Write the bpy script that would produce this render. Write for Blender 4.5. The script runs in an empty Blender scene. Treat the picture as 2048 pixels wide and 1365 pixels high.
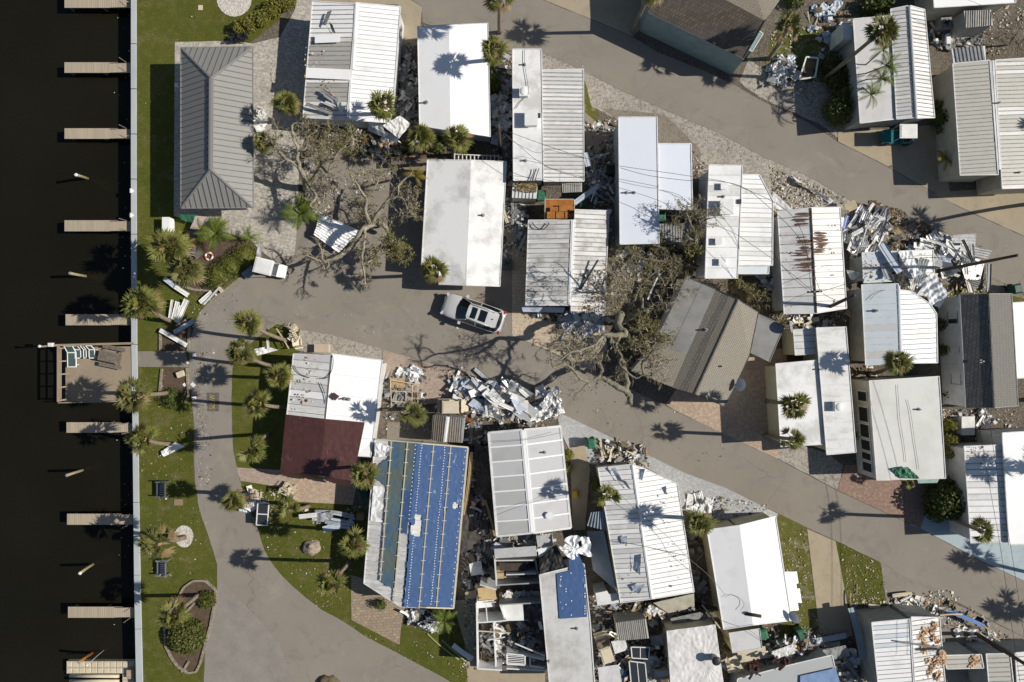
import bpy, math, random
from mathutils import Vector, Matrix, noise
D=bpy.data; SC=bpy.context.scene; COL=SC.collection
R=math.radians
# ---------------------------------------------------------------- camera, light, exposure
H=52.0; F=1352.0                      # drone height (m), focal length in photo pixels
cam=D.objects.new('drone_camera',D.cameras.new('drone_camera')); COL.objects.link(cam)
cam.location=(0,0,H); cam.data.sensor_width=36; cam.data.lens=36*F/2048
cam.data.clip_start=.5; cam.data.clip_end=2000; SC.camera=cam
SUN_EL=37.0; SUN_ROT=88.3
w=D.worlds.new('World'); SC.world=w; w.use_nodes=True
nt=w.node_tree; sky=nt.nodes.new('ShaderNodeTexSky'); sky.sky_type='NISHITA'; sky.sun_disc=False
sky.sun_elevation=R(SUN_EL); sky.sun_rotation=R(SUN_ROT); sky.air_density=1; sky.dust_density=.6
nt.links.new(sky.outputs[0],nt.nodes['Background'].inputs[0]); nt.nodes['Background'].inputs[1].default_value=.058
sl=D.lights.new('sun','SUN'); sl.energy=4.6; sl.angle=R(.53); sl.color=(1,.945,.86)
so=D.objects.new('sun',sl); COL.objects.link(so)
sd=Vector((math.sin(R(SUN_ROT))*math.cos(R(SUN_EL)),math.cos(R(SUN_ROT))*math.cos(R(SUN_EL)),math.sin(R(SUN_EL))))
so.rotation_euler=(-sd).to_track_quat('-Z','Y').to_euler(); so.location=(60,0,60)
SC.view_settings.view_transform='Standard'; SC.view_settings.look='None'; SC.view_settings.gamma=1
SC.view_settings.exposure=.18
SC.cycles.max_bounces=6; SC.cycles.diffuse_bounces=3

def P(x,y,z=0.0):
    k=(H-z)/F
    return Vector(((x-1024)*k,(682.5-y)*k,z))
rnd=random.Random(7)
def U(a,b): return rnd.uniform(a,b)
# ---------------------------------------------------------------- objects
ORG={}
def tag(o,label=None,cat=None,group=None,kind=None):
    if label: o['label']=label
    if cat: o['category']=cat
    if group: o['group']=group
    if kind: o['kind']=kind
    return o
def thing(name,label,cat,loc,group=None,rz=0):
    o=D.objects.new(name,None); COL.objects.link(o); o.location=loc; o.rotation_euler=(0,0,rz)
    o.empty_display_size=.2; ORG[o.name]=Vector(loc)
    return tag(o,label,cat,group)
class MB:
    def __init__(s): s.v=[];s.f=[];s.m=[];s.mats=[]
    def mi(s,m):
        if m not in s.mats: s.mats.append(m)
        return s.mats.index(m)
    def face(s,pts,m):
        n=len(s.v); s.v+=[Vector(p) for p in pts]; s.f.append(tuple(range(n,n+len(pts)))); s.m.append(s.mi(m))
    def grid(s,verts,faces,m):
        n=len(s.v); s.v+=[Vector(p) for p in verts]; k=s.mi(m)
        for f in faces: s.f.append(tuple(i+n for i in f)); s.m.append(k)
    def box(s,c,size,m,rz=0,rx=0,ry=0):
        M=Matrix.Translation(Vector(c))@Matrix.Rotation(rz,4,'Z')@Matrix.Rotation(ry,4,'Y')@Matrix.Rotation(rx,4,'X')
        a,b,d=[q/2 for q in size]
        vs=[M@Vector((x,y,z)) for z in(-d,d) for y in(-b,b) for x in(-a,a)]
        s.grid(vs,[(0,2,3,1),(4,5,7,6),(0,1,5,4),(2,6,7,3),(0,4,6,2),(1,3,7,5)],m)
    def bar(s,a,b,wd,ht,m,up=None):
        a=Vector(a);b=Vector(b);d=(b-a)
        if d.length<1e-4: return
        d.normalize(); u=up or Vector((0,0,1))
        sd_=d.cross(u)
        if sd_.length<1e-3: sd_=Vector((1,0,0))
        sd_.normalize(); u=sd_.cross(d)
        vs=[]
        for p in(a,b):
            for i,j in((-1,0),(1,0),(1,1),(-1,1)): vs.append(p+sd_*(i*wd/2)+u*(j*ht))
        s.grid(vs,[(0,1,2,3),(7,6,5,4),(0,4,5,1),(1,5,6,2),(2,6,7,3),(3,7,4,0)],m)
    def prism(s,top,zb,m,ms=None,cap=True):
        top=[Vector(p) for p in top]
        bot=[Vector((p.x,p.y,zb if not callable(zb) else zb(p))) for p in top]
        n=len(top)
        ar=sum(top[i].x*top[(i+1)%n].y-top[(i+1)%n].x*top[i].y for i in range(n))
        if ar<0: top.reverse(); bot.reverse()
        s.face(top,m)
        if cap: s.face(bot[::-1],ms or m)
        for i in range(n):
            j=(i+1)%n; s.face([bot[i],bot[j],top[j],top[i]],ms or m)
    def tube(s,pts,rs,m,n=6,cap=True):
        pts=[Vector(p) for p in pts]
        if not hasattr(rs,'__len__'): rs=[rs]*len(pts)
        vs=[];fs=[];ref=None
        for i,p in enumerate(pts):
            d=(pts[min(i+1,len(pts)-1)]-pts[max(i-1,0)])
            if d.length<1e-6: d=Vector((0,0,1))
            d.normalize()
            if ref is None: ref=Vector((1,0,0)) if abs(d.x)<.8 else Vector((0,1,0))
            a=(ref-d*ref.dot(d)).normalized(); b=d.cross(a); ref=a
            for k in range(n):
                t=2*math.pi*k/n; vs.append(p+(a*math.cos(t)+b*math.sin(t))*rs[i])
        for i in range(len(pts)-1):
            for k in range(n):
                fs.append((i*n+k,i*n+(k+1)%n,(i+1)*n+(k+1)%n,(i+1)*n+k))
        if cap: fs+= [tuple(range(n))[::-1],tuple((len(pts)-1)*n+k for k in range(n))]
        s.grid(vs,fs,m)
    def cyl(s,c,r,h,m,n=12,r2=None):
        c=Vector(c); s.tube([c,c+Vector((0,0,h))],[r,r if r2 is None else r2],m,n)
    def dome(s,c,rx,ry,rz,m,n=12,k=4,full=False,jit=0):
        vs=[];fs=[];lo=-math.pi/2 if full else 0
        for i in range(k+1):
            t=lo+(math.pi/2-lo)*i/k
            for j in range(n):
                a=2*math.pi*j/n; q=1+(U(-jit,jit) if jit else 0)
                vs.append(Vector(c)+Vector((rx*math.cos(t)*math.cos(a)*q,ry*math.cos(t)*math.sin(a)*q,rz*math.sin(t)*q)))
        for i in range(k):
            for j in range(n): fs.append((i*n+j,i*n+(j+1)%n,(i+1)*n+(j+1)%n,(i+1)*n+j))
        s.grid(vs,fs,m)
    def build(s,name,parent=None,smooth=False,org=None):
        if not s.v: return None
        if parent is not None: o0=ORG[parent.name]
        elif org is not None: o0=Vector(org)
        else:
            xs=[p.x for p in s.v];ys=[p.y for p in s.v]
            o0=Vector(((min(xs)+max(xs))/2,(min(ys)+max(ys))/2,min(p.z for p in s.v)))
        me=D.meshes.new(name); me.from_pydata([p-o0 for p in s.v],[],s.f)
        for m in s.mats: me.materials.append(m)
        me.polygons.foreach_set('material_index',s.m)
        if smooth: me.polygons.foreach_set('use_smooth',[True]*len(s.f))
        me.update()
        o=D.objects.new(name,me); COL.objects.link(o)
        if parent is not None: o.parent=parent
        else: o.location=o0
        ORG[o.name]=o0
        return o
def kids(o): return [c for c in D.objects if c.parent==o]
def copy_tree(o,ch,loc,rz,label=None,scale=1,tilt=(0,0)):
    c=o.copy(); COL.objects.link(c); c.location=loc; c.rotation_euler=(tilt[0],tilt[1],rz); c.scale=(scale,)*3 if not hasattr(scale,'__len__') else scale
    if label: c['label']=label
    for k in ch:
        d=k.copy(); COL.objects.link(d); d.parent=c
    return c
# ---------------------------------------------------------------- materials
def srgb(r,g,b):
    f=lambda c:(c/255/12.92 if c/255<=.04045 else ((c/255+.055)/1.055)**2.4)
    return (f(r),f(g),f(b))
class NT:
    def __init__(s,name,rough=.8,metal=0,spec=.3):
        m=s.m=D.materials.new(name); m.use_nodes=True; s.t=m.node_tree; s.b=s.t.nodes['Principled BSDF']
        s.b.inputs['Roughness'].default_value=rough; s.b.inputs['Metallic'].default_value=metal
        s.b.inputs['Specular IOR Level'].default_value=spec
        s.geo=s.t.nodes.new('ShaderNodeNewGeometry'); s.pos=s.geo.outputs['Position']
    def n(s,k,**kw):
        x=s.t.nodes.new(k)
        for a,b in kw.items(): setattr(x,a,b)
        return x
    def link(s,a,b): s.t.links.new(a,b)
    def mapped(s,scale=(1,1,1),rot=0,loc=(0,0,0)):
        x=s.n('ShaderNodeMapping'); x.inputs['Scale'].default_value=scale; x.inputs['Rotation'].default_value=(0,0,rot); x.inputs['Location'].default_value=loc
        s.link(s.pos,x.inputs['Vector']); return x.outputs[0]
    def noise(s,scale,detail=4,rough=.55,vec=None,dist=0):
        x=s.n('ShaderNodeTexNoise'); x.inputs['Scale'].default_value=scale; x.inputs['Detail'].default_value=detail
        x.inputs['Roughness'].default_value=rough; x.inputs['Distortion'].default_value=dist
        s.link(vec or s.pos,x.inputs['Vector']); return x.outputs['Fac']
    def ramp(s,fac,lo,hi):
        x=s.n('ShaderNodeMapRange'); x.inputs['From Min'].default_value=lo; x.inputs['From Max'].default_value=hi
        x.clamp=True; s.link(fac,x.inputs['Value']); return x.outputs['Result']
    def mix(s,fac,a,b):
        x=s.n('ShaderNodeMix',data_type='RGBA')
        if isinstance(fac,(int,float)): x.inputs[0].default_value=fac
        else: s.link(fac,x.inputs[0])
        for v,i in((a,6),(b,7)):
            if isinstance(v,tuple): x.inputs[i].default_value=(*v,1) if len(v)==3 else v
            else: s.link(v,x.inputs[i])
        return x.outputs[2]
    def mul(s,a,b):
        x=s.n('ShaderNodeMath',operation='MULTIPLY')
        for v,i in((a,0),(b,1)):
            if isinstance(v,(int,float)): x.inputs[i].default_value=v
            else: s.link(v,x.inputs[i])
        return x.outputs[0]
    def col(s,c):
        if isinstance(c,tuple): s.b.inputs['Base Color'].default_value=(*c,1)
        else: s.link(c,s.b.inputs['Base Color'])
    def bump(s,h,st=.3,dist=.05):
        x=s.n('ShaderNodeBump'); x.inputs['Strength'].default_value=st; x.inputs['Distance'].default_value=dist
        s.link(h,x.inputs['Height']); s.link(x.outputs[0],s.b.inputs['Normal'])
def M_noise(name,c1,c2,scale=2,lo=.35,hi=.65,c3=None,s3=12,lo3=.55,hi3=.7,rough=.8,metal=0,spec=.3,bump=0,bs=None,detail=5):
    k=NT(name,rough,metal,spec)
    c=k.mix(k.ramp(k.noise(scale,detail),lo,hi),c1,c2)
    if c3: c=k.mix(k.ramp(k.noise(s3,4,.6),lo3,hi3),c,c3)
    k.col(c)
    if bump: k.bump(k.noise(bs or scale*6,4),bump)
    return k.m
def g(v,t=(1,1,1)): return (v*t[0],v*t[1],v*t[2])
# ---------------------------------------------------------------- materials of the place
k=NT('canal_water',.2,0,.22); k.col(k.mix(k.ramp(k.noise(.08,3),.3,.7),(.0085,.0080,.0046),(.0125,.0112,.0062))); k.bump(k.noise(1.6,4,.6,vec=k.mapped((1,2.2,1))),.22,.12); M_water=k.m
k=NT('asphalt',.9,0,.2)
c=k.mix(k.ramp(k.noise(.22,5,.6),.3,.7),(.198,.174,.144),(.255,.225,.188))
c=k.mix(k.mul(k.ramp(k.noise(.55,6,.72,dist=.8),.53,.68),.8),c,(.145,.13,.112))
c=k.mix(k.mul(k.ramp(k.noise(.31,6,.75,dist=.4,vec=k.mapped(loc=(31,7,0))),.56,.68),.7),c,(.31,.275,.225))
c=k.mix(k.mul(k.ramp(k.noise(1,4,.6,vec=k.mapped((.25,3,1),R(26))),.6,.72),.3),c,(.16,.145,.128))
c=k.mix(k.mul(k.ramp(k.noise(1.9,2,.4,vec=k.mapped(loc=(5,17,0))),.74,.80),.6),c,(.09,.082,.075))
c=k.mix(k.ramp(k.noise(38,2,.8),.35,.75),c,(.285,.255,.215))
v=k.n('ShaderNodeTexVoronoi',feature='DISTANCE_TO_EDGE'); v.inputs['Scale'].default_value=.16
nz=k.n('ShaderNodeTexNoise'); nz.inputs['Scale'].default_value=.9; nz.inputs['Detail'].default_value=5; k.link(k.pos,nz.inputs['Vector'])
ad=k.n('ShaderNodeMix',data_type='RGBA',blend_type='ADD'); ad.inputs[0].default_value=1.6; k.link(k.pos,ad.inputs[6]); k.link(nz.outputs['Color'],ad.inputs[7]); k.link(ad.outputs[2],v.inputs['Vector'])
cr=k.ramp(v.outputs['Distance'],.008,.003)
c=k.mix(k.mul(cr,k.mul(k.ramp(k.noise(.13,2),.52,.62),.28)),c,(.1,.09,.08))
k.col(c); k.bump(k.noise(45,2),.15,.02); M_asph=k.m
M_asph_old=M_noise('weathered_asphalt',(.20,.18,.158),(.265,.24,.21),.9,.3,.7,(.36,.33,.29),26,.5,.75,.9,bump=.2,bs=40)
k=NT('lawn_grass',.95,0,.1)
c=k.mix(k.ramp(k.noise(.35,5,.6),.3,.7),(.082,.098,.016),(.13,.132,.025))
c=k.mix(k.ramp(k.noise(1.6,5,.65),.5,.75),c,(.165,.148,.042))
c=k.mix(k.mul(k.ramp(k.noise(.75,6,.72),.53,.68),.7),c,(.215,.172,.095))
c=k.mix(k.ramp(k.noise(9,4,.75),.42,.72),c,(.05,.062,.012))
k.col(c); k.bump(k.noise(30,4,.8),.7,.06); M_grass=k.m
k=NT('lawn_grass_patchy',.95,0,.1)
c=k.mix(k.ramp(k.noise(.9,5,.6),.3,.7),(.105,.115,.022),(.16,.15,.045))
c=k.mix(k.ramp(k.noise(1.3,6,.7),.52,.64),c,(.32,.28,.21))
c=k.mix(k.ramp(k.noise(11,4,.75),.45,.75),c,(.055,.062,.014))
k.col(c); k.bump(k.noise(30,4,.8),.7,.06); M_grass2=k.m
def gravel(name,a,b,d,sc=9,lo=.45,hi=.7,patch=.8):
    k=NT(name,.95,0,.15); v=k.n('ShaderNodeTexVoronoi'); v.inputs['Scale'].default_value=sc; k.link(k.pos,v.inputs['Vector'])
    c=k.mix(k.ramp(k.noise(patch,5,.65),.35,.65),a,b)
    sp=k.n('ShaderNodeSeparateColor'); k.link(v.outputs['Color'],sp.inputs[0])
    c=k.mix(k.ramp(sp.outputs[0],.55,.95),c,d)
    c=k.mix(k.ramp(k.noise(4,6,.75),lo,hi),c,g(.13,(1,.9,.78)))
    k.col(c); k.bump(v.outputs['Distance'],.6,.05); return k.m
M_gravel=gravel('shell_gravel',(.43,.39,.33),(.32,.285,.24),(.53,.49,.43),22,.46,.7,.7)
M_gravel2=gravel('pale_gravel',(.55,.50,.45),(.42,.38,.33),(.7,.66,.6),12,.6,.8)
M_dirt=gravel('littered_dirt',(.155,.13,.10),(.085,.07,.052),(.22,.19,.15),14,.45,.75,.6)
M_sandy=gravel('sandy_dirt',(.28,.24,.185),(.20,.17,.13),(.33,.29,.235),24,.5,.75,.5)
M_mulch=M_noise('brown_mulch',(.085,.058,.038),(.13,.092,.062),3,.35,.65,(.05,.034,.022),25,.5,.7,.95,bump=.5,bs=30)
def concrete(name,a,b,joint=None,rot=0):
    k=NT(name,.9,0,.2); c=k.mix(k.ramp(k.noise(.4,6,.6),.3,.7),a,b)
    c=k.mix(k.mul(k.ramp(k.noise(1.7,6,.7),.52,.75),.5),c,g(b[0]*.55,(1,.95,.86)))
    k.col(c); k.bump(k.noise(30,3),.12,.02); return k.m
M_conc=concrete('driveway_concrete',(.40,.335,.235),(.335,.28,.195))
M_conc2=concrete('grey_concrete',(.27,.238,.198),(.22,.195,.16))
M_concb=concrete('blue_painted_concrete',(.40,.475,.50),(.34,.41,.44))
k=NT('seawall_concrete',.85,0,.25)
c=k.mix(k.ramp(k.noise(.5,5,.6),.3,.7),(.45,.475,.48),(.37,.40,.41)); sx=k.n('ShaderNodeSeparateXYZ'); k.link(k.pos,sx.inputs[0])
c=k.mix(k.mul(k.ramp(k.noise(.9,4,.6,dist=1),.62,.74),k.ramp(sx.outputs[1],21.5,24)),c,(.33,.15,.05))
k.col(c); k.bump(k.noise(18,3),.15,.02); M_seawall=k.m
def paver(name,cols,mort,w=.22,h=.11,rot=0,blot=.5,blot_c=(.12,.11,.1)):
    k=NT(name,.9,0,.2); b=k.n('ShaderNodeTexBrick'); b.inputs['Scale'].default_value=1; b.inputs['Brick Width'].default_value=w; b.inputs['Row Height'].default_value=h
    b.inputs['Mortar Size'].default_value=.012; b.inputs['Color1'].default_value=(*cols[0],1); b.inputs['Color2'].default_value=(*cols[1],1); b.inputs['Mortar'].default_value=(*mort,1)
    k.link(k.mapped(rot=rot),b.inputs['Vector'])
    c=k.mix(k.ramp(k.noise(4.5,3,.7),.45,.65),b.outputs['Color'],cols[2])
    c=k.mix(k.mul(k.ramp(k.noise(.7,5,.65),.48,.7),blot),c,blot_c)
    k.col(c); k.bump(b.outputs['Fac'],-.3,.02); return k.m
M_pav_grey=paver('grey_pavers',((.42,.385,.33),(.33,.305,.265),(.54,.50,.42)),(.22,.2,.18),.33,.24,R(12),.5,(.25,.235,.215))
M_pav_blue=paver('pale_blue_pavers',((.40,.41,.41),(.35,.36,.365),(.46,.465,.46)),(.27,.27,.265),.24,.16,R(-26),.5,(.31,.30,.285))
M_pav_beige=paver('beige_pavers',((.50,.41,.30),(.44,.355,.26),(.55,.46,.35)),(.25,.2,.15),.26,.26,R(3),.3,(.38,.31,.23))
M_pav_orange=paver('orange_brick_pavers',((.44,.325,.235),(.37,.275,.20),(.50,.40,.30)),(.28,.215,.16),.22,.13,R(-28),.5,(.33,.265,.205))
M_pav_red=paver('red_brick_pavers',((.29,.185,.14),(.25,.165,.125),(.34,.24,.185)),(.18,.125,.1),.22,.11,R(3),.5,(.22,.165,.13))
M_pav_tan=paver('tan_pavers',((.31,.24,.175),(.40,.31,.21),(.235,.185,.14)),(.15,.12,.09),.34,.22,R(-4),.3,(.2,.16,.12))
M_pav_pink=paver('pinkish_pavers',((.40,.31,.25),(.35,.27,.215),(.43,.34,.28)),(.25,.2,.16),.22,.12,R(5),.35,(.28,.225,.18))
# roofs
def M_roof(name,base,dirt,amt=.35,scale=1.2,rough=.45,streak=None,spots=True,lo=.5,hi=.75):
    k=NT(name,rough,0,.35)
    c=k.mix(k.mul(k.ramp(k.noise(scale,6,.65),lo,hi),amt),base,dirt)
    if streak: c=k.mix(k.mul(k.ramp(k.noise(1,5,.6,vec=k.mapped(streak)),.5,.75),amt),c,dirt)
    if spots: c=k.mix(k.mul(k.ramp(k.noise(14,3,.7),.66,.78),.45),c,g(dirt[0]*.6,(1,.92,.82)))
    k.col(c); k.bump(k.noise(1.4,3),.12,.06); return k.m
W1=M_roof('white_metal_roof',(.80,.80,.79),(.55,.53,.50),.5,.8)
W2=M_roof('bright_white_roof',(.85,.85,.84),(.70,.69,.67),.4,.5,spots=False)
W3=M_roof('weathered_white_roof',(.68,.68,.66),(.42,.40,.365),.7,1.0,streak=(.5,3,1))
W4=M_roof('dirt_and_dapple_roof',(.62,.62,.60),(.29,.27,.245),.75,.9,streak=(.35,3.5,1),lo=.45,hi=.65)  # blotches mix dirt with tree-shadow dapple painted into the colour
G1=M_roof('pale_grey_metal_roof',(.46,.46,.45),(.36,.35,.33),.5,1)
G2=M_roof('grey_white_metal_roof',(.56,.56,.555),(.42,.41,.39),.5,1)
BLW=M_roof('bluish_white_roof',(.66,.70,.77),(.58,.62,.70),.4,.4,spots=False)
BLW2=M_roof('pale_blue_metal_roof',(.58,.635,.67),(.46,.50,.53),.5,.9)
BEI=M_roof('greenish_beige_metal_roof',(.46,.45,.40),(.36,.35,.305),.5,.9)
STAND=M_roof('grey_standing_seam',(.235,.231,.215),(.21,.207,.193),.4,.6,.4,spots=False)
SEAM=M_noise('seam_shadow_line',(.33,.32,.30),(.20,.19,.175),3)  # seam tones: shadow lines between roof pans put into the colour
SEAMW=M_noise('white_seam',(.62,.62,.60),(.42,.41,.39),3)
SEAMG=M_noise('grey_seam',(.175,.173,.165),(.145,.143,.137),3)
TRIMW=M_noise('white_trim',(.72,.72,.70),(.58,.57,.55),2)
TRIMD=M_noise('dark_trim',(.06,.06,.065),(.1,.1,.1),2)
GUTT=M_noise('old_gutter',(.30,.28,.25),(.16,.145,.13),4)
MEM=M_roof('white_membrane_roof',(.76,.76,.745),(.46,.45,.425),.7,.5,.6,lo=.47,hi=.62)
MEM2=M_roof('stained_membrane_roof',(.56,.555,.535),(.36,.345,.315),.8,.9,.7,lo=.4,hi=.66)
FLAT=M_roof('grey_rolled_roofing',(.255,.252,.24),(.17,.166,.157),.8,.7,.85,lo=.42,hi=.66)
RUSTW=None
k=NT('rusty_white_roof',.55,0,.3)
c=k.mix(k.mul(k.ramp(k.noise(1,6,.65),.5,.75),.5),(.72,.71,.68),(.45,.43,.40))
k.col(c); RUSTW=k.m
RUST=M_noise('rust',(.13,.065,.045),(.075,.042,.032),3,.35,.65,(.24,.15,.105),9,.5,.7)
def shingles(name,a,b,rot,rowh=.20):
    k=NT(name,.95,0,.1); br=k.n('ShaderNodeTexBrick'); br.inputs['Scale'].default_value=1; br.inputs['Brick Width'].default_value=.3; br.inputs['Row Height'].default_value=rowh
    br.inputs['Mortar Size'].default_value=.012; br.inputs['Color1'].default_value=(*a,1); br.inputs['Color2'].default_value=(*b,1); br.inputs['Mortar'].default_value=(*g(.35*b[0],(1,.95,.9)),1)
    k.link(k.mapped(rot=rot),br.inputs['Vector'])
    c=k.mix(k.mul(k.ramp(k.noise(.8,5,.6),.4,.7),.4),br.outputs['Color'],g(a[0]*.75,(1,.97,.93)))
    c=k.mix(k.mul(k.ramp(k.noise(30,3,.8),.5,.75),.35),c,g(a[0]*1.4))
    k.col(c); k.bump(br.outputs['Fac'],-.5,.03); return k.m
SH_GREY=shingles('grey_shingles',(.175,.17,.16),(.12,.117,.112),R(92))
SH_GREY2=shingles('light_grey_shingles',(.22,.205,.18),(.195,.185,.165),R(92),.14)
SH_TAN=shingles('tan_shingles',(.305,.27,.205),(.275,.243,.185),R(-61.5),.14)
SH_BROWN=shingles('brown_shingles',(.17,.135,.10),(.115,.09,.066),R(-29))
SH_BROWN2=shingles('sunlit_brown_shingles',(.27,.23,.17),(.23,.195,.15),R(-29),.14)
SH_RIB=shingles('tan_lap_shingles',(.245,.215,.172),(.20,.178,.145),R(61.5+57))
# walls and misc paints
WALLW=M_noise('white_siding',(.60,.60,.58),(.48,.475,.45),1.5)
WALLB=M_noise('beige_siding',(.50,.47,.37),(.40,.37,.29),1.5)
WALLG=M_noise('grey_siding',(.33,.34,.33),(.25,.26,.25),1.5)
WALLT=M_noise('teal_wall',(.25,.335,.33),(.2,.28,.28),1.5)
WALLBL=M_noise('bluegrey_wall',(.25,.31,.36),(.2,.25,.29),1.5)
WALLY=M_noise('cream_siding',(.55,.50,.34),(.46,.42,.28),1.5)
GLASS=NT('window_glass',.08,0,.5); GLASS.col((.035,.04,.045)); GLASS=GLASS.m
DARK=M_noise('dark_plastic',(.02,.022,.025),(.04,.042,.045),4,rough=.5)
BLACK=M_noise('black_membrane',(.018,.018,.018),(.04,.038,.035),2,rough=.6)
WHITE=M_noise('white_paint',(.78,.78,.76),(.66,.655,.63),1.2,rough=.5)
ALU=M_noise('raw_aluminium',(.56,.565,.57),(.42,.42,.425),2.5,rough=.35,metal=.35,spec=.5)
BLUEISH=M_noise('bluish_aluminium',(.50,.56,.63),(.42,.47,.54),2,rough=.4)
GREYM=M_noise('grey_metal',(.30,.30,.29),(.2,.2,.195),2.5,rough=.5)
WOOD=M_noise('raw_timber',(.46,.33,.18),(.34,.235,.125),3,.35,.65,(.2,.14,.08),14,.55,.75)
WOODG=M_noise('weathered_wood',(.20,.165,.13),(.135,.11,.088),4)
WOODD=M_noise('dark_wood',(.075,.056,.042),(.045,.034,.026),4)
POLE=M_noise('pole_wood',(.085,.062,.045),(.05,.038,.03),5)
CREAM=M_noise('cream_plastic',(.60,.53,.39),(.52,.455,.335),1.5,rough=.6)
GREEN=M_noise('green_plastic',(.045,.17,.095),(.03,.125,.07),2,rough=.5)
DGREEN=M_noise('dark_green_plastic',(.015,.075,.05),(.011,.055,.036),2,rough=.5)
TEAL=M_noise('teal_paint',(.02,.17,.19),(.015,.13,.15),2,rough=.3)
ORANGE=M_noise('rust_orange',(.40,.165,.035),(.28,.105,.022),2.5,.35,.65,(.16,.06,.02),9,.55,.7)
YELLOW=M_noise('yellow_paint',(.55,.36,.04),(.45,.28,.03),2)
REDP=M_noise('red_plastic',(.4,.03,.03),(.28,.02,.02),2,rough=.4)
BLUEP=M_noise('blue_plastic',(.13,.19,.28),(.09,.14,.22),2,rough=.5)
CLOTH=M_noise('pale_cloth',(.62,.58,.55),(.48,.44,.42),3,rough=.95)
PINKINS=M_noise('insulation',(.62,.42,.26),(.50,.33,.20),3,.35,.65,(.7,.55,.4),9,.5,.7,.95)
BRUSH=M_noise('dry_brush',(.16,.12,.07),(.10,.075,.045),3)
DECK=None
k=NT('dock_boards',.85,0,.2); wv=k.n('ShaderNodeTexWave',bands_direction='X'); wv.inputs['Scale'].default_value=2.2; k.link(k.pos,wv.inputs['Vector'])
c=k.mix(k.ramp(k.noise(1,4,.6,vec=k.mapped((5,.3,1))),.35,.65),(.46,.385,.285),(.375,.315,.235))
c=k.mix(k.mul(k.ramp(wv.outputs['Fac'],.12,.02),.55),c,(.14,.115,.085)); k.col(c); DECK=k.m
k=NT('platform_deck',.85,0,.2); c=k.mix(k.ramp(k.noise(.5,5,.6),.3,.7),(.315,.255,.185),(.26,.208,.15)); c=k.mix(k.mul(k.ramp(k.noise(2,5,.7),.55,.75),.4),c,(.2,.165,.125)); k.col(c); DECK2=k.m
# vegetation
def leafmat(name,a,b,c3,sc=.9):
    k=NT(name,.55,0,.35); oi=k.n('ShaderNodeObjectInfo')
    c=k.mix(k.ramp(k.noise(sc*3,3,.6),.3,.7),a,b); c=k.mix(k.mul(k.ramp(k.noise(7,2,.7),.52,.7),.7),c,c3)
    k.col(c)
    tr=k.n('ShaderNodeBsdfTranslucent'); k.link(c,tr.inputs['Color']); ms=k.n('ShaderNodeMixShader'); ms.inputs[0].default_value=.22
    out=[x for x in k.t.nodes if x.type=='OUTPUT_MATERIAL'][0]
    k.link(k.b.outputs[0],ms.inputs[1]); k.link(tr.outputs[0],ms.inputs[2]); k.link(ms.outputs[0],out.inputs['Surface']); return k.m
LEAF_P=leafmat('palm_fan_leaf',(.18,.185,.04),(.115,.13,.028),(.33,.30,.10))
LEAF_P2=leafmat('palm_fan_leaf_dull',(.155,.155,.042),(.105,.112,.03),(.31,.265,.11))
LEAF_D=leafmat('dead_frond',(.27,.19,.09),(.19,.13,.06),(.33,.25,.13))
LEAF_S=leafmat('feather_leaf',(.15,.20,.026),(.08,.12,.018),(.30,.30,.05))
LEAF_Y=leafmat('yellow_frond',(.30,.22,.03),(.22,.17,.025),(.16,.15,.03))
LEAF_B=leafmat('shrub_leaf',(.085,.11,.018),(.05,.07,.012),(.18,.19,.04))
LEAF_BY=leafmat('yellow_shrub_leaf',(.20,.185,.03),(.10,.107,.018),(.30,.265,.05))
LEAF_O=leafmat('oak_leaf_dull',(.19,.165,.06),(.25,.205,.09),(.14,.135,.035))
LEAF_O2=leafmat('oak_leaf_green',(.15,.15,.035),(.21,.185,.05),(.25,.21,.07))
TRUNK=M_noise('palm_trunk',(.27,.215,.155),(.17,.135,.10),6,bump=.6,bs=14)
BOOT=M_noise('palm_boot',(.33,.19,.09),(.22,.13,.065),6)
BARK=M_noise('oak_bark',(.31,.28,.205),(.19,.165,.12),3,.35,.65,(.40,.37,.28),10,.5,.7,.95,bump=.6,bs=16)
BARK2=M_noise('mossy_oak_bark',(.23,.215,.155),(.12,.108,.08),3,.35,.65,(.33,.32,.24),10,.52,.7,.95,bump=.6,bs=16)
BARKD=M_noise('dark_oak_bark',(.22,.185,.14),(.13,.108,.085),3,bump=.6,bs=16)
TWIG=M_noise('oak_twig',(.36,.315,.24),(.09,.075,.055),4,.4,.6)
STONE=M_noise('edging_stone',(.33,.28,.215),(.2,.17,.135),4,bump=.4)
ROCK=M_noise('coquina_rock',(.40,.33,.245),(.25,.2,.15),3,.35,.65,(.14,.115,.09),10,.5,.7,bump=1,bs=9)
# ---------------------------------------------------------------- the setting: water, ground, roads, lawns, paving
def wob(pts,amp,step=.35,seed=0):
    out=[]
    for i,a in enumerate(pts):
        b=pts[(i+1)%len(pts)]; n=max(1,int((b-a).length/step)) if amp else 1
        for j in range(n):
            p=a.lerp(b,j/n)
            if amp:
                q=Vector((p.x*1.3+seed,p.y*1.3,seed)); q2=q*4
                p=p+Vector((noise.noise(q)+.5*noise.noise(q2),noise.noise(q+Vector((9,3,1)))+.5*noise.noise(q2+Vector((5,5,5))),0))*amp
            out.append(p)
    return out
def tri_fill(name,pts,m,z):
    import mathutils.geometry as gm
    pts=[Vector((p.x,p.y,z)) for p in pts]
    tr=gm.tessellate_polygon([pts])
    mb=MB(); fs=[]
    for t in tr:
        a,b,c=[pts[i] for i in t]
        fs.append(t if (b-a).cross(c-a).z>0 else t[::-1])
    mb.grid(pts,fs,m); return mb.build(name)
LAYER=[0]
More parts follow.
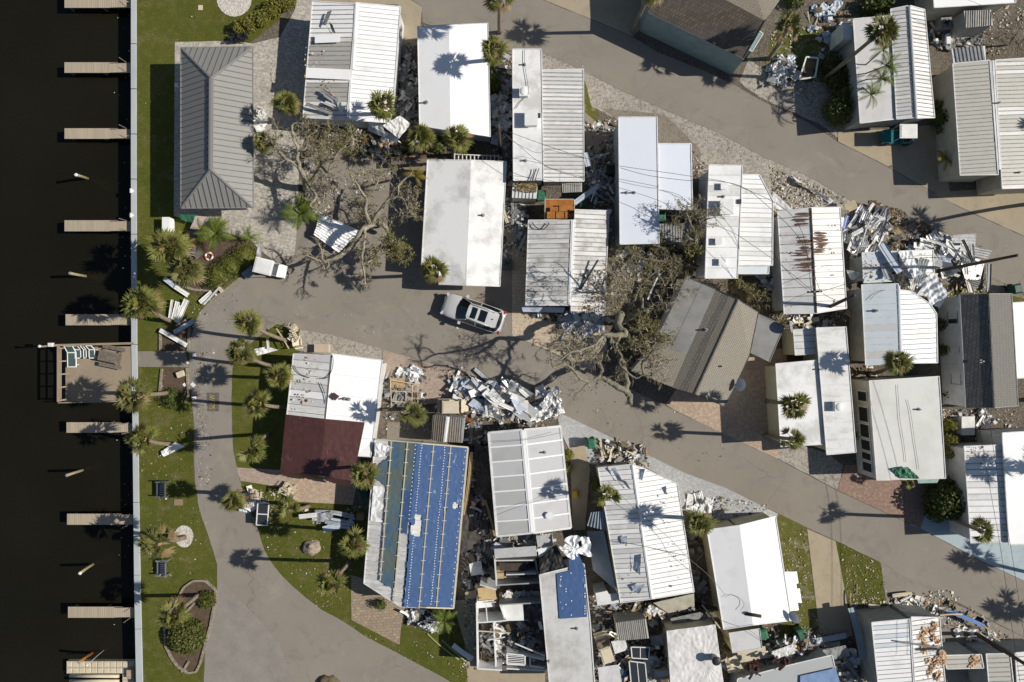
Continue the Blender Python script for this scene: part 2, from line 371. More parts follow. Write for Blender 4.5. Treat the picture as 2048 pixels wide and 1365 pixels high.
def ground(name,px,m,lv,amp=.05):
    LAYER[0]+=1
    o=tri_fill(name,wob([P(*p) for p in px],amp,seed=LAYER[0]*3.7),m,lv*.006+LAYER[0]*.0002)
    return tag(o,kind='structure')
WL=[(255,-500),(263.7,0),(263.7,360),(264.5,690),(266,790),(268.5,1005),(270,1150),(274,1365),(290,1900)]
WR=[(265,-500),(273.5,0),(273.5,360),(275,690),(276.5,790),(279,1005),(281.5,1150),(286.5,1365),(305,1900)]
mb=MB(); mb.face([Vector((x,y,-1.2)) for x,y in((-400,-400),(400,-400),(400,400),(-400,400))],M_water); tag(mb.build('water'),kind='structure')
o=tri_fill('ground',[P(*p) for p in WL]+[Vector((-20,-400,0)),Vector((400,-400,0)),Vector((400,400,0)),Vector((-20,400,0))],M_dirt,0); tag(o,kind='structure')
mb=MB(); zc=.13
for i in range(len(WL)-1):
    a,b=P(*WL[i]),P(*WL[i+1]); c,d=P(*WR[i+1]),P(*WR[i])
    n=max(1,int((b-a).length/3.2))
    for j in range(n):
        q=[a.lerp(b,j/n),a.lerp(b,(j+1)/n-.004),d.lerp(c,(j+1)/n-.004),d.lerp(c,j/n)]
        dz=U(-.008,.008); mb.prism([p+Vector((0,0,zc+dz)) for p in q],-2.5,M_seawall)
sw=tag(mb.build('seawall'),'long pale concrete seawall cap between the dark canal and the lawn','seawall')
ground('lawn',[(273,-300),(570,-300),(560,40),(500,88),(352,85),(350,430),(420,455),(480,560),(400,625),(385,655),(378,690),(385,800),(388,960),(402,1030),(420,1080),(434,1130),(434,1180),(425,1250),(405,1380),(395,1700),(300,1700),(286,1365),(278,1005),(274,690)],M_grass,1,.06)
ground('lawn',[(553,647),(605,652),(600,690),(592,830),(575,940),(470,937),(470,930),(461,800),(461,735),(508,680),(530,665)],M_grass,1,.05)
ground('lawn',[(478,960),(590,975),(585,1000),(700,1010),(760,1060),(740,1166),(706,1190),(703,1240),(799,1290),(803,1248),(830,1215),(930,1200),(945,1400),(900,1395),(895,1362),(843,1334),(790,1305),(737,1279),(685,1244),(642,1221),(605,1192),(566,1157),(547,1133),(529,1104),(514,1062),(488,1000)],M_grass,1,.07)
ground('lawn',[(1545,1018),(1615,1055),(1645,1290),(1560,1290),(1560,1100)],M_grass2,1,.1)
ground('lawn',[(1668,1078),(1768,1127),(1785,1215),(1760,1240),(1690,1240)],M_grass,1,.08)
ground('lawn',[(1880,510),(1975,540),(2060,600),(2060,620),(1870,620),(1850,560)],M_grass2,1,.1)
ground('lawn',[(1545,60),(1650,60),(1650,170),(1520,175)],M_grass2,1,.1)
ground('lawn',[(1165,150),(1195,190),(1195,275),(1165,280)],M_grass2,1,.1)
ground('gravel_verge',[(1075,95),(1169,142),(1243,180),(1356,230),(1432,262),(1530,314),(1594,340),(1690,392),(1720,420),(1690,480),(1560,430),(1400,345),(1380,290),(1310,235),(1235,240),(1185,215),(1165,150),(1085,145)],M_gravel,1,.12)
ground('gravel_verge',[(600,655),(663,668),(750,692),(843,721),(800,760),(770,730),(680,715),(590,700)],M_gravel,1,.1)
ground('gravel_verge',[(1515,900),(1563,921),(1679,982),(1685,930),(1650,905),(1600,890),(1540,880)],M_gravel,2,.06)
ground('gravel_verge',[(1430,130),(1520,195),(1640,250),(1690,285),(1700,170),(1560,160),(1500,120),(1440,100)],M_gravel,1,.1)
ground('gravel_verge',[(1316,100),(1422,146),(1475,172),(1500,110),(1400,80),(1290,30)],M_dirt,1,.05)
ground('gravel_verge',[(1680,420),(1766,415),(1885,500),(1960,540),(2060,600),(1850,560),(1700,510)],M_sandy,1,.1)
ground('gravel_verge',[(1760,1125),(1825,1160),(1890,1195),(1850,1240),(1775,1225)],M_conc2,2,.06)
ground('sandy_yard',[(1200,215),(1330,230),(1400,300),(1400,360),(1370,300),(1310,290),(1312,240),(1235,240)],M_sandy,2,.1)
ground('sandy_yard',[(610,310),(850,318),(850,470),(600,465)],M_conc2,1,.08)
ground('yard_path',[(1170,225),(1215,265),(1235,262),(1240,480),(1225,630),(1215,400),(1172,360)],M_conc2,2,.05)
ROADA=[(395,1700),(410,1300),(425,1250),(434,1180),(434,1130),(420,1080),(402,1030),(396,1005),(390,960),(388,900),(388,850),(384,800),(378,760),(378,690),(385,655),(400,625),(430,592),(455,574),(478,556),(500,540),(542,519),(590,512),(594,458),(720,452),(850,458),(1026,458),(1026,672),(1105,706),(1182,742),(1348,820),(1469,878),(1518,902),(1563,923),(1679,984),(1742,1013),(1840,1058),(1966,1124),(2048,1163),(2600,1430),(2600,1560),(2048,1274),(1993,1247),(1916,1205),(1887,1195),(1821,1160),(1768,1129),(1671,1081),(1613,1055),(1544,1021),(1453,978),(1369,947),(1232,881),(1111,823),(1000,770),(905,742),(843,723),(750,694),(663,670),(605,660),(575,651),(553,649),(530,665),(508,682),(480,705),(465,735),(463,800),(464,860),(467,900),(473,930),(480,960),(490,1000),(516,1060),(529,1102),(547,1131),(566,1155),(605,1190),(642,1219),(685,1242),(737,1277),(790,1303),(843,1332),(895,1360),(1000,1440),(1100,1700)]
ground('road',ROADA,M_asph,3,.035)
ROADB=[(700,-300),(805,-10),(843,13),(845,45),(1000,100),(1084,105),(1169,144),(1243,182),(1356,232),(1432,264),(1530,316),(1594,342),(1676,387),(1703,403),(1766,419),(1800,450),(1850,480),(1905,505),(1960,545),(2100,610),(2600,850),(2600,740),(2100,500),(2045,472),(1927,419),(1879,393),(1790,343),(1755,324),(1676,285),(1616,245),(1518,200),(1475,174),(1422,148),(1316,105),(1264,74),(1200,47),(1084,0),(700,-250)]
ground('road',ROADB,M_asph,3,.035)
ground('old_road_surface',[(383,690),(385,800),(392,940),(410,1030),(420,960),(440,900),(420,830),(415,760),(440,680),(470,625),(500,570),(470,575),(432,600),(402,630),(388,660)],M_asph_old,4,.12)
ground('road_patch',[(600,1400),(560,1290),(500,1220),(440,1160),(432,1200),(412,1300),(400,1500)],M_asph_old,4,.06)
ground('driveway',[(1084,-40),(1086,0),(1200,46),(1264,73),(1330,20),(1330,-60)],M_conc,4,.01)
ground('driveway',[(600,-60),(805,-60),(806,-8),(844,14),(838,90),(800,97),(796,10),(620,6)],M_conc,4,.02)
ground('driveway',[(1675,262),(1788,259),(1880,248),(1900,390),(1879,392),(1790,342),(1755,323),(1676,284)],M_conc,4,.01)
ground('driveway',[(1862,390),(1905,383),(2045,372),(2060,480),(2045,471),(1927,418),(1880,394)],M_conc,4,.01)
ground('driveway',[(1614,1058),(1671,1083),(1706,1272),(1641,1284)],M_conc,4,.01)
ground('driveway',[(1820,1050),(1830,1025),(1900,1010),(2060,1075),(2300,1180),(2300,1290),(2048,1162),(1966,1123),(1840,1057)],M_concb,4,.01)
ground('driveway',[(1900,1203),(1993,1248),(2048,1275),(2200,1350),(2200,1420),(1890,1420),(1880,1230)],M_asph_old,4,.03)
ground('driveway',[(1860,1255),(1960,1240),(2060,1300),(2060,1330),(1900,1330)],M_conc2,5,.03)
ground('paved_yard',[(1332,810),(1348,820),(1469,878),(1555,918),(1575,700),(1500,690),(1440,640)],M_pav_orange,4,.01)
ground('paved_yard',[(1675,981),(1742,1012),(1840,1057),(1870,980),(1860,935),(1690,930)],M_pav_red,4,.01)
ground('paved_yard',[(1113,823),(1232,880),(1369,946),(1453,977),(1556,1028),(1551,1040),(1380,1075),(1340,960),(1270,925),(1195,930),(1150,925),(1120,860)],M_pav_blue,4,.01)
ground('concrete_slab',[(1140,890),(1170,892),(1180,940),(1170,1060),(1145,1060)],M_conc,5,.03)
ground('paved_yard',[(1024,440),(1060,440),(1060,635),(1110,645),(1205,620),(1215,700),(1180,741),(1105,705),(1024,671)],M_pav_beige,5,.01)
ground('paved_yard',[(350,85),(470,82),(505,88),(560,75),(590,20),(598,-40),(640,-40),(625,245),(600,300),(594,456),(590,511),(542,518),(520,500),(500,480),(420,455),(348,432)],M_pav_grey,5,.01)
ground('paved_yard',[(702,1150),(735,1160),(812,1205),(803,1248),(799,1290),(703,1240)],M_pav_tan,4,.01)
ground('patio',[(560,935),(718,950),(706,1010),(583,1003)],M_pav_orange,5,.01)
ground('paved_path',[(472,935),(586,942),(583,978),(482,962)],M_pav_pink,5,.01)
ground('paved_yard',[(765,700),(843,722),(905,742),(935,760),(945,805),(850,808),(770,790)],M_pav_pink,4,.02)
ground('concrete_path',[(275,703),(372,703),(378,735),(276,734)],M_conc2,4,.01)
ground('concrete_slab',[(775,845),(870,845),(875,900),(772,890)],M_conc2,5,.02)
ground('concrete_slab',[(905,1200),(950,1200),(1000,1320),(1090,1330),(1095,1500),(945,1500),(930,1290)],M_conc,5,.03)
ground('mulch_bed',[(322,655),(388,655),(375,703),(321,703)],M_mulch,3,.03)
ground('mulch_bed',[(326,738),(374,735),(374,782),(355,800),(320,796)],M_mulch,3,.03)
ground('mulch_bed',[(375,470),(430,455),(535,470),(520,515),(470,555),(430,590),(403,592),(350,570),(360,520)],M_mulch,4,.05)
BED=[(360,1190),(369,1174),(388,1161),(411,1161),(432,1179),(432,1195),(422,1250),(411,1290),(401,1327),(393,1343),(377,1345),(356,1332),(343,1314),(332,1290),(330,1250),(345,1215)]
ground('mulch_bed',BED,M_mulch,4,.03)
ground('gravel_ring',[(469+math.cos(a)*35,-2+math.sin(a)*36) for a in [i*.3 for i in range(21)]],M_gravel2,4,.02)
ground('gravel_ring',[(368+math.cos(a)*19.5,1073+math.sin(a)*22) for a in [i*.3 for i in range(21)]],M_gravel2,4,.05)
# ---------------------------------------------------------------- homes
def clip_half(poly,p0,n,keep):
    out=[]
    for i,a in enumerate(poly):
        b=poly[(i+1)%len(poly)]
        da=(a.x-p0.x)*n.x+(a.y-p0.y)*n.y; db=(b.x-p0.x)*n.x+(b.y-p0.y)*n.y
        da*=keep; db*=keep
        if da>=0: out.append(a)
        if (da>0>db) or (da<0<db): out.append(a.lerp(b,da/(da-db)))
    return out
def line_cut(poly,p0,n):
    hits=[]
    for i,a in enumerate(poly):
        b=poly[(i+1)%len(poly)]
        da=(a.x-p0.x)*n.x+(a.y-p0.y)*n.y; db=(b.x-p0.x)*n.x+(b.y-p0.y)*n.y
        if da*db<0: hits.append(a.lerp(b,da/(da-db)))
    return hits
def lift(p,dz): return Vector((p.x,p.y,p.z+dz))
def panel_mesh(mb,poly,mats,rib=None,sp=.5,seam=None,th=.07,rw=.05,rh=.035,jit=.006,under=TRIMW,skip=0,mf=None):
    """sheet roof as pans between standing seams; poly world points; rib = world direction of the seams"""
    if not isinstance(mats,list): mats=[(mats,1)]
    ml=[m for m,w_ in mats for _ in range(int(w_))]
    base=[lift(p,-.012) for p in poly]
    mb.prism(base,lambda p:p.z-th,ml[0],under)
    if rib is None:
        mb.face(poly if area2(poly)>0 else poly[::-1],ml[0]); return
    d=Vector((rib.x,rib.y,0)).normalized(); n=Vector((-d.y,d.x,0))
    ts=[p.x*n.x+p.y*n.y for p in poly]; lo,hi=min(ts),max(ts); k=max(1,round((hi-lo)/sp)); st=(hi-lo)/k
    for i in range(k):
        p0=n*(lo+st*i); p1=n*(lo+st*(i+1))
        c=clip_half(poly,p0,n,1); c=clip_half(c,p1,n,-1) if len(c)>2 else c
        if len(c)>2:
            dz=U(-jit,jit); m=mf(sum(c,Vector())/len(c)) if mf else rnd.choice(ml)
            c=[lift(p,dz) for p in c]
            mb.face(c if area2(c)>0 else c[::-1],m)
        if i and seam and rnd.random()>skip:
            h=line_cut(poly,p0,n)
            for a,b in zip(h[::2],h[1::2]): mb.bar(lift(a,-.01),lift(b,-.01),rw,rh+.01,seam)
def area2(p): return sum(p[i].x*p[(i+1)%len(p)].y-p[(i+1)%len(p)].x*p[i].y for i in range(len(p)))
def inset(poly,d):
    c=sum(poly,Vector())/len(poly); out=[]
    for p in poly:
        v=Vector((p.x-c.x,p.y-c.y,0)); L=v.length
        out.append(Vector((c.x+v.x*(1-d/L),c.y+v.y*(1-d/L),p.z)))
    return out
def home(name,label,cat,panels,wall=WALLW,ins=.3,caps=(),vents=(),trim=TRIMW,group=None,zb=0,walls=True,trimw=.07,wallpanels=None):
    pts=[P(*p) for pa in panels for p in pa['p']]
    c=sum(pts,Vector())/len(pts)
    t=thing(name,label,cat,(c.x,c.y,0),group)
    wm=MB(); tm=MB()
    for i,pa in enumerate(panels):
        poly=[P(*p) for p in pa['p']]
        rib=None
        if 'r' in pa:
            a,b=pa['r']; rib=P(*b)-P(*a)
        mb=MB(); panel_mesh(mb,poly,pa.get('m',W1),rib,pa.get('s',.5),pa.get('seam',SEAM),rw=pa.get('rw',.05),rh=pa.get('rh',.035),jit=pa.get('j',.006),skip=pa.get('skip',0),mf=pa.get('mf'))
        mb.build('roof_panel',t)
        if trim and pa.get('t',1):
            n=len(poly); ed=pa.get('edges',range(n))
            for e in ed: tm.bar(lift(poly[e],.004),lift(poly[(e+1)%n],.004),trimw,.035,trim)
        if walls and pa.get('w',1):
            q=inset(poly,ins); q=[lift(p,-.1) for p in q]; wm.prism(q,zb,wall)
    wm.build('wall',t); tm.build('roof_trim',t)
    for a,b,wd,m in caps:
        mb=MB(); A,B=P(*a),P(*b); mb.bar(lift(A,-.02),lift(B,-.02),wd,.07,m); mb.bar(lift(A,.05),lift(B,.05),wd*.4,.025,m); mb.build('ridge_cap',t)
    for v in vents: vent(t,*v)
    return t
def vent(t,x,y,z,kind='pipe'):
    p=P(x,y,z); mb=MB()
    if kind=='pipe':
        mb.cyl(p-Vector((0,0,.05)),.06,.35,GREYM,8); mb.cyl(p-Vector((0,0,.03)),.13,.06,GREYM,10); nm='vent_pipe'
    elif kind=='hood':
        mb.cyl(p-Vector((0,0,.05)),.13,.2,ALU,10); mb.dome(p+Vector((0,0,.16)),.2,.2,.13,ALU,12,3); nm='vent_hood'
    elif kind=='box':
        mb.box(p+Vector((0,0,.2)),(.62,.7,.5),WHITE); mb.dome(p+Vector((0,0,.44)),.28,.32,.1,WHITE,10,3); nm='roof_vent'
    elif kind=='bigbox':
        mb.box(p+Vector((0,0,.22)),(.85,1.0,.6),WHITE); mb.box(p+Vector((0,0,.54)),(.95,1.1,.05),WHITE); nm='roof_vent'
    elif kind=='small':
        mb.box(p+Vector((0,0,.12)),(.42,.42,.32),WHITE); mb.box(p+Vector((0,0,.29)),(.5,.5,.04),WHITE); nm='roof_vent'
    elif kind=='dark':
        mb.box(p+Vector((0,0,.03)),(.3,.34,.1),DARK); nm='roof_vent'
    mb.build(nm,t)
def window(t,a,b,z0,z1,out=.05,n=1,fr=TRIMW):
    """window in a wall: a,b ground px points of the wall line, z range; stands proud to the left of a->b"""
    A,B=P(*a),P(*b); A.z=B.z=0; d=(B-A).normalized(); nn=Vector((-d.y,d.x,0))*out
    f=MB(); gl=MB()
    for zz in(z0,z1): f.bar(A+nn+Vector((0,0,zz)),B+nn+Vector((0,0,zz)),.07,.06,fr)
    for i in range(n+1):
        q=A.lerp(B,i/n)+nn; f.bar(q+Vector((0,0,z0)),q+Vector((0,0,z1)),.06,.06,fr,up=nn.normalized())
    w_=f.build('window',t); gl.face([A+nn*.6+Vector((0,0,z0)),B+nn*.6+Vector((0,0,z0)),B+nn*.6+Vector((0,0,z1)),A+nn*.6+Vector((0,0,z1))],GLASS)
    q=gl.build('pane',t); q.parent=w_; q.location=(0,0,0)
HG='storm damaged mobile homes'
M_G3=M_roof('exposed_grey_panel',(.40,.39,.36),(.30,.285,.25),.6,1,streak=(.5,4,1)); CREAMW=M_roof('cream_panel',(.62,.59,.52),(.5,.46,.4),.5,1)
E,RG=2.35,2.75
def gable(l,r,**k): return l,r
# -- pavilion
Z,ZR=2.75,4.1
t=home('pavilion','open sided pavilion with grey hipped standing seam roof by the seawall','pavilion',[
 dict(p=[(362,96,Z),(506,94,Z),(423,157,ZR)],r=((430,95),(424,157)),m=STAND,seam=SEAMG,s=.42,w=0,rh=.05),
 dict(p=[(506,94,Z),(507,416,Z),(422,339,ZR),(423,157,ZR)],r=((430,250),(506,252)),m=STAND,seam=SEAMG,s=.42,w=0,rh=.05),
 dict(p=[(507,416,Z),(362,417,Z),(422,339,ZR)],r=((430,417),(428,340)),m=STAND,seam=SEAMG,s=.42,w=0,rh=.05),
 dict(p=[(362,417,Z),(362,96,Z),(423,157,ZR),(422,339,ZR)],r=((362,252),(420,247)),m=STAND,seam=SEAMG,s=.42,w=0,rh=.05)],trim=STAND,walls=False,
 caps=[((423,157,ZR+.02),(422,339,ZR+.02),.3,STAND)]+[(a,b,.16,STAND) for a,b in(((363,97,Z),(423,157,ZR)),((505,95,Z),(423,157,ZR)),((506,415,Z),(422,339,ZR)),((363,416,Z),(422,339,ZR)))])
for x,y in((372,112),(372,205),(372,310),(372,404),(470,112),(470,205),(470,310),(470,404)):
    mb=MB(); p=P(x,y,2.6); mb.box((p.x,p.y,1.3),(.16,.16,2.6),WALLW); mb.build('post',t)
# -- row of homes, top left to bottom right
home('mobile_home','mobile home with torn grey and white left roof half and bright white right half','mobile home',[
 dict(p=[(625,3,E),(712,8,RG),(697,240,RG),(606,236,E)],r=((625,100),(710,104)),m=W1,seam=SEAM,s=.33,mf=lambda c:(lambda y:W1 if y<74 or 148<y<166 else (M_G3 if 80<y<148 or 168<y<207 else (W3 if y>80 else CREAMW)))(682.5-c.y*F/(H-c.z))),
 dict(p=[(712,6,RG),(801,14,E),(788,190,E),(772,246,E),(694,240,RG)],r=((712,100),(795,104)),m=[(W2,3),(W1,1)],seam=SEAM,s=.33,rw=.025,rh=.02)],
 caps=[((713,8,RG),(706,140,RG),.22,W1)],group=HG)
home('mobile_home','mobile home with smooth plain white roof carrying one large palm shadow','mobile home',[
 dict(p=[(835,54,E),(898,50,RG),(901,262,RG),(839,252,E)],m=W2,t=1,edges=(0,2,3)),
 dict(p=[(898,50,RG),(976,47,E),(981,274,E),(901,262,RG)],m=W2,edges=(0,1,2))],group=HG,vents=[(853,205,2.5,'pipe')],trimw=.05)
home('mobile_home','mobile home with narrow white vented roof joined to a grey ribbed carport roof','mobile home',[
 dict(p=[(1025,99,2.85),(1083,99,2.85),(1087,361,2.85),(1027,362,2.85)],m=MEM,edges=(0,1,3)),
 dict(p=[(1084,141,2.55),(1167,139,2.35),(1168,363,2.35),(1087,363,2.55)],r=((1084,250),(1167,249)),m=[(G2,3),(W3,1)],seam=SEAM,s=.29,rw=.06,rh=.05)],group=HG,
 vents=[(1047,187,2.85,'box'),(1062,241,2.85,'bigbox'),(1077,232,2.85,'dark'),(1051,322,2.85,'pipe'),(1049,130,2.85,'pipe'),(1054,187,2.85,'pipe')])
home('mobile_home','mobile home with long narrow bluish white roof and a lower annex roof on its right','mobile home',[
 dict(p=[(1237,235,2.95),(1314,235,2.95),(1318,487,2.95),(1240,489,2.95)],m=BLW,r=((1237,300),(1314,300)),s=1.2,seam=None),
 dict(p=[(1316,288,2.5),(1382,288,2.4),(1385,421,2.4),(1318,418,2.5)],m=BLW,r=((1317,350),(1384,350)),s=.7,seam=None)],wall=WALLBL,group=HG,ins=.15,
 vents=[(1253,386,2.95,'pipe'),(1268,386,2.95,'pipe')])
home('mobile_home','mobile home with wide white stained roof above the parked car','mobile home',[
 dict(p=[(855,320,2.3),(942,321,2.75),(932,571,2.75),(878,569,2.3),(879,536,2.3),(843,533,2.3)],m=MEM,r=((850,450),(940,450)),s=1.6,seam=None,edges=(0,2,3,4,5),w=0),
 dict(p=[(942,321,2.75),(1013,324,2.3),(1000,573,2.3),(932,571,2.75)],m=[(MEM,1)],r=((940,450),(1006,450)),s=1.6,seam=None,edges=(0,1,2),w=0)],walls=False,group=HG,vents=[(966,431,2.6,'pipe')])
t=kids_home=[o for o in D.objects if o.get('label','').endswith('above the parked car')][0]
mb=MB(); mb.prism([P(x,y,2.2) for x,y in((895,330),(1000,333),(988,560),(900,560))],0,WALLW); mb.build('wall',t)
for x,y in((862,335),(855,440),(850,525)):
    mb=MB(); p=P(x,y,2.2); mb.box((p.x,p.y,1.1),(.09,.09,2.2),WHITE); mb.build('post',t)
home('mobile_home','mobile home with two weathered ribbed roof halves split by a white ridge strip','mobile home',[
 dict(p=[(1057,441,2.3),(1143,441,2.7),(1137,611,2.7),(1051,611,2.3)],r=((1055,520),(1140,520)),m=[(W4,3),(W3,1)],seam=SEAM,s=.34,rw=.05,rh=.05,j=.012),
 dict(p=[(1150,420,2.7),(1218,422,2.3),(1209,622,2.3),(1142,622,2.7)],r=((1147,520),(1214,521)),m=[(W4,2),(W3,2)],seam=SEAM,s=.34,rw=.05,rh=.05,j=.035)],
 caps=[((1147,440,2.68),(1140,612,2.68),.34,W2)],group=HG)
home('mobile_home','mobile home with white roof of seamed panels holding a row of white box vents','mobile home',[
 dict(p=[(1418,330,2.9),(1485,332,2.9),(1475,557,2.9),(1410,557,2.9)],r=((1415,440),(1480,440)),m=[(W1,2),(W3,1)],seam=SEAMW,s=.75,rw=.04,rh=.03),
 dict(p=[(1483,350,2.5),(1519,350,2.4),(1546,402,2.4),(1545,531,2.4),(1477,531,2.5)],r=((1480,450),(1545,451)),m=[(W1,2),(W3,1)],seam=SEAM,s=.36,rw=.03,rh=.03),
 dict(p=[(1477,533,2.3),(1538,533,2.2),(1537,548,2.2),(1477,548,2.3)],m=BLW2)],group=HG,
 vents=[(1446,374,2.9,'small'),(1449,417,2.9,'bigbox'),(1435,484,2.9,'small'),(1442,525,2.9,'small'),(1446,394,2.9,'pipe'),(1478,404,2.9,'dark')])
t=home('mobile_home','mobile home with rust streaked white ribbed roof split by a brown ridge line','mobile home',[
 dict(p=[(1555,424,2.35),(1620,416,2.8),(1632,627,2.8),(1568,628,2.35)],r=((1560,520),(1626,518)),m=[(W3,2),(RUSTW,1)],seam=SEAM,s=.62,rw=.06,rh=.04),
 dict(p=[(1620,416,2.8),(1680,415,2.35),(1693,617,2.35),(1632,627,2.8)],r=((1626,518),(1686,515)),m=[(RUSTW,2),(W1,1)],seam=SEAM,s=.42,rw=.04,rh=.03)],
 caps=[((1621,417,2.78),(1632,626,2.78),.14,RUST)],group=HG)
def stain(t,spots,m,nm='rust_stain'):
    mb=MB()
    for x,y,z,l,wd in spots:
        c=P(x,y,z); n=9; pts=[]
        for i in range(n):
            a=2*math.pi*i/n; q=U(.6,1.1); pts.append(Vector((c.x+math.cos(a)*l*q/2,c.y+math.sin(a)*wd*q/2,0)))
        mb.face([Vector((p.x,p.y,z-(abs(p.x-c.x)*0))) for p in pts],m)
    mb.build(nm,t)
def rust_at(t):
    ax0,ay0,az0=P(1620,416,2.8); bx,by,bz=P(1632,626,2.8); mb=MB()
    def put(px,py,l,wd):
        f=(py-416)/211.; rp=P(1620+12*f,py,2.8); c=P(px,py,2.7); n=10; pts=[]
        for i in range(n):
            a=2*math.pi*i/n; q=U(.55,1.1); x=c.x+math.cos(a)*l*q/2; y=c.y+math.sin(a)*wd*q/2
            pts.append(Vector((x,y,2.8-abs(x-rp.x)*(.45/2.5)+.016)))
        mb.face(pts,RUST)
    for i in range(26):
        y=425+i*4.6+U(-2,2)
        if 470<y<560 or 425<y<455: put(1620-U(8,24)+(y-416)*.05,y,U(.7,1.7),U(.09,.24))
    for i in range(16): put(1629+U(3,18),466+i*2.6,U(.5,1.5),U(.09,.22))
    for y in(530,535,541,440,448,484): put(1616-U(2,20),y,U(1.0,1.6),U(.12,.26))
    mb.build('rust_stain',t)
rust_at(t)
t=home('shingled_house','tan brown house set at an angle with shingled ridge and grey flat roof','house',[
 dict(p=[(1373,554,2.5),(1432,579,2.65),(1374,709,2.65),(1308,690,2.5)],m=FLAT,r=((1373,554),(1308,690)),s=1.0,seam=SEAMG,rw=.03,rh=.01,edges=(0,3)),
 dict(p=[(1308,690,2.5),(1374,709,2.65),(1345,775,2.65),(1262,742,2.4)],m=SH_TAN,edges=(2,3)),
 dict(p=[(1432,579,2.65),(1477,600,3.3),(1391,789,3.3),(1345,776,2.65)],m=[(SH_RIB,1),(SH_TAN,1)],r=((1432,579),(1345,776)),s=.24,seam=None,j=.012,edges=(0,2)),
 dict(p=[(1477,600,3.3),(1517,625,2.6),(1499,712,2.6),(1465,784,2.6),(1448,813,2.65),(1391,789,3.3)],m=SH_TAN,edges=(0,1,2,3,4))],wall=WALLW,trim=TRIMD,
 caps=[((1477,600,3.28),(1391,789,3.28),.16,SH_TAN)],vents=[(1443,733,3.0,'pipe'),(1412,660,2.85,'pipe')],trimw=.04)
tag(t,group=None)
home('flat_roof_annex','small annex with plain grey flat roof at the right corner of the angled tan house','annex',[
 dict(p=[(1513,627,2.35),(1569,652,2.35),(1539,724,2.35),(1480,695,2.35)],m=FLAT)],wall=WALLB,trim=GREYM,trimw=.04)
home('mobile_home','mobile home with L shaped plain white roof and one square roof box','mobile home',[
 dict(p=[(1551,728,2.6),(1640,720,2.6),(1650,889,2.6),(1561,894,2.6)],m=MEM,edges=(0,2,3)),
 dict(p=[(1632,656,2.75),(1692,654,2.75),(1712,905,2.75),(1653,910,2.75)],m=[(W3,1)])],wall=WALLY,group=HG,vents=[(1673,813,2.75,'box'),(1639,739,2.65,'pipe')],trimw=.05)
home('lean_to_shed','small cream lean to with white roof beside the L shaped white roof','shed',[
 dict(p=[(1586,660,2.2),(1632,657,2.3),(1636,708,2.3),(1590,711,2.2)],m=W3,r=((1586,685),(1634,683)),s=.5)],wall=WALLY,ins=.02,trimw=.04)
t=home('mobile_home','mobile home with cream white flat roof and a long window band on its left','mobile home',[
 dict(p=[(1738,762,2.75),(1878,753,2.75),(1891,957,2.75),(1753,961,2.75)],m=[(MEM2,1)] and [(M_roof('cream_white_roof',(.60,.60,.565),(.45,.445,.41),.6,.5,.6,lo=.45,hi=.7),1)],r=((1745,860),(1885,855)),s=1.3,seam=None)],wall=WALLW,ins=.05,group=HG,vents=[(1837,819,2.75,'pipe')],trimw=.05)
for a,b in((785,806),(817,848),(852,880),(884,906),(910,926),(930,950)):
    A=P(1738+(a-762)*.075,a,2.7);B=P(1738+(b-762)*.075,b,2.7)
    f=MB(); 
    for zz in(.9,2.3): f.bar(Vector((A.x-.05,A.y,zz)),Vector((B.x-.05,B.y,zz)),.07,.07,TRIMW)
    for q in(A,B): f.bar(Vector((q.x-.05,q.y,.9)),Vector((q.x-.05,q.y,2.35)),.07,.07,TRIMW,up=Vector((1,0,0)))
    wo=f.build('window',t); gl=MB(); gl.face([Vector((A.x-.03,A.y,.95)),Vector((A.x-.03,A.y,2.3)),Vector((B.x-.03,B.y,2.3)),Vector((B.x-.03,B.y,.95))],GLASS); q=gl.build('pane',t); q.parent=wo; q.location=(0,0,0)
t=home('mobile_home','mobile home with pale blue white ribbed roof hit by torn panels on its upper right','mobile home',[
 dict(p=[(1723,570,2.35),(1796,568,2.75),(1801,727,2.75),(1731,731,2.35)],r=((1726,650),(1798,647)),m=[(BLW2,3),(G2,1)],seam=SEAMW,s=.5,rw=.04),
 dict(p=[(1798,580,2.75),(1822,583,2.6),(1860,608,2.4),(1873,628,2.35),(1875,726,2.35),(1802,727,2.75)],r=((1798,650),(1870,646)),m=[(BLW2,2),(W3,1)],seam=SEAM,s=.36,rw=.05)],wall=WALLG,group=HG,
 caps=[((1797,572,2.73),(1802,726,2.73),.2,BLW2)],vents=[(1752,622,2.55,'pipe')])
home('mobile_home','wrecked mobile home with pale ribbed roof buried under twisted panels by the utility pole','mobile home',[
 dict(p=[(1724,506,2.35),(1796,503,2.6),(1800,562,2.6),(1727,566,2.35)],r=((1724,535),(1796,532)),m=[(BLW2,2),(G2,1)],seam=SEAMW,s=.42),
 dict(p=[(1796,503,2.6),(1866,500,2.3),(1868,548,2.3),(1800,562,2.6)],r=((1796,530),(1866,525)),m=[(W3,2),(BLW2,1)],seam=SEAM,s=.42)],wall=WALLG,group=HG)
t=home('shingled_house','house with dark and pale grey shingle slopes and three square windows in a white wall','house',[
 dict(p=[(1919,590,2.6),(1977,588,3.5),(1988,816,3.5),(1931,816,2.6)],m=SH_GREY,edges=(0,2,3)),
 dict(p=[(1977,588,3.5),(2023,588,2.8),(2036,812,2.8),(1988,816,3.5)],m=SH_GREY2,edges=(0,1,2))],wall=WALLW,ins=.08,trim=GREYM,trimw=.04,caps=[((1977,588,3.48),(1988,816,3.48),.14,SH_GREY2)],vents=[(1962,723,3.3,'pipe')])
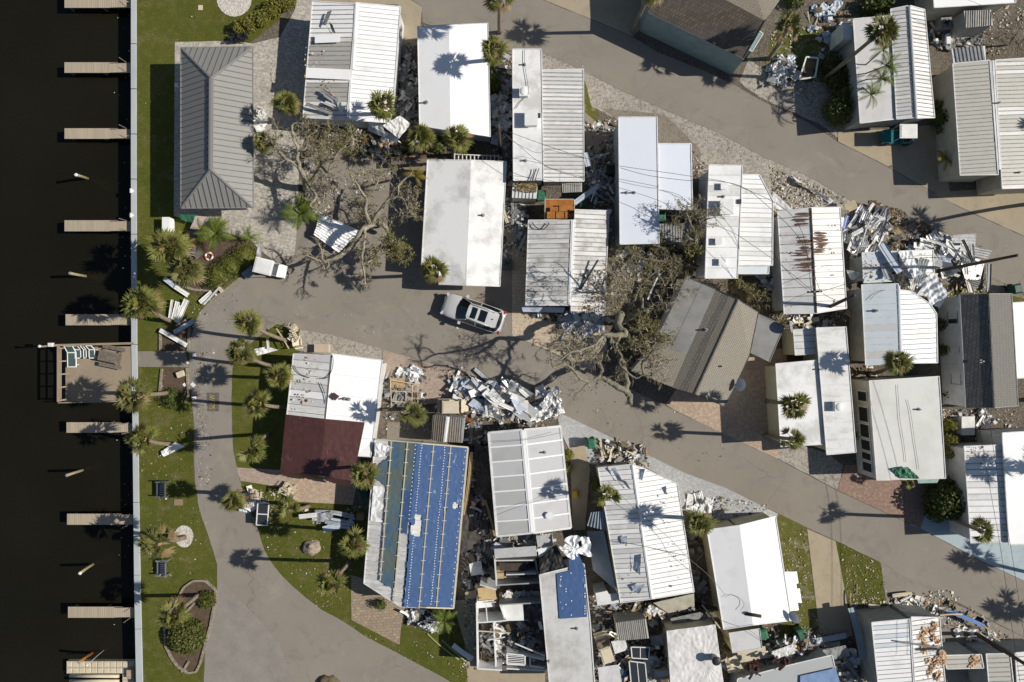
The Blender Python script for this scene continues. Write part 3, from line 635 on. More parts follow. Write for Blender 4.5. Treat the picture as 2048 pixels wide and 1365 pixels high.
for y0,y1,x in((622,646,1921),(693,706,1925),(748,770,1928)):
    p0=P(x,y0,2.55);p1=P(x,y1,2.55); f=MB()
    for zz in(1.1,2.2): f.bar(Vector((p0.x+.0,p0.y,zz)),Vector((p1.x,p1.y,zz)),.08,.08,GREYM)
    for q in(p0,p1): f.bar(Vector((q.x,q.y,1.1)),Vector((q.x,q.y,2.28)),.08,.08,GREYM,up=Vector((1,0,0)))
    wo=f.build('window',t); gl=MB(); gl.face([Vector((p0.x+.0,p0.y,1.1)),Vector((p0.x,p0.y,2.2)),Vector((p1.x,p1.y,2.2)),Vector((p1.x,p1.y,1.1))],GLASS); q=gl.build('pane',t); q.parent=wo; q.location=(0,0,0)
home('carport','carport with blank bright white roof beside the grey shingled house','carport',[
 dict(p=[(2025,606,2.7),(2120,600,2.7),(2130,752,2.7),(2033,757,2.7)],m=W2)],wall=WALLW,ins=.5)
t=home('mobile_home','mobile home with white seamed left and smooth white right roof by the blue driveway','mobile home',[
 dict(p=[(1928,893,2.5),(2004,890,2.7),(2016,1084,2.7),(1941,1086,2.5)],r=((1934,990),(2010,988)),m=[(W3,2),(W1,2)],seam=SEAM,s=.45,rw=.04),
 dict(p=[(2004,866,2.9),(2110,860,2.9),(2122,1086,2.9),(2018,1090,2.9)],m=W2)],wall=WALLW,group=HG,ins=.2)
home('mobile_home','mobile home with flat pale left roof and two ribbed strips under a tall palm','mobile home',[
 dict(p=[(1706,39,2.6),(1780,32,2.6),(1796,238,2.6),(1720,247,2.6)],m=[(M_roof('pale_flat_roof',(.53,.52,.51),(.40,.39,.375),.6,.8,.6),1)],r=((1712,140),(1787,135)),s=1.8,seam=None,edges=(0,2,3)),
 dict(p=[(1781,19,2.7),(1816,12,2.9),(1831,236,2.9),(1793,239,2.7)],r=((1784,130),(1823,127)),m=[(G2,2),(W3,1)],seam=SEAM,s=.29,rw=.05,rh=.05),
 dict(p=[(1820,12,2.95),(1849,20,2.6),(1869,236,2.6),(1833,237,2.95)],r=((1825,130),(1860,131)),m=[(W3,2),(W1,1)],seam=SEAM,s=.29,rw=.05,rh=.05)],wall=WALLG,group=HG,
 caps=[((1819,13,2.95),(1833,236,2.95),.16,G2)])
t=home('mobile_home','mobile home with greenish beige ribbed roof halves split by a pale ridge gutter','mobile home',[
 dict(p=[(1905,128,2.55),(1979,121,2.75),(1996,350,2.75),(1920,351,2.55)],r=((1912,240),(1987,236)),m=BEI,seam=GUTT,s=.3,rw=.04,rh=.04),
 dict(p=[(1990,121,2.75),(2110,113,2.5),(2125,374,2.5),(2004,378,2.75)],r=((1997,240),(2115,234)),m=[(BEI,5),(W3,1)],seam=GUTT,s=.3,rw=.04,rh=.04)],wall=WALLB,ins=.12,group=HG,
 caps=[((1985,122,2.72),(1999,340,2.72),.3,W3)],vents=[(1995,207,2.75,'pipe'),(2036,346,2.65,'pipe')])
for a,b,z0,z1 in(((1914,250),(1916,284),.8,2.1),((1917,290),(1919,320),.8,2.1)):
    p0=P(a[0],a[1],2.3);p1=P(b[0],b[1],2.3); f=MB()
    x=p0.x+.07
    for zz in(z0,z1): f.bar(Vector((x,p0.y,zz)),Vector((x,p1.y,zz)),.08,.08,TRIMW)
    for k in range(3):
        q=p0.lerp(p1,k/2); f.bar(Vector((x,q.y,z0)),Vector((x,q.y,z1)),.07,.06,TRIMW,up=Vector((-1,0,0)))
    wo=f.build('window',t); gl=MB(); gl.face([Vector((x-.02,p0.y,z0)),Vector((x-.02,p0.y,z1)),Vector((x-.02,p1.y,z1)),Vector((x-.02,p1.y,z0))],GLASS); q=gl.build('pane',t); q.parent=wo; q.location=(0,0,0)
home('porch_roof','small corrugated striped porch roof above the greenish beige roof','porch',[
 dict(p=[(1903,98,2.3),(1970,92,2.3),(1972,121,2.45),(1907,126,2.45)],r=((1938,95),(1940,124)),m=W3,seam=GREYM,s=.28,rw=.13,rh=.07)],walls=False,trim=None)
t=home('shingled_house','brown shingled house with teal walls at the top edge of the photo','house',[
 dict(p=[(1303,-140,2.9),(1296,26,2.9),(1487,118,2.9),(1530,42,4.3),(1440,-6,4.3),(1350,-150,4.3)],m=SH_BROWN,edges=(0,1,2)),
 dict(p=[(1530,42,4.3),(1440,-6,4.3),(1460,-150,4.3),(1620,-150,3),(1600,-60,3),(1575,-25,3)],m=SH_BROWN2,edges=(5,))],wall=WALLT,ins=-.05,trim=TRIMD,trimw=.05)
home('teal_porch','small roofless teal porch at the right corner of the brown shingled house','porch',[
 dict(p=[(1490,96,1.2),(1504,104,1.2),(1526,68,1.2),(1514,60,1.2)],m=WALLT)],wall=WALLT,ins=.02,trim=TRIMW,trimw=.06)
home('mobile_home','mobile home with white roof edge and beige wall at the top right corner','mobile home',[
 dict(p=[(1858,-120,2.6),(2028,-120,2.6),(2031,6,2.6),(1868,16,2.6)],m=W2)],wall=WALLB,group=HG)
home('lean_to_shed','small lean to with beige corrugated roof beside the air conditioner at the top right','shed',[
 dict(p=[(1928,22,2.2),(1982,20,2.2),(1986,51,2.0),(1933,56,2.0)],r=((1957,20),(1960,52)),m=BEI,seam=GUTT,s=.17,rw=.05,rh=.04)],wall=WALLG,ins=.03,trim=None)
home('tool_shed','narrow pale box shed with a small dark window standing left of the flat pale roof','shed',[
 dict(p=[(1684,47,2.1),(1702,46,2.1),(1703,79,2.1),(1686,79,2.1)],m=WHITE)],wall=WALLW,ins=.01,trimw=.04)
# -- lower left block
home('mobile_home','mobile home with ribbed and bright white roof halves wrapped below in a maroon tarp','mobile home',[
 dict(p=[(587,708,2.35),(664,712,2.75),(640,945,2.75),(562,940,2.35)],r=((580,770),(655,777)),m=[(G2,3),(W3,2),(W1,1)],seam=SEAM,s=.55,rw=.04),
 dict(p=[(664,708,2.75),(765,721,2.35),(742,914,2.35),(712,912,2.35),(704,955,2.35),(640,945,2.75)],r=((658,777),(755,788)),m=W2,seam=SEAMW,s=1.6,rw=.02,rh=.01)],group=HG,vents=[(690,798,2.72,'pipe'),(698,799,2.7,'pipe')])
t=home('mobile_home','mobile home with white ribbed roof mostly covered by a blue tarp strapped with battens','mobile home',[
 dict(p=[(750,878,2.4),(835,886,2.9),(806,1214,2.9),(797,1211,2.85),(728,1167,2.4)],r=((740,1020),(820,1026)),m=[(G2,2),(W3,2)],seam=SEAMW,s=.33,rw=.05),
 dict(p=[(835,886,2.9),(936,895,2.4),(907,1217,2.4),(806,1214,2.9)],r=((820,1026),(920,1034)),m=W3,seam=SEAMW,s=.33,rw=.05)],group=HG)
home('mobile_home','mobile home with grey roof crossed by bright white battens and carrying one white disc','mobile home',[
 dict(p=[(977,866,2.4),(1044,860,2.75),(1064,1066,2.75),(994,1073,2.4)],r=((985,970),(1054,963)),m=[(G1,2),(M_roof('light_grey_roof',(.52,.52,.52),(.42,.41,.40),.5,1),1)],seam=W2,s=1.15,rw=.11,rh=.04),
 dict(p=[(1048,860,2.75),(1121,853,2.4),(1142,1056,2.4),(1066,1066,2.75)],r=((1058,963),(1132,955)),m=[(M_roof('light_grey_roof',(.52,.52,.52),(.42,.41,.40),.5,1),2)],seam=W2,s=1.15,rw=.11,rh=.04)],group=HG,
 caps=[((1046,861,2.72),(1065,1066,2.72),.42,W2)],trimw=.16,vents=[(1089,905,2.6,'pipe')])
home('mobile_home','long narrow mobile home with mottled white flat roof and a small blue tarp','mobile home',[
 dict(p=[(1079,1150,2.75),(1168,1128,2.75),(1181,1250,2.75),(1190,1380,2.75),(1100,1380,2.75)],m=MEM2)],group=HG,trimw=.08,vents=[(1153,1257,2.75,'pipe'),(1097,1322,2.75,'pipe')])
t=home('mobile_home','mobile home with dented torn white seamed roof and a cut off upper right corner','mobile home',[
 dict(p=[(1196,936,2.4),(1264,929,2.8),(1304,1198,2.8),(1241,1206,2.4)],r=((1218,1070),(1284,1063)),m=[(W3,2),(W1,2),(G2,1)],seam=SEAM,s=.36,rw=.03,j=.014),
 dict(p=[(1264,929,2.8),(1290,938,2.62),(1355,968,2.4),(1388,1184,2.4),(1304,1198,2.8)],r=((1284,1063),(1372,1052)),m=[(W2,2),(W1,2)],seam=SEAM,s=.36,rw=.025,j=.012)],group=HG,
 caps=[((1265,930,2.78),(1304,1197,2.78),.2,W2)],wall=WALLB)
home('mobile_home','mobile home with plain pale left slope and blank white right slope, corner dish','mobile home',[
 dict(p=[(1414,1060,2.4),(1479,1051,2.8),(1506,1250,2.8),(1447,1259,2.4)],m=BLW if False else W1,edges=(0,2,3)),
 dict(p=[(1479,1051,2.8),(1551,1033,2.4),(1583,1241,2.4),(1506,1250,2.8)],m=W2,edges=(0,1,2))],group=HG,wall=WALLY,trim=W1)
t=home('mobile_home','mobile home with a loose wrinkled white tarp for a roof at the bottom edge','mobile home',[
 dict(p=[(1337,1262,2.5),(1430,1250,2.5),(1448,1380,2.5),(1345,1380,2.5)],m=W3)],group=HG,wall=WALLY,ins=.05)
t=home('mobile_home','mobile home with white roof strewn with torn insulation and a grey window wall','mobile home',[
 dict(p=[(1743,1245,2.6),(1819,1238,2.7),(1828,1390,2.7),(1758,1390,2.6)],r=((1748,1310),(1823,1303)),m=[(W1,2),(BLW2,1)],seam=SEAM,s=.33,rw=.03,rh=.03),
 dict(p=[(1822,1234,2.7),(1879,1235,2.5),(1892,1390,2.5),(1831,1390,2.7)],r=((1826,1310),(1885,1304)),m=[(W1,1),(W3,1)],seam=SEAM,s=.33,rw=.04,rh=.04)],group=HG,wall=WALLG,ins=.1)
t=home('mobile_home','mobile home with beige white seamed roof in the bottom right corner','mobile home',[
 dict(p=[(1888,1311,2.4),(1962,1309,2.4),(1967,1336,2.4),(1893,1338,2.4)],r=((1890,1325),(1965,1322)),m=BEI,seam=SEAM,s=.4),
 dict(p=[(1972,1308,2.5),(2020,1307,2.6),(2030,1400,2.6),(1980,1400,2.5)],r=((1975,1350),(2025,1347)),m=BEI,seam=SEAM,s=.33),
 dict(p=[(2030,1306,2.6),(2100,1300,2.5),(2110,1400,2.5),(2036,1400,2.6)],r=((2032,1350),(2100,1346)),m=W3,seam=SEAM,s=.33)],group=HG,wall=WALLG)
home('tool_shed','shed with greyish corrugated roof half buried in splintered debris below the torn white roof','shed',[
 dict(p=[(1232,1246,2.2),(1292,1238,2.2),(1298,1277,2.1),(1237,1282,2.1)],r=((1262,1240),(1268,1280)),m=BEI,seam=GUTT,s=.14,rw=.05,rh=.04,edges=())],wall=WALLB,ins=.03,trim=None)
home('tool_shed','small shed with plain pale grey sloping roof below the blank white roof near the bottom','shed',[
 dict(p=[(1458,1266,2.2),(1519,1257,2.2),(1524,1296,2.1),(1465,1306,2.1)],r=((1461,1286),(1521,1277)),m=G2,seam=None,s=.5)],wall=WALLY,ins=.03,trimw=.03)
home('mobile_home','collapsed mobile home with grey flat roof and a light blue tarp at the bottom','mobile home',[
 dict(p=[(1475,1358,2.2),(1580,1330,2.2),(1664,1310,2.2),(1672,1345,2.2),(1650,1400,2.2),(1470,1400,2.2)],m=[(M_roof('flat_grey_roof',(.40,.41,.41),(.3,.3,.3),.5,.8),1)],r=((1500,1375),(1660,1330)),s=1.4,seam=None)],group=HG,wall=WALLG)
home('tool_shed','ribbed grey and brown shed roof with one white stripe beside the blue tarped home','shed',[
 dict(p=[(866,831,2.1),(895,833,2.25),(889,884,2.25),(863,881,2.1)],r=((880,832),(876,883)),m=[(GREYM,1),(M_noise('brown_metal',(.27,.24,.2),(.2,.175,.15),2),2)],seam=WOODG,s=.16,rw=.05,rh=.04),
 dict(p=[(895,833,2.25),(929,837,2.1),(925,886,2.1),(889,884,2.25)],r=((912,835),(908,885)),m=[(M_noise('brown_metal',(.27,.24,.2),(.2,.175,.15),2),1),(GREYM,1)],seam=WOODG,s=.16,rw=.05,rh=.04)],wall=WALLG,ins=.05,trim=None,
 caps=[((896,834,2.23),(890,884,2.23),.24,W1)])
home('tool_shed','tiny cabana with rust orange roof of stacked steps between two ribbed roofs','shed',[
 dict(p=[(1090,399,2.0),(1148,399,2.0),(1150,440,2.0),(1090,440,2.0)],m=ORANGE)],wall=WALLB,ins=.02,trim=TRIMW,trimw=.03)
home('porch_roof','small pale corrugated porch roof hanging below the grey ribbed carport','porch',[
 dict(p=[(1124,367,2.1),(1164,366,2.1),(1164,384,2.0),(1125,386,2.0)],r=((1144,366),(1144,385)),m=BEI,seam=GUTT,s=.13,rw=.04,rh=.03)],walls=False,trim=None)
home('tool_shed','small shed with white slatted roof littered with brush below the vented narrow white roof','shed',[
 dict(p=[(1025,366,2.1),(1075,372,2.1),(1073,398,2.0),(1024,396,2.0)],r=((1050,369),(1048,397)),m=W3,seam=GUTT,s=.28,rw=.05,rh=.04)],wall=WALLB,ins=.02,trim=None)
home('lean_to_roof','low grey corrugated lean to roof right of the bluish white home, half under branches','lean to',[
 dict(p=[(1319,448,1.9),(1384,447,1.9),(1384,486,1.8),(1320,482,1.8)],r=((1350,447),(1351,484)),m=M_noise('old_grey_sheet',(.33,.33,.32),(.25,.25,.24),2),seam=GREYM,s=.2,rw=.04,rh=.03)],wall=WALLG,ins=.05,trim=None)
home('tool_shed','white box shed below the left eave of the torn white roof','shed',[
 dict(p=[(1191,1187,2.0),(1214,1182,2.0),(1218,1189,2.0),(1235,1187,2.0),(1238,1206,2.0),(1195,1212,2.0)],m=W3)],wall=WALLG,ins=.01,trim=None)
# ---------------------------------------------------------------- palms, trees, shrubs
def fan_crown(seed,leaves=30,gap=None,mat=LEAF_P,droop=.16):
    rr=random.Random(seed); mb=MB(); 
    for i in range(leaves):
        az=rr.uniform(0,2*math.pi); f=(i+.5)/leaves
        el=R(82-110*f+rr.uniform(-12,12))
        if gap and abs(((az-gap[0]+math.pi)%(2*math.pi))-math.pi)<gap[1] and rr.random()<.8: continue
        d=Vector((math.cos(az)*math.cos(el),math.sin(az)*math.cos(el),math.sin(el)))
        s=Vector((-math.sin(az),math.cos(az),0)); tw=rr.uniform(-.7,.7); up=d.cross(s); s=(s*math.cos(tw)+up*math.sin(tw)); up=s.cross(d)
        mm=LEAF_D if (f>.8 and rr.random()<.55) or rr.random()<.05 else mat
        pl=rr.uniform(.20,.42); L=rr.uniform(.46,.66); c=d*pl; c.z-=pl*pl*.15
        mb.bar(Vector((0,0,0)),c,.025,.012,mat)
        ns=13; span=rr.uniform(1.3,1.9)
        for j in range(ns):
            if rr.random()<.08: continue
            a=(j/(ns-1)-.5)*2*span*.62+rr.uniform(-.05,.05)
            e=d*math.cos(a)+s*math.sin(a); l=L*(1-.28*abs(a)/span)*rr.uniform(.82,1.08); fold=up*(.10*abs(math.sin(a)))
            mid=c+e*l*.55+fold*l; tip=c+e*l+fold*l; tip.z-=droop*l*rr.uniform(.6,2.2); mid.z-=.03*l
            sd=e.cross(up).normalized(); wv=.030*rr.uniform(.75,1.25)
            mb.face([c-sd*.010,c+sd*.010,mid+sd*wv,mid-sd*wv],mm); mb.face([mid-sd*wv,mid+sd*wv,tip],mm)
    return mb
def feather_crown(seed,n=22,mat=LEAF_S,up0=70,lw=.02,arc=.55,ll=.26):
    rr=random.Random(seed); mb=MB()
    for i in range(n):
        az=rr.uniform(0,2*math.pi); el=R(up0-(up0+5)*((i+.5)/n)+rr.uniform(-8,8)); L=rr.uniform(.8,1.05)
        p=Vector((0,0,0)); st=9; pts=[p.copy()]; e=el; 
        for k in range(st):
            d=Vector((math.cos(az)*math.cos(e),math.sin(az)*math.cos(e),math.sin(e))); p=p+d*L/st; pts.append(p.copy()); e-=arc/st*2.2; az+=rr.uniform(-.04,.04)
        mb.tube(pts,[.016*(1-k/(st+2)) for k in range(st+1)],mat,3,False)
        for k in range(1,st*2):
            t=k/2; a=pts[int(t)].lerp(pts[min(int(t)+1,st)],t-int(t)); d=(pts[min(int(t)+1,st)]-pts[int(t)]).normalized()
            sd=d.cross(Vector((0,0,1))).normalized()
            for q in(-1,1):
                l=ll*math.sin(math.pi*min(1,(k+2)/(st*2+2)))*rr.uniform(.8,1.15)
                tip=a+(sd*q*.85+d*.5).normalized()*l; tip.z-=l*.25; mb.face([a-d*lw,a+d*lw,tip],mat)
    return mb
def proto_mesh(mb,name): 
    o=mb.build(name,None,org=(0,0,0)); me=o.data; D.objects.remove(o); return me
FAN=[proto_mesh(fan_crown(s,n,gp,m),'fan_crown') for s,n,gp,m in((1,36,None,LEAF_P),(2,30,(1.0,.9),LEAF_P),(3,32,(3.4,.8),LEAF_P2),(4,28,(5,1.0),LEAF_P),(5,38,None,LEAF_P2))]
FEA=[proto_mesh(feather_crown(11),'feather_crown'),proto_mesh(feather_crown(12,14,LEAF_S,60,.018,.8,.2),'feather_crown'),proto_mesh(feather_crown(13,9,LEAF_Y,55),'feather_crown')]
def child_mesh(name,me,parent,loc,rz,sc):
    o=D.objects.new(name,me); COL.objects.link(o); o.parent=parent; o.location=Vector(loc)-ORG[parent.name]; o.rotation_euler=(0,0,rz); o.scale=(sc,)*3 if not hasattr(sc,'__len__') else sc
    return o
GP='palms standing around the park'
def palm(cx,cy,h,r,label,base=None,kind=None,v=None,tr=.14,bend=.0,name='fan_palm',z0=0):
    top=P(cx,cy,h)
    b=P(*base) if base else Vector((top.x+U(-.3,.3),top.y+U(-.3,.3),0)); b.z=z0
    t=thing(name,label,'palm',b,GP)
    mb=MB(); n=9; pts=[]; side=Vector((-(top-b).y,(top-b).x,0))
    for i in range(n+1):
        f=i/n; p=b.lerp(top,f); p=Vector((b.x+(top.x-b.x)*f**1.25,b.y+(top.y-b.y)*f**1.25,b.z+(top.z-b.z)*(1-(1-f)**1.1)))+side*bend*math.sin(math.pi*f); pts.append(p)
    pts[-1]=top
    mb.tube(pts,[tr*(1.25 if i==0 else 1.0-.02*i) for i in range(n+1)],TRUNK,9); mb.build('trunk',t,True)
    bt=MB(); bt.tube([pts[-2].lerp(pts[-1],.2),top-Vector((0,0,.02))],[tr*1.15,tr*1.25],BOOT,8); bt.build('leaf_boots',t,True)
    r*=1.13 if kind is None else 1.1
    me=(kind or FAN)[v if v is not None else rnd.randrange(5 if kind is None else len(kind))]
    child_mesh('crown',me,t,top,U(0,6.28),(r*U(.93,1.07),r*U(.93,1.07),r*U(.85,1)))
    return t
PALMS=[
(338,497,4.2,1.75,'lush fan palm clump between the white box and the leaning palm by the mulch bed',(345,505),0),
(372,540,4.4,1.5,'dull green fan palm leaning left out of the mulch bed below the life ring',(405,556),4),
(285,609,4.3,1.6,'fan palm leaning over the seawall beside the pile of white boards',(343,643),0),
(269,791,4.9,1.45,'fan palm leaning over the corner of the wooden deck platform',(340,786),4),
(287,878,3.9,1.3,'fan palm arching over the seawall beside the crumpled white tarp on the grass',(340,888),1),
(316,1087,4.0,1.5,'sparse yellowish palm leaning away from the white gravel ring',(369,1075),2),
(348,1230,4.0,1.25,'fan palm with curved grey trunk inside the stone edged bed',(397,1190),1),
(495,647,5.5,1.2,'fan palm on a long curved trunk at the top tip of the road island',(577,682),0),
(482,707,5.5,1.2,'fan palm leaning left across the road beside the torn white sheet',(549,733),4),
(558,753,5.3,1.05,'fan palm against the left wall of the maroon tarped home',(603,757),0),
(517,807,5.9,1.15,'fan palm leaning toward the road from the middle of the maroon tarped home',(571,814),1),
(501,899,5.5,1.15,'fan palm on the island lawn left of the maroon tarp',(537,868),3),
(467,1005,4.5,.95,'small fan palm at the road edge beside the heap of wrecked furniture',(512,988),0),
(579,1019,5.2,1.0,'fan palm among chairs and rubble below the brick patio',(618,1012),3),
(706,1087,5.6,1.25,'tall fan palm next to the lower left wall of the blue tarped home',(722,1062),0),
(661,1166,6.0,1.15,'fan palm with pale slanting trunk on the lawn by the tan pavers',(700,1122),0),
(729,950,5.4,1.2,'fan palm between the maroon tarp and the blue tarp roof',None,0),
(824,828,5.2,1.15,'fan palm with yellow heart behind the grey brown shed roof',None,2),
(869,538,5.2,1.1,'fan palm poking past the notched corner of the wide white stained roof',None,1),
(572,208,5.3,1.05,'fan palm with orange trunk boots beside the grey torn roof half',(606,238),0),
(764,210,4.6,1.3,'fan palm over the torn lower corner of the bright white roof half',(766,248),0),
(843,277,4.0,1.2,'left one of two fan palms below the smooth plain white roof',(850,306),0),
(914,280,4.0,1.15,'right one of two fan palms below the smooth plain white roof',(907,312),1),
(988,100,4.9,1.15,'fan palm between the smooth plain white roof and the narrow vented roof',(985,140),0),
(1000,-6,6.5,1.15,'tall slim fan palm on the road with its crown at the top edge',(999,66),1),
(1216,997,5.2,1.1,'fan palm at the left eave of the dented white roof',(1196,984),3),
(1398,1045,5.0,1.2,'fan palm between the dented white roof and the blank white roof',(1370,1026),0),
(1589,808,6.6,1.1,'upper one of two fan palms over the L shaped white roof',(1534,802),1),
(1584,878,5.5,1.05,'lower one of two fan palms over the L shaped white roof',(1530,871),2),
(1797,723,5.1,1.1,'fan palm above the cream white flat roof leaning right',(1742,748),0),
(1963,1063,5.8,1.0,'fan palm leaning right over the blue painted driveway',(1895,1034),3),
(1576,55,5.8,1.2,'fan palm right of the teal walled house',(1536,118),2),
(1766,61,6.8,1.2,'tall leaning palm above the flat pale roof at the upper right',(1650,158),4),
(1305,-24,6.3,1.2,'palm with curved trunk beside the brown shingled house at the top edge',(1265,64),0),
(2211,408,6.4,1.4,'palm just right of the photo whose shadow falls on the beige driveway',(2063,408),0),
(2330,1170,6.4,1.4,'palm just right of the photo shading the road above the insulation strewn home',(2172,1164),0),
(2390,1280,6.2,1.4,'palm just right of the photo shading the grey driveway at lower right',(2235,1262),0),
(2178,952,6.0,1.4,'palm just right of the photo whose shadow crosses the white roofs',(2037,932),0),
(2270,944,6.0,1.4,'second palm just right of the photo shading the smooth white roof half',(2115,930),0),
(2270,215,5.6,1.4,'palm just right of the photo shading the greenish beige roof',(2135,200),0),
]
for cx,cy,h,r,lb,bs,v in PALMS: palm(cx,cy,h,r*1.02,lb,bs,None,v,tr=.15 if h>5 else .17,bend=U(-.05,.05))
palm(603,427,1.6,1.45,'dark green feather palm clump beside the white corrugated sheet under the oak',(606,425),FEA,0,name='feather_palm',tr=.2)
palm(432,468,1.0,1.5,'large sago palm on the mulch bed above the life ring',(432,470),FEA,0,name='feather_palm',tr=.16)
palm(500,476,.8,1.0,'small sago palm at the right end of the mulch bed',(500,478),FEA,1,name='feather_palm',tr=.12)
palm(374,487,1.2,.8,'small yellow fronded palm by the dark overturned table',(376,490),FEA,2,name='feather_palm',tr=.1)
palm(529,285,3.6,.95,'small bright green palm at the left edge of the oak',(545,290),FAN,0,tr=.1)
t=thing('feather_palm','clump of drooping feather palm stems spread over the flat pale roof','palm',P(1690,168),GP)
for x_,y_,h_,r_ in((1766,100,4.6,1.15),(1772,132,4.4,1.25),(1762,158,4.0,1.2),(1742,190,3.8,1.05)):
    mb=MB(); tp_=P(x_,y_,h_); b0=P(1690+U(-6,6),168+U(-6,6)); mb.tube([b0,b0.lerp(tp_,.5)+Vector((0,0,.5)),tp_],[.07,.05,.035],LEAF_S,6); mb.build('stem',t,True); child_mesh('crown',FEA[1],t,tp_,U(0,6),r_*1.1)
palm(1816,966,2.0,.6,'small fan palm under the green awning',(1822,960),FAN,1,tr=.08)
palm(888,1240,1.2,1.15,'feather palm beside rubble below the blue tarped home',(884,1242),FEA,0,name='feather_palm',tr=.14)
palm(830,352,3.6,.95,'half dead yellow palm left of the wide white stained roof',(838,350),FEA,2,name='feather_palm',tr=.1)
palm(1893,318,1.6,1.0,'yellow green palm below the window of the greenish beige roofed home',(1895,320),FEA,2,name='feather_palm',tr=.1)
palm(1850,300,.5,.7,'bare wind stripped palmetto beside the golf cart driveway',(1852,300),FEA,1,name='feather_palm',tr=.08) if False else None
# shrubs
def leafy(mb,c,rx,ry,rz,n,mat,sz=.1,shell=.55,flat=.5,rr=rnd):
    for _ in range(n):
        while True:
            q=Vector((rr.uniform(-1,1),rr.uniform(-1,1),rr.uniform(-.3,1)))
            if shell<q.length<1: break
        p=Vector(c)+Vector((q.x*rx,q.y*ry,q.z*rz)); nn=(q.normalized()*flat+Vector((rr.uniform(-1,1),rr.uniform(-1,1),rr.uniform(0,1)))).normalized()
        a=nn.cross(Vector((rr.uniform(-1,1),rr.uniform(-1,1),rr.uniform(-1,1)))).normalized(); b=nn.cross(a); s=sz*rr.uniform(.6,1.4)
        mb.face([p-a*s,p-b*s*.45,p+a*s,p+b*s*.45],mat)
def shrub(name,label,lumps,mat,sz=.1,group=None,core=True,cat='shrub'):
    c=P(lumps[0][0],lumps[0][1]); t=thing(name,label,cat,c,group); mb=MB(); cm=MB()
    for x,y,z,r,hh,n in lumps:
        p=P(x,y,z); leafy(mb,p,r,r,hh,n,mat,sz)
        if core: cm.dome((p.x,p.y,p.z-.1),r*.72,r*.72,hh*.72,mat,10,4,jit=.08)
        sm=MB()
        for k in range(3): sm.tube([Vector((p.x+U(-.1,.1),p.y+U(-.1,.1),0)),Vector((p.x+U(-.4,.4)*r,p.y+U(-.4,.4)*r,p.z+hh*.6))],[.035,.015],BARKD,4)
        sm.build('stem',t)
    cm.build('inner_foliage',t); mb.build('foliage',t); return t
for x,y,lb in((437,550,'left'),(463,533,'middle'),(490,514,'right')):
    shrub('clipped_bush','round clipped bush, %s of three in the bed beside the golf cart'%lb,[(x,y,.3,1.0,.95,2300)],LEAF_B if False else leafmat('clipped_leaf_'+lb,(.15,.16,.025),(.11,.125,.02),(.20,.20,.04)),.045,'round clipped bushes')
shrub('clipped_bush','low clipped bush in front of the round bush nearest the road',[(424,560,.2,.8,.7,1300)],LEAF_B,.045,'round clipped bushes')
for i,(x,y,r,lb) in enumerate(((478,58,.5,'leftmost yellow green bush along the curved pavers'),(500,50,.6,'second yellow green bush along the curved pavers'),(521,40,.6,'third yellow green bush along the curved pavers'),(545,18,.75,'fourth yellow green bush along the curved pavers'),(572,4,.75,'yellow green bush at the top edge above the curved pavers'))):
    shrub('hedge_bush',lb,[(x,y,.2,r,.8,420),(x+10,y-8,.2,r*.8,.7,260)],LEAF_BY,.1,'bushes along the curved pavers')
shrub('broadleaf_shrub','big dark broadleaf shrub left of the leaning palm on the blue driveway',[(1890,1000,.8,1.5,1.6,900),(1925,1020,.7,1.1,1.3,500),(1880,975,.6,1.0,1.2,400),(1870,1025,.5,.8,.9,250)],LEAF_B,.16)
shrub('broadleaf_shrub','dark green shrub by the road below the flat pale roofed home',[(1676,222,.8,1.25,1.4,900),(1690,190,.6,1.1,1.2,500)],LEAF_B,.12)
shrub('broadleaf_shrub','dark tangled shrub at the foot of the tall leaning palm',[(1678,160,.5,1.1,1.1,420),(1663,130,.4,.8,.9,260),(1700,140,.5,.8,1,240)],leafmat('mixed_leaf',(.09,.085,.02),(.05,.055,.012),(.17,.13,.03)),.13)
shrub('broadleaf_shrub','dark bush in the lower mulch bed by the deck path',[(345,797,.2,.85,.8,800)],LEAF_B,.06)
shrub('broadleaf_shrub','narrow bush between the window wall and the L shaped white roof',[(1722,870,.3,.5,.9,250)],LEAF_B,.1)
shrub('broadleaf_shrub','yellow green bushes behind the cream white flat roof',[(1893,880,.5,.6,1.2,300),(1890,905,.4,.5,1,220),(1896,850,.4,.5,1,180)],LEAF_BY,.12)
shrub('broadleaf_shrub','dark shrub left of the greenish beige roofed home',[(1878,240,.7,.7,1.2,320),(1890,260,.5,.6,1,240),(1872,215,.5,.5,.9,180)],LEAF_B,.13)
shrub('ornamental_grass','wide grassy clump filling the lower half of the stone edged bed',[(374,1272,.3,1.45,1.0,3200)],leafmat('clump_grass',(.11,.12,.022),(.075,.09,.016),(.17,.165,.05)),.1,cat='grass clump')
shrub('ornamental_grass','smaller green clump in the upper right of the stone edged bed',[(414,1200,.15,.75,.5,1400)],leafmat('clump_grass_two',(.10,.12,.02),(.07,.085,.014),(.14,.14,.03)),.07,cat='grass clump')
shrub('broadleaf_shrub','small round bush at the left corner of the tan pavers',[(762,1209,.3,.45,.7,260)],LEAF_B,.07)
shrub('broadleaf_shrub','light green bush between the grey battened roof and its concrete path',[(1136,910,.3,.45,.9,220),(1134,935,.3,.4,.8,180)],LEAF_BY,.1)
shrub('broadleaf_shrub','dull bush below the palm at the dented white roof',[(1196,968,.4,.6,1,300)],LEAF_B,.1)
shrub('broadleaf_shrub','dark bush between the narrow vented roof and the plain white roof',[(985,160,.5,.6,1.4,360),(990,175,.3,.5,.9,200)],LEAF_B,.12)
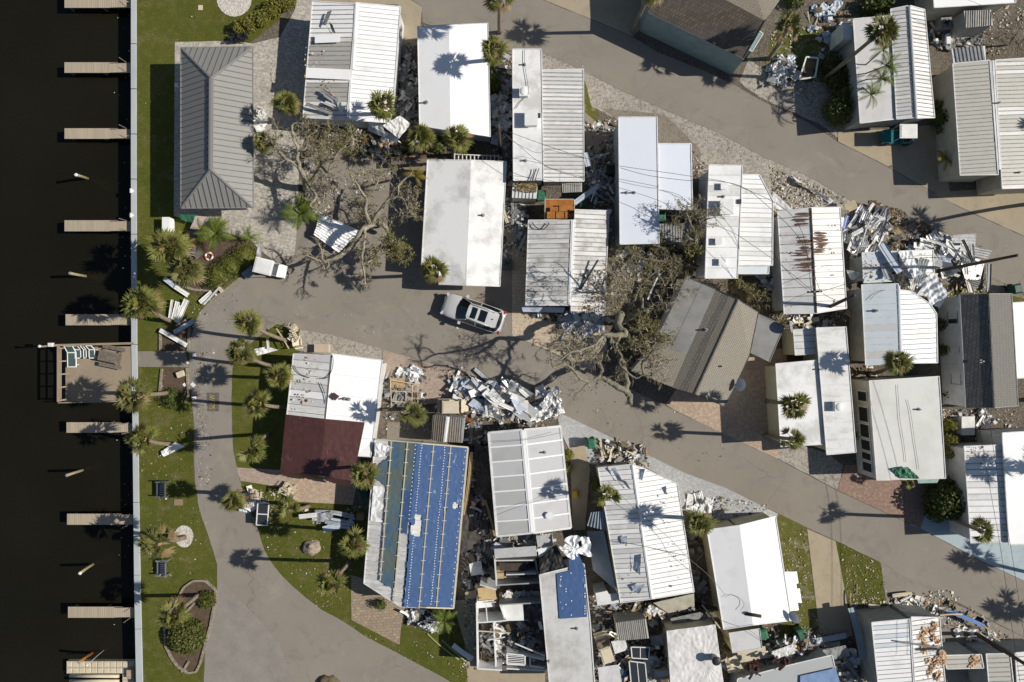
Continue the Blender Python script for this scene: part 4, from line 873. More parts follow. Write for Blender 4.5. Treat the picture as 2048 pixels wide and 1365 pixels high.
for x_,y_,r_,lb_ in((875,292,.7,'low bush between the two palms below the plain white roof'),(930,300,.6,'low bush right of the two palms below the plain white roof'),(815,295,.6,'low bush left of the two palms below the plain white roof')): shrub('broadleaf_shrub',lb_,[(x_,y_,.2,r_,.8,260)],LEAF_B,.1)
shrub('broadleaf_shrub','dark bush at the top edge left of the flat pale roof',[(1760,5,.4,1.0,1.2,420),(1735,15,.3,.7,.9,240)],LEAF_B,.13)
shrub('broadleaf_shrub','dark bush at the top edge right of the brown shingled house',[(1590,0,.3,.8,.9,240)],LEAF_B,.13)
for x_,y_,lb_ in((1898,790,'lowest dark bush along the white wall with square windows'),(1885,700,'middle dark bush along the white wall with square windows'),(1880,650,'uppermost dark bush along the white wall with square windows')): shrub('broadleaf_shrub',lb_,[(x_,y_,.3,.5,.9,200)],LEAF_B,.1)
# oaks
def twig(tb,fb,p,d,L,lev,rr,lm,nl,ls,tw):
    st=3; pts=[p]; dd=d.copy()
    for k in range(st):
        dd=(dd+Vector((rr.uniform(-1,1),rr.uniform(-1,1),rr.uniform(-.7,.7)))*.42).normalized(); pts.append(pts[-1]+dd*L/st)
    r=.0062*(lev+1)**1.3; tb.tube(pts,[r*(1-.2*i/st) for i in range(st+1)],tw,3,False)
    if lev>0:
        for k in range(1,st+1):
            for _ in range(2 if k==st else 1):
                d2=(dd+Vector((rr.uniform(-1,1),rr.uniform(-1,1),rr.uniform(-.6,.7)))*.95).normalized()
                twig(tb,fb,pts[k],d2,L*rr.uniform(.55,.8),lev-1,rr,lm,nl,ls,tw)
    else:
        for _ in range(nl):
            q=pts[rr.randint(1,st)]+Vector((rr.uniform(-1,1),rr.uniform(-1,1),rr.uniform(-1,1)))*.09
            a=Vector((rr.uniform(-1,1),rr.uniform(-1,1),rr.uniform(-.5,.5))).normalized(); b=a.cross(Vector((rr.uniform(-1,1),rr.uniform(-1,1),rr.uniform(-1,1)))).normalized(); s=ls*rr.choice((.7,.9,1.2,1.7))
            fb.face([q-a*s,q-b*s*.5,q+a*s,q+b*s*.5],lm)
def spline(pts,n=4):
    out=[]
    for i in range(len(pts)-1):
        p0=pts[max(i-1,0)];p1=pts[i];p2=pts[i+1];p3=pts[min(i+2,len(pts)-1)]
        for j in range(n):
            t=j/n; out.append(.5*((2*p1)+(p2-p0)*t+(2*p0-5*p1+4*p2-p3)*t*t+(3*p1-p0-3*p2+p3)*t**3))
    out.append(pts[-1]); return out
def oak(label,base,limbs,bunches,seed,bark=BARK,tw=TWIG,name='broken_oak'):
    rr=random.Random(seed); t=thing(name,label,'tree',P(*base))
    lb=MB(); tb=MB(); fb=MB(); gb=MB()
    first=True
    for L in limbs:
        pts=[P(x,y,z) for x,y,z,r in L]; rs=[r for *_,r in L]
        sp=spline(pts,4); n=len(sp); rad=[rs[min(int(i/4),len(rs)-1)]+(rs[min(int(i/4)+1,len(rs)-1)]-rs[min(int(i/4),len(rs)-1)])*((i%4)/4) for i in range(n)]
        sp=[p+Vector((rr.uniform(-1,1),rr.uniform(-1,1),rr.uniform(-1,1)))*min(.05,r*.35) for p,r in zip(sp,rad)]
        lb.tube(sp,rad,bark,8)
        for i in range(2,n):
            if rad[i]<.13 and rr.random()<.45:
                d=(sp[i]-sp[i-1]).normalized()+Vector((rr.uniform(-1,1),rr.uniform(-1,1),rr.uniform(-.3,.8)))
                twig(tb,fb,sp[i],d.normalized(),rr.uniform(.3,.7),rr.choice((1,2)),rr,LEAF_O,2,.035,tw)
    for x,y,z,r,n,lm,nl,ls in bunches:
        c=P(x,y,z); rm=r/26
        for k in range(max(2,int(n*.68))):
            a=rr.uniform(0,6.28); d=Vector((math.cos(a),math.sin(a),rr.uniform(-.5,.7))).normalized()
            o=c+Vector((rr.uniform(-1,1),rr.uniform(-1,1),rr.uniform(-.6,.6)))*rm*.45
            twig(tb,fb,o,d,rm*rr.uniform(.35,.62),2,rr,lm,nl,ls,tw)
    lb.build('trunk',t,True); tb.build('twigs',t); fb.build('foliage',t)
oak('bare broken oak with a wandering grey trunk over the patio right of the pavilion',(612,378),[
 [(614,378,0,.3),(612,366,1.2,.25),(608,352,2.4,.22),(600,336,3.2,.17),(595,318,3.8,.14),(596,301,4.2,.12),(588,280,4.6,.10),(584,262,4.9,.08),(586,248,5.1,.06),(604,247,5.2,.04)],
 [(600,336,3.2,.13),(585,325,3.6,.10),(572,318,3.8,.09),(560,305,4.0,.08),(553,292,4.1,.06),(552,272,4.2,.04),(555,255,4.3,.03)],
 [(612,366,1.2,.2),(628,355,2.4,.15),(640,330,3.4,.10),(655,320,4,.08),(668,318,4.2,.05)],
 [(596,301,4.2,.1),(608,300,4.4,.08),(615,288,4.6,.06),(618,272,4.8,.05),(635,262,5,.03)],
 [(608,352,2.4,.14),(625,380,2.8,.11),(632,395,3,.09),(620,412,3.1,.07),(640,420,3.1,.04)],
 [(553,292,4.1,.05),(540,285,4.1,.03),(530,281,4.1,.02)],
 [(640,330,3.4,.10),(655,345,3.8,.08),(662,330,4.2,.06),(680,300,4.6,.05),(705,290,4.8,.04),(703,265,5,.03)]],
 [(625,270,4.2,34,14,LEAF_O,4,.05),(650,290,4,34,14,LEAF_O,4,.05),(690,270,4,28,10,LEAF_O2,5,.055),(660,265,4.2,28,10,LEAF_O,4,.05),(640,315,3.6,26,9,LEAF_O,3,.05),(665,310,3.6,30,9,LEAF_O,3,.05),(620,385,2.8,26,9,LEAF_O,2,.045),(650,380,2.6,22,6,LEAF_O,2,.045),(690,310,3,22,7,LEAF_O,3,.05),(715,285,3.8,24,8,LEAF_O2,5,.055),(605,250,4.4,22,8,LEAF_O,3,.05),(550,270,4,18,5,LEAF_O,3,.05)],21)
oak('broken oak leaning over the white corrugated sheet left of the wide white roof',(757,448),[
 [(757,448,0,.3),(752,447,1.4,.27),(742,450,2.2,.25),(729,458,2.5,.24),(714,478,2.6,.22),(703,495,2.6,.20),(690,506,2.6,.18),(672,516,2.6,.16),(655,522,2.6,.13),(640,522,2.7,.10),(625,516,2.8,.07),(608,509,2.9,.05)],
 [(640,522,2.7,.09),(645,530,2.7,.06),(650,540,2.7,.04)],[(655,522,2.6,.09),(658,530,2.6,.06),(652,538,2.6,.03)],
 [(645,522,2.7,.08),(643,502,3,.06),(638,490,3.2,.05),(630,482,3.4,.03)],
 [(742,450,2.2,.2),(735,437,3.2,.16),(730,420,4,.13),(732,400,4.6,.11),(724,385,5,.09),(716,372,5.3,.07),(710,360,5.5,.04)],
 [(742,450,2.2,.2),(752,434,2.8,.16),(765,416,3.2,.14),(780,396,3.6,.12),(797,372,4,.10),(812,357,4.3,.07),(823,346,4.5,.05)],
 [(729,458,2.5,.14),(730,475,3,.10),(728,490,3.4,.09),(724,515,3.8,.08),(725,530,4,.08),(729,548,4.2,.06),(730,567,4.3,.03)],
 [(780,396,3.6,.08),(795,394,3.8,.06),(808,400,3.9,.05),(815,418,3.9,.04)],
 [(797,372,4,.07),(796,384,4.1,.05),(797,392,4.1,.03)],
 [(725,530,4,.06),(745,520,3.6,.05),(760,510,3.4,.04),(780,500,3.2,.03)],
 [(732,400,4.6,.07),(745,385,4.9,.05),(755,365,5,.04),(757,350,5.1,.03)],
 [(745,440,2.4,.2),(758,445,2.0,.22),(768,452,1.4,.2),(775,462,.9,.16)]],
 [(816,418,3.4,38,22,LEAF_O,2,.045),(830,400,3.4,26,9,LEAF_O,3,.05),(788,490,2.8,34,26,LEAF_O2,6,.055),(765,500,2.8,28,13,LEAF_O2,5,.05),(795,512,2.8,24,12,LEAF_O2,6,.055),(740,508,3,26,10,LEAF_O,4,.05),(752,348,4.2,34,15,LEAF_O,3,.045),(780,350,4,26,9,LEAF_O,3,.045),(725,425,3.4,30,12,LEAF_O,4,.05),(730,405,3.8,22,7,LEAF_O,4,.05),(640,500,2.6,22,6,LEAF_O,1,.04),(728,560,3.6,12,6,LEAF_O,2,.04),(690,500,2.8,16,3,LEAF_O,2,.04),(775,445,2.2,22,5,LEAF_O,2,.045)],22)
oak('huge fallen oak with twisted mossy limbs sprawling between the ribbed roof and the tan house',(1245,640),[
 [(1246,640,0,.42),(1243,638,1.5,.36),(1240,630,3.0,.32),(1238,640,4.0,.28),(1237,653,4.6,.26),(1250,667,5.0,.24),(1238,671,5.2,.2),(1222,671,5.4,.17),(1206,672,5.6,.14),(1199,686,5.8,.12),(1190,698,6.0,.10),(1180,706,6.2,.06)],
 [(1246,640,1.6,.3),(1256,637,2.6,.28),(1268,628,3.2,.25),(1283,620,3.6,.22),(1296,624,3.8,.16)],
 [(1283,620,3.6,.14),(1285,606,3.8,.10),(1284,597,4,.06)],[(1290,621,3.7,.1),(1303,613,3.9,.08),(1312,606,4.0,.06),(1322,610,4.1,.03)],
 [(1240,671,5.2,.12),(1235,684,5.4,.10),(1233,697,5.6,.09),(1243,714,5.8,.08),(1239,728,5.9,.08),(1248,738,6,.07),(1258,748,6,.07),(1272,757,6,.06),(1284,752,6.1,.05),(1296,752,6.2,.04),(1307,758,6.2,.03)],
 [(1222,671,5.4,.12),(1221,684,5.3,.09),(1226,694,5.2,.05)],
 [(1263,808,4.5,.12),(1261,800,4.6,.19),(1258,790,4.6,.22),(1250,780,4.7,.23),(1235,775,4.8,.22),(1222,766,4.9,.2),(1210,758,5.0,.18),(1196,757,5.2,.15),(1180,763,5.4,.12),(1162,758,5.8,.09),(1150,745,6.2,.08),(1140,734,6.6,.07),(1124,731,6.9,.06),(1106,735,7.2,.05),(1102,715,7.3,.04),(1101,697,7.4,.04),(1110,684,7.5,.04),(1114,676,7.5,.03),(1104,664,7.6,.02)],
 [(1250,780,4.7,.2),(1254,768,4.2,.2),(1250,752,3.6,.22),(1246,738,2.8,.24),(1244,725,1.6,.28),(1243,716,0,.34)],
 [(1196,757,5.2,.12),(1204,742,5.2,.12),(1198,728,5.2,.1),(1190,722,5.2,.06)],[(1208,757,5,.09),(1222,753,5.2,.06),(1234,750,5.4,.05),(1241,744,5.6,.03)],
 [(1287,748,3,.1),(1285,736,3.4,.1),(1286,724,3.8,.11),(1297,716,4.2,.10),(1302,706,4.5,.08),(1314,697,4.8,.04)],
 [(1180,763,5.4,.08),(1168,775,5.4,.05),(1152,790,5.4,.03)],[(1150,745,6.2,.05),(1144,730,6.4,.04),(1143,720,6.5,.03)],
 [(1206,672,5.6,.10),(1190,690,6.4,.09),(1165,700,7.0,.08),(1140,705,7.4,.07),(1120,720,7.6,.05),(1095,716,7.8,.03)],
 [(1140,705,7.4,.05),(1130,690,7.6,.04),(1115,690,7.8,.02)],
 [(1256,637,2.6,.14),(1262,610,3.2,.12),(1271,594,3.8,.10),(1280,573,4.2,.08),(1296,556,4.5,.06),(1320,539,4.7,.03)],
 [(1262,610,3.2,.1),(1262,585,3.8,.08),(1252,580,4.2,.07),(1240,580,4.4,.07),(1228,575,4.5,.06),(1238,566,4.6,.05),(1222,542,4.8,.04),(1216,530,4.8,.03)],
 [(1262,585,3.8,.07),(1254,560,4.3,.05),(1258,545,4.6,.04)]],
 [(1160,692,5.6,40,34,LEAF_O,1,.035),(1180,705,5.2,28,16,LEAF_O,1,.035),(1145,690,6,26,12,LEAF_O,1,.03),(1290,672,3.6,40,26,LEAF_O2,5,.055),(1312,685,3.4,34,18,LEAF_O,4,.05),(1270,690,3.6,26,12,LEAF_O,3,.05),(1285,650,3.4,26,12,LEAF_O2,4,.05),(1240,590,3.4,30,8,LEAF_O2,3,.05),(1285,560,3.6,40,8,LEAF_O2,4,.05),(1325,562,3.4,40,11,LEAF_O,2,.04),(1338,602,3.4,38,9,LEAF_O,1,.04),(1350,575,3.4,30,8,LEAF_O2,3,.045),(1235,545,6.4,40,13,LEAF_O,2,.05),(1228,590,6.2,34,11,LEAF_O,2,.05),(1120,760,6.2,18,6,LEAF_O,1,.03),(1150,785,5,18,6,LEAF_O,1,.03),(1325,735,3.2,34,11,LEAF_O,1,.04),(1215,700,4,24,7,LEAF_O,1,.035),(1220,620,3,24,6,LEAF_O,3,.05),(1225,560,3.8,24,5,LEAF_O,2,.04),(1300,720,3.6,18,6,LEAF_O,1,.035)],23,BARK2)
oak('leafless oak crown standing above the grey corrugated lean to',(1384,512),[
 [(1384,512,0,.2),(1386,500,1.6,.17),(1390,482,2.8,.14),(1388,465,3.6,.10),(1380,445,4.4,.07),(1372,425,5,.04)],
 [(1388,465,3.6,.08),(1400,450,4.2,.06),(1412,440,4.8,.05),(1425,436,5,.03)],[(1390,482,2.8,.08),(1378,476,3.4,.06),(1368,464,3.8,.05),(1352,450,4,.03)],[(1380,445,4.4,.05),(1392,425,4.8,.04),(1395,405,5.2,.03)]],
 [(1375,428,4,34,18,LEAF_O,3,.045),(1395,440,4,34,16,LEAF_O,3,.045),(1410,430,4.2,26,10,LEAF_O,2,.045),(1390,480,3,26,14,LEAF_O2,4,.05),(1350,440,3.4,26,8,LEAF_O,2,.045),(1385,505,2,24,12,LEAF_O2,4,.05)],24,BARKD)
oak('low tangle of broken oak branches below the bluish white home',(1290,520),[
 [(1395,535,1.0,.14),(1370,528,1.6,.12),(1345,522,1.9,.1),(1318,522,2.1,.09),(1290,518,2.2,.07),(1262,510,2.2,.05)],
 [(1345,522,1.9,.08),(1330,500,2.2,.05),(1310,492,2.4,.03)],[(1318,522,2.1,.07),(1300,538,2,.05),(1276,545,2,.03)]],
 [(1280,500,1.9,34,15,LEAF_O2,5,.055),(1320,505,1.9,36,14,LEAF_O2,5,.055),(1355,500,1.9,34,12,LEAF_O2,5,.05),(1380,520,1.6,30,10,LEAF_O,4,.05),(1340,530,1.6,34,9,LEAF_O,3,.05),(1300,530,1.6,30,8,LEAF_O,3,.05),(1255,505,1.8,24,9,LEAF_O,2,.045),(1230,515,1.6,20,6,LEAF_O,2,.04),(1400,500,1.6,20,8,LEAF_O,3,.05)],25,BARKD,name='fallen_branches')
oak('scrubby leaning bush with yellowish leaves between the tan house and the rusty roof',(1515,610),[
 [(1516,618,0,.08),(1514,606,1.2,.06),(1508,594,1.8,.04),(1498,584,2.2,.03)]],
 [(1500,582,1.6,26,14,LEAF_O2,5,.055),(1480,572,1.4,22,10,LEAF_O2,5,.055),(1518,600,1.4,20,10,LEAF_O,4,.05),(1535,592,1.4,16,7,LEAF_O2,5,.05),(1460,566,1,18,6,LEAF_O,3,.05),(1545,630,.6,22,8,LEAF_O,3,.05),(1565,640,.5,18,6,LEAF_O,3,.05)],26,BARKD,name='scrub_tree')
oak('bare dry shrub standing between the grey roofs at the right of the photo top',(2020,80),[
 [(2018,90,0,.06),(2024,80,1.2,.05),(2035,66,2.2,.03)],[(2018,90,0.2,.05),(2005,84,1,.04),(1996,70,1.8,.02)]],
 [(2022,76,1.6,36,16,LEAF_O,1,.03),(2005,62,1.6,26,8,LEAF_O,1,.03),(2040,95,1.4,26,8,LEAF_O,1,.03)],27,BARKD,name='dry_shrub')
# ---------------------------------------------------------------- docks, deck, furniture
ZD=-.32
for i,(x0,y0,x1,y1,lb) in enumerate(((129,-60,263,16,'widest wooden finger dock, cut by the top edge of the photo'),(129,125,262,146,'second finger dock from the top, with thin leaning poles beside it'),(129,257,262,278,'third finger dock from the top, left of the pavilion'),(129,441,262,463,'fourth finger dock from the top, level with the foot of the pavilion'),(131,629,264,651,'finger dock lying in palm shade just above the railed deck'),(133,845,267,866,'finger dock just below the railed deck'),(134,1028,269,1050,'finger dock level with the white gravel ring'),(136,1214,271,1236,'lowest finger dock, level with the stone edged bed'))):
    a=P(x0,y0,ZD);b=P(x1,y1,ZD); t=thing('finger_dock',lb,'dock',((a.x+b.x)/2,(a.y+b.y)/2,-1.2),'finger docks along the seawall')
    mb=MB(); n=int((b.x-a.x)/.14)
    st=.72
    for k in range(n):
        f0=a.x+(b.x-a.x)*k/n; f1=a.x+(b.x-a.x)*(k+1)/n-.012; c=.07 if f0-a.x>(b.x-a.x)*.79 else 0
        mb.box(((f0+f1)/2,(a.y+b.y)/2-c/2,ZD-.02+U(-.003,.003)),(f1-f0,abs(a.y-b.y)-c,.04),DECK)
    mb.build('deck_boards',t)
    for s in(-1,1):
        fm=MB(); fm.box(((a.x+b.x)/2,(a.y+b.y)/2+s*(abs(a.y-b.y)/2-.12),ZD-.12),(b.x-a.x-.1,.06,.18),WOODG); fm.build('joist',t)
    for k in(0,.5):
        for s in(-1,1):
            pm=MB(); pm.cyl((a.x+.2+(b.x-a.x)*k,(a.y+b.y)/2+s*(abs(a.y-b.y)/2-.2),-2.2),.09,1.83,WOODG,8); pm.build('pile',t)
    for s in(-1,1):
        hm=MB(); hx=b.x-.35; hy=(a.y+b.y)/2+s*(abs(a.y-b.y)/2-.03); hm.tube([Vector((hx,hy,ZD)),Vector((hx-.02,hy,ZD+.95))],.035,WOODG,6); hm.build('post',t)
MOOR=M_noise('mooring_wood',(.36,.31,.17),(.24,.2,.11),5)
for i,(bx,by,tx,ty,m,lb) in enumerate(((172,356,152,350,MOOR,'white capped mooring post below the third finger dock'),(170,553,140,547,MOOR,'thin mooring post above the shaded finger dock'),(163,941,134,951,MOOR,'mooring post with a reddish base below the deck'),(183,1129,160,1147,MOOR,'pale mooring post left of the lower grey bench'),(181,1308,158,1325,ORANGE,'rusty mooring post beside the cube float'),(208,1299,172,1333,ALU,'thin white pole beside the cube float'))):
    b=P(bx,by,-1.2); h=.9; tp=P(tx,ty,h); t=thing('mooring_post',lb,'post',b,'posts standing in the canal'); mb=MB(); r_=.11 if i<5 else .03
    mb.tube([b-Vector((0,0,.8)),b.lerp(tp,.5),tp],[r_*1.1,r_,r_*.95],m,8); mb.build('shaft',t,True)
    mb=MB(); mb.tube([tp,tp+Vector((0,0,.05))],[r_*1.2,r_*.9],WHITE if i in(0,3) else GREYM,8); mb.build('cap',t)
# cube float
t=thing('cube_float','beige floating platform of rounded plastic cubes with two rollers at the bottom of the canal','float',P(200,1345,-1.2))
for r_ in range(6):
    for c_ in range(11):
        p=P(139+c_*12.4,1329+r_*12.4,-.75); mb=MB(); mb.box((p.x,p.y,-.95),(.46,.46,.4),CREAM); mb.box((p.x,p.y,-.73),(.36,.36,.05),CREAM)
        if not(2<=r_<=3 and c_<9): mb.build('cube',t)
for yy in(1352,1362):
    a=P(140,yy,-.7);b=P(238,yy+1,-.7); mb=MB(); mb.tube([a,b],.13,CREAM,8); mb.build('roller',t,True)
mb=MB(); p=P(262,1348,-.5); mb.box((p.x,p.y,-.62),(.55,.7,.5),M_noise('winch_box',(.4,.31,.21),(.33,.26,.17),3)); mb.build('winch_box',t)
# deck platform
t=thing('deck_platform','square wooden deck over the canal with a railed lower walkway on its left','deck',P(200,748,-1.2))
mb=MB(); mb.prism([P(x,y,.08) for x,y in((131,695),(272,693),(273,803),(131,803))],-.1,DECK2); mb.build('deck_boards',t)
mb=MB(); mb.prism([P(x,y,-.55) for x,y in((118,693),(131,693),(131,806),(118,806))],-.7,WOODD); mb.build('lower_walkway',t)
for a,b in(((117,693,1.1),(117,804,1.1)),((112,691,1.1),(268,687,1.1)),((117,806,.5),(235,803,.5)),((122,695,.45),(122,803,.45))):
    mb=MB(); mb.bar(P(*a),P(*b),.16 if a[2]>1 else .09,.07,DECK2); mb.build('rail',t)
for i in range(5):
    y=697+i*26; p=P(119,y,1.1); mb=MB(); mb.box((p.x,p.y,.1),(.1,.1,2.0),DECK2); mb.build('post',t)
    mb=MB(); mb.bar(P(118,y,.5),P(130,y,.3),.07,.06,DECK2); mb.build('cross_rail',t)
t=thing('light_pole','lamp arm reaching out over the canal from the railed deck corner','light',P(117,692,-.6))
mb=MB(); a=P(116,691,1.3); mb.tube([Vector((a.x,a.y,-.6)),a],.05,DECK2,6); mb.bar(a,P(79,694,1.6),.11,.08,DECK2); mb.build('arm',t)
mb=MB(); p=P(79,693,1.65); mb.dome(p,.14,.12,.12,WHITE,10,3,True); mb.build('lamp_head',t,True)
mb=MB(); p=P(102,690,1.5); mb.box(p,(.28,.28,.3),WHITE); mb.build('junction_box',t)
def chair_lounge(name,label,x,y,rz,L=2.0):
    p=P(x,y,.1); t=thing(name,label,'lounge chair',p,'chairs pushed against the deck rail')
    M=Matrix.Translation(p)@Matrix.Rotation(rz,4,'Z'); f=MB(); s_=MB()
    A=lambda a,b,c:M@Vector((a,b,c))
    for s in(-1,1):
        f.tube([A(-L/2,s*.32,.3),A(0,s*.32,.32),A(L*.18,s*.32,.33),A(L/2,s*.32,.75)],.04,WHITE,6)
        for q in(-L*.4,L*.15): f.tube([A(q,s*.32,.3),A(q,s*.32,0)],.03,WHITE,5)
    for q,z in((-L/2,.3),(L*.18,.33),(L/2,.75)): f.bar(A(q,-.34,z),A(q,.34,z),.08,.05,WHITE)
    f.build('frame',t); tl=M_TEALSL
    s_.face([A(-L/2,-.3,.31),A(L*.18,-.3,.34),A(L*.18,.3,.34),A(-L/2,.3,.31)],tl); s_.face([A(L*.18,-.3,.34),A(L/2,-.3,.76),A(L/2,.3,.76),A(L*.18,.3,.34)],tl); s_.build('sling',t); return t
M_TEALSL=M_noise('teal_sling',(.07,.115,.105),(.05,.09,.083),3)
chair_lounge('lounge_chair','teal and white lounge chair lying alone along the deck rail',149,713,R(90),1.6)
for i,(x,lb) in enumerate(((164,'leftmost of three upright teal and white chairs at the deck rail'),(175,'middle of three upright teal and white chairs at the deck rail'),(186,'rightmost of three upright teal and white chairs at the deck rail'))): chair_lounge('lounge_chair',lb,x,704,R(90),.95)
# picnic table
def picnic(label,x,y,rz,z=.08):
    p=P(x,y,z); t=thing('picnic_table',label,'picnic table',p); M=Matrix.Translation(p)@Matrix.Rotation(rz,4,'Z')
    mb=MB()
    for k in range(5): c=M@Vector((0,-.32+.16*k,.74)); mb.box(c,(1.75,.15,.045),WOODG,rz)
    mb.build('table_top',t)
    for s in(-1,1):
        mb=MB()
        for k in range(2): c=M@Vector((0,s*(.62+.15*k),.44)); mb.box(c,(1.75,.14,.045),WOODG,rz)
        mb.build('bench_seat',t)
        
        for q_ in(-1,1): mb=MB(); mb.bar(M@Vector((s*.6,q_*.75,.02)),M@Vector((s*.6,q_*.2,.7)),.08,.05,WOODG); mb.build('leg',t)
picnic('brown slatted picnic table on the deck near the seawall',231,714,R(-12))
# benches
def bench(label,x,y,rz,m):
    p=P(x,y,0); t=thing('garden_bench',label,'bench',p,'grey benches facing the canal'); M=Matrix.Translation(p)@Matrix.Rotation(rz,4,'Z')
    mb=MB()
    for k in range(5): mb.box(M@Vector((-.42+.13*k,0,.42)),(.12,1.05,.03),m,rz)
    mb.build('seat',t); mb=MB()
    for k in range(7): mb.bar(M@Vector((.16,-.48+.16*k,.42)),M@Vector((.5,-.48+.16*k,1.0)),.13,.025,m,up=M.to_3x3()@Vector((-.8,0,.5)))
    mb.bar(M@Vector((.49,-.58,1.0)),M@Vector((.49,.58,1.0)),.07,.06,m); mb.build('backrest',t)
    for s in(-1,1):
        mb=MB(); mb.box(M@Vector((0,s*.56,.64)),(.95,.1,.04),m,rz); mb.build('armrest',t)
        for q in(-.4,.35): mb=MB(); mb.box(M@Vector((q,s*.55,.31)),(.07,.07,.62),m,rz); mb.build('leg',t)
bench('dark slate grey slatted bench beside the small palm shadow on the lawn',331,976,0,M_noise('slate_paint',(.10,.115,.135),(.075,.085,.1),3))
bench('lighter grey slatted bench below the sparse yellowish palm',332,1132,0,M_noise('grey_paint',(.19,.2,.21),(.14,.15,.16),3))
# life ring
t=thing('life_ring','orange and white life ring lying on the brown mulch','life ring',P(418,513,0)); p=P(418,513,.1)
for k in range(8):
    mb=MB(); mb.tube([p+Vector((.27*math.cos(a),.27*math.sin(a),0)) for a in [math.pi/4*(k+j/4) for j in range(5)]],.075,WHITE if k%2 else M_noise('ring_orange',(.52,.17,.09),(.45,.15,.08),4),8); mb.build('band' if k%2 else 'ring_segment',t,True)
# simple things
def bx(name,label,cat,x,y,sz,m,rz=0,z=0,group=None,m2=None,lid=.03):
    p=P(x,y,z+sz[2]); mb=MB(); mb.box((p.x,p.y,z+sz[2]/2),sz,m,rz); mb.box((p.x,p.y,z+sz[2]+lid/2+.002),(sz[0]*1.05,sz[1]*1.05,lid),m2 or m,rz)
    return tag(mb.build(name),label,cat,group)
bx('utility_box','tall bright white utility box standing on the lawn below the pavilion','utility box',332,450,(.55,1.1,.75),WHITE)
bx('hatch_cover','small pale square cover on the lawn at the top','cover',401,16,(.32,.36,.03),CREAM)
bx('hatch_cover','small bluish square plate beside the pavilion in its shade','cover',353,171,(.28,.32,.03),WHITE)
bx('stepping_stone','brown square slab on the lawn below the slate grey bench','slab',357,1005,(.65,.45,.03),M_noise('brown_slab',(.27,.2,.13),(.22,.165,.11),4))
bx('broken_crate','tilted cream crate on the lower mulch bed by the deck path','crate',360,749,(.5,.42,.3),CREAM,R(20))
for x,y,s,lb in((388,711,.28,'white scrap at the road edge beside the concrete path'),(386,770,.34,'biggest white scrap beside the lower mulch bed'),(369,770,.25,'white scrap lying on the lower mulch bed edge'),(388,797,.3,'white scrap left of the yellow road lettering'),(375,726,.2,'small white scrap at the path corner')):
    mb=MB(); p=P(x,y,.05); mb.box(p,(s,s*.8,.05),WHITE,U(0,3),.12,.1); tag(mb.build('scrap_board'),lb,'scrap')
# seawall fittings
for y,lb in((382,'small white cleat on the seawall below the third finger dock'),(431,'small white cleat on the seawall above the fourth finger dock')):
    t=thing('dock_cleat',lb,'cleat',P(263,y,.12)); mb=MB(); p=P(262,y,.2); mb.box(p,(.12,.34,.1),WHITE); mb.build('horn',t); mb=MB(); mb.box(p+Vector((.06,0,-.06)),(.2,.16,.05),WHITE); mb.build('base_plate',t)
# road lettering
mb=MB(); mb.prism([P(x,y,.05) for x,y in((413,786),(438,786),(438,823),(415,823))],.03,M_noise('black_road_patch',(.085,.08,.075),(.115,.105,.095),3,.4,.6,(.2,.18,.15),12,.5,.7)); tag(mb.build('road_patch'),kind='structure')
def text_mesh(name,s,loc,rz,size,m,sx=1,dz=.004):
    cu=D.curves.new(name,'FONT'); cu.body=s; cu.size=size; cu.align_x='CENTER'; cu.align_y='CENTER'; o=D.objects.new(name,cu); COL.objects.link(o); o.scale=(sx,1,1)
    me=D.meshes.new_from_object(o.evaluated_get(bpy.context.evaluated_depsgraph_get())); D.objects.remove(o)
    q=D.objects.new(name,me); me.materials.clear(); me.materials.append(m); COL.objects.link(q); q.location=loc; q.rotation_euler=(0,0,rz); q.scale=(sx,1,1); return q
p=P(425,804,.056); o=text_mesh('road_lettering','SLOW',p,R(90),.62,M_noise('worn_yellow_paint',(.50,.34,.06),(.36,.26,.08),6,.4,.6,(.12,.11,.1),9,.52,.66),.66); tag(o,kind='structure')
# rock, edging
def rocky(name,label,x,y,r,hh,m,seed,cat='rock',asp=1):
    mb=MB(); p=P(x,y,0); mb.dome(p-Vector((0,0,.1)),r,r*asp,hh,m,16,7)
    for v in mb.v:
        q=noise.noise(v*2.3+Vector((seed,0,0)))*.3+noise.noise(v*6+Vector((0,seed,0)))*.12; d=(v-p); v+=d.normalized()*q*r
    return tag(mb.build(name,None,True),label,cat)
rocky('boulder','big rough tan boulder on the lawn left of the slanting palm',624,1096,.75,.55,ROCK,3,'boulder',.85)
rocky('boulder','small brush topped rock at the bottom edge on the road',658,1362,.8,.5,BRUSH,5,'boulder',.6)
def edging(label,px,w_=.16,step=.3,group='stone edging around the beds'):
    t=thing('stone_edging',label,'edging',P(*px[0]),group); mb=MB(); pts=[P(*p) for p in px]
    for a,b in zip(pts,pts[1:]):
        n=max(1,int((b-a).length/step))
        for k in range(n):
            q=a.lerp(b,(k+.5)/n); d=b-a; mb.box((q.x,q.y,.07+U(-.01,.01)),((b-a).length/n*.93,w_*U(.9,1.1),.16),STONE,math.atan2(d.y,d.x)+U(-.05,.05))
    mb.build('stone_course',t)
edging('curved stone edging round the big lower bed',BED+BED[:1])
edging('inner curved stone edging inside the big lower bed',[(396,1192),(390,1206),(378,1219),(368,1228)])
edging('inner straight stone edging at the foot of the lower bed',[(379,1322),(370,1337),(364,1343)])
edging('stone edging on the lawn side of the upper mulch bed',[(322,657),(322,702)])
edging('stone edging on the road side of the upper mulch bed',[(380,655),(377,705)])
edging('stone edging on the lawn side of the lower mulch bed',[(325,738),(320,795)])
edging('stone edging on the road side of the lower mulch bed',[(375,736),(378,790),(372,806)])
edging('stone edging below the round clipped bushes',[(366,573),(390,580),(425,583),(445,568),(462,550)])
t=edging  # keep name
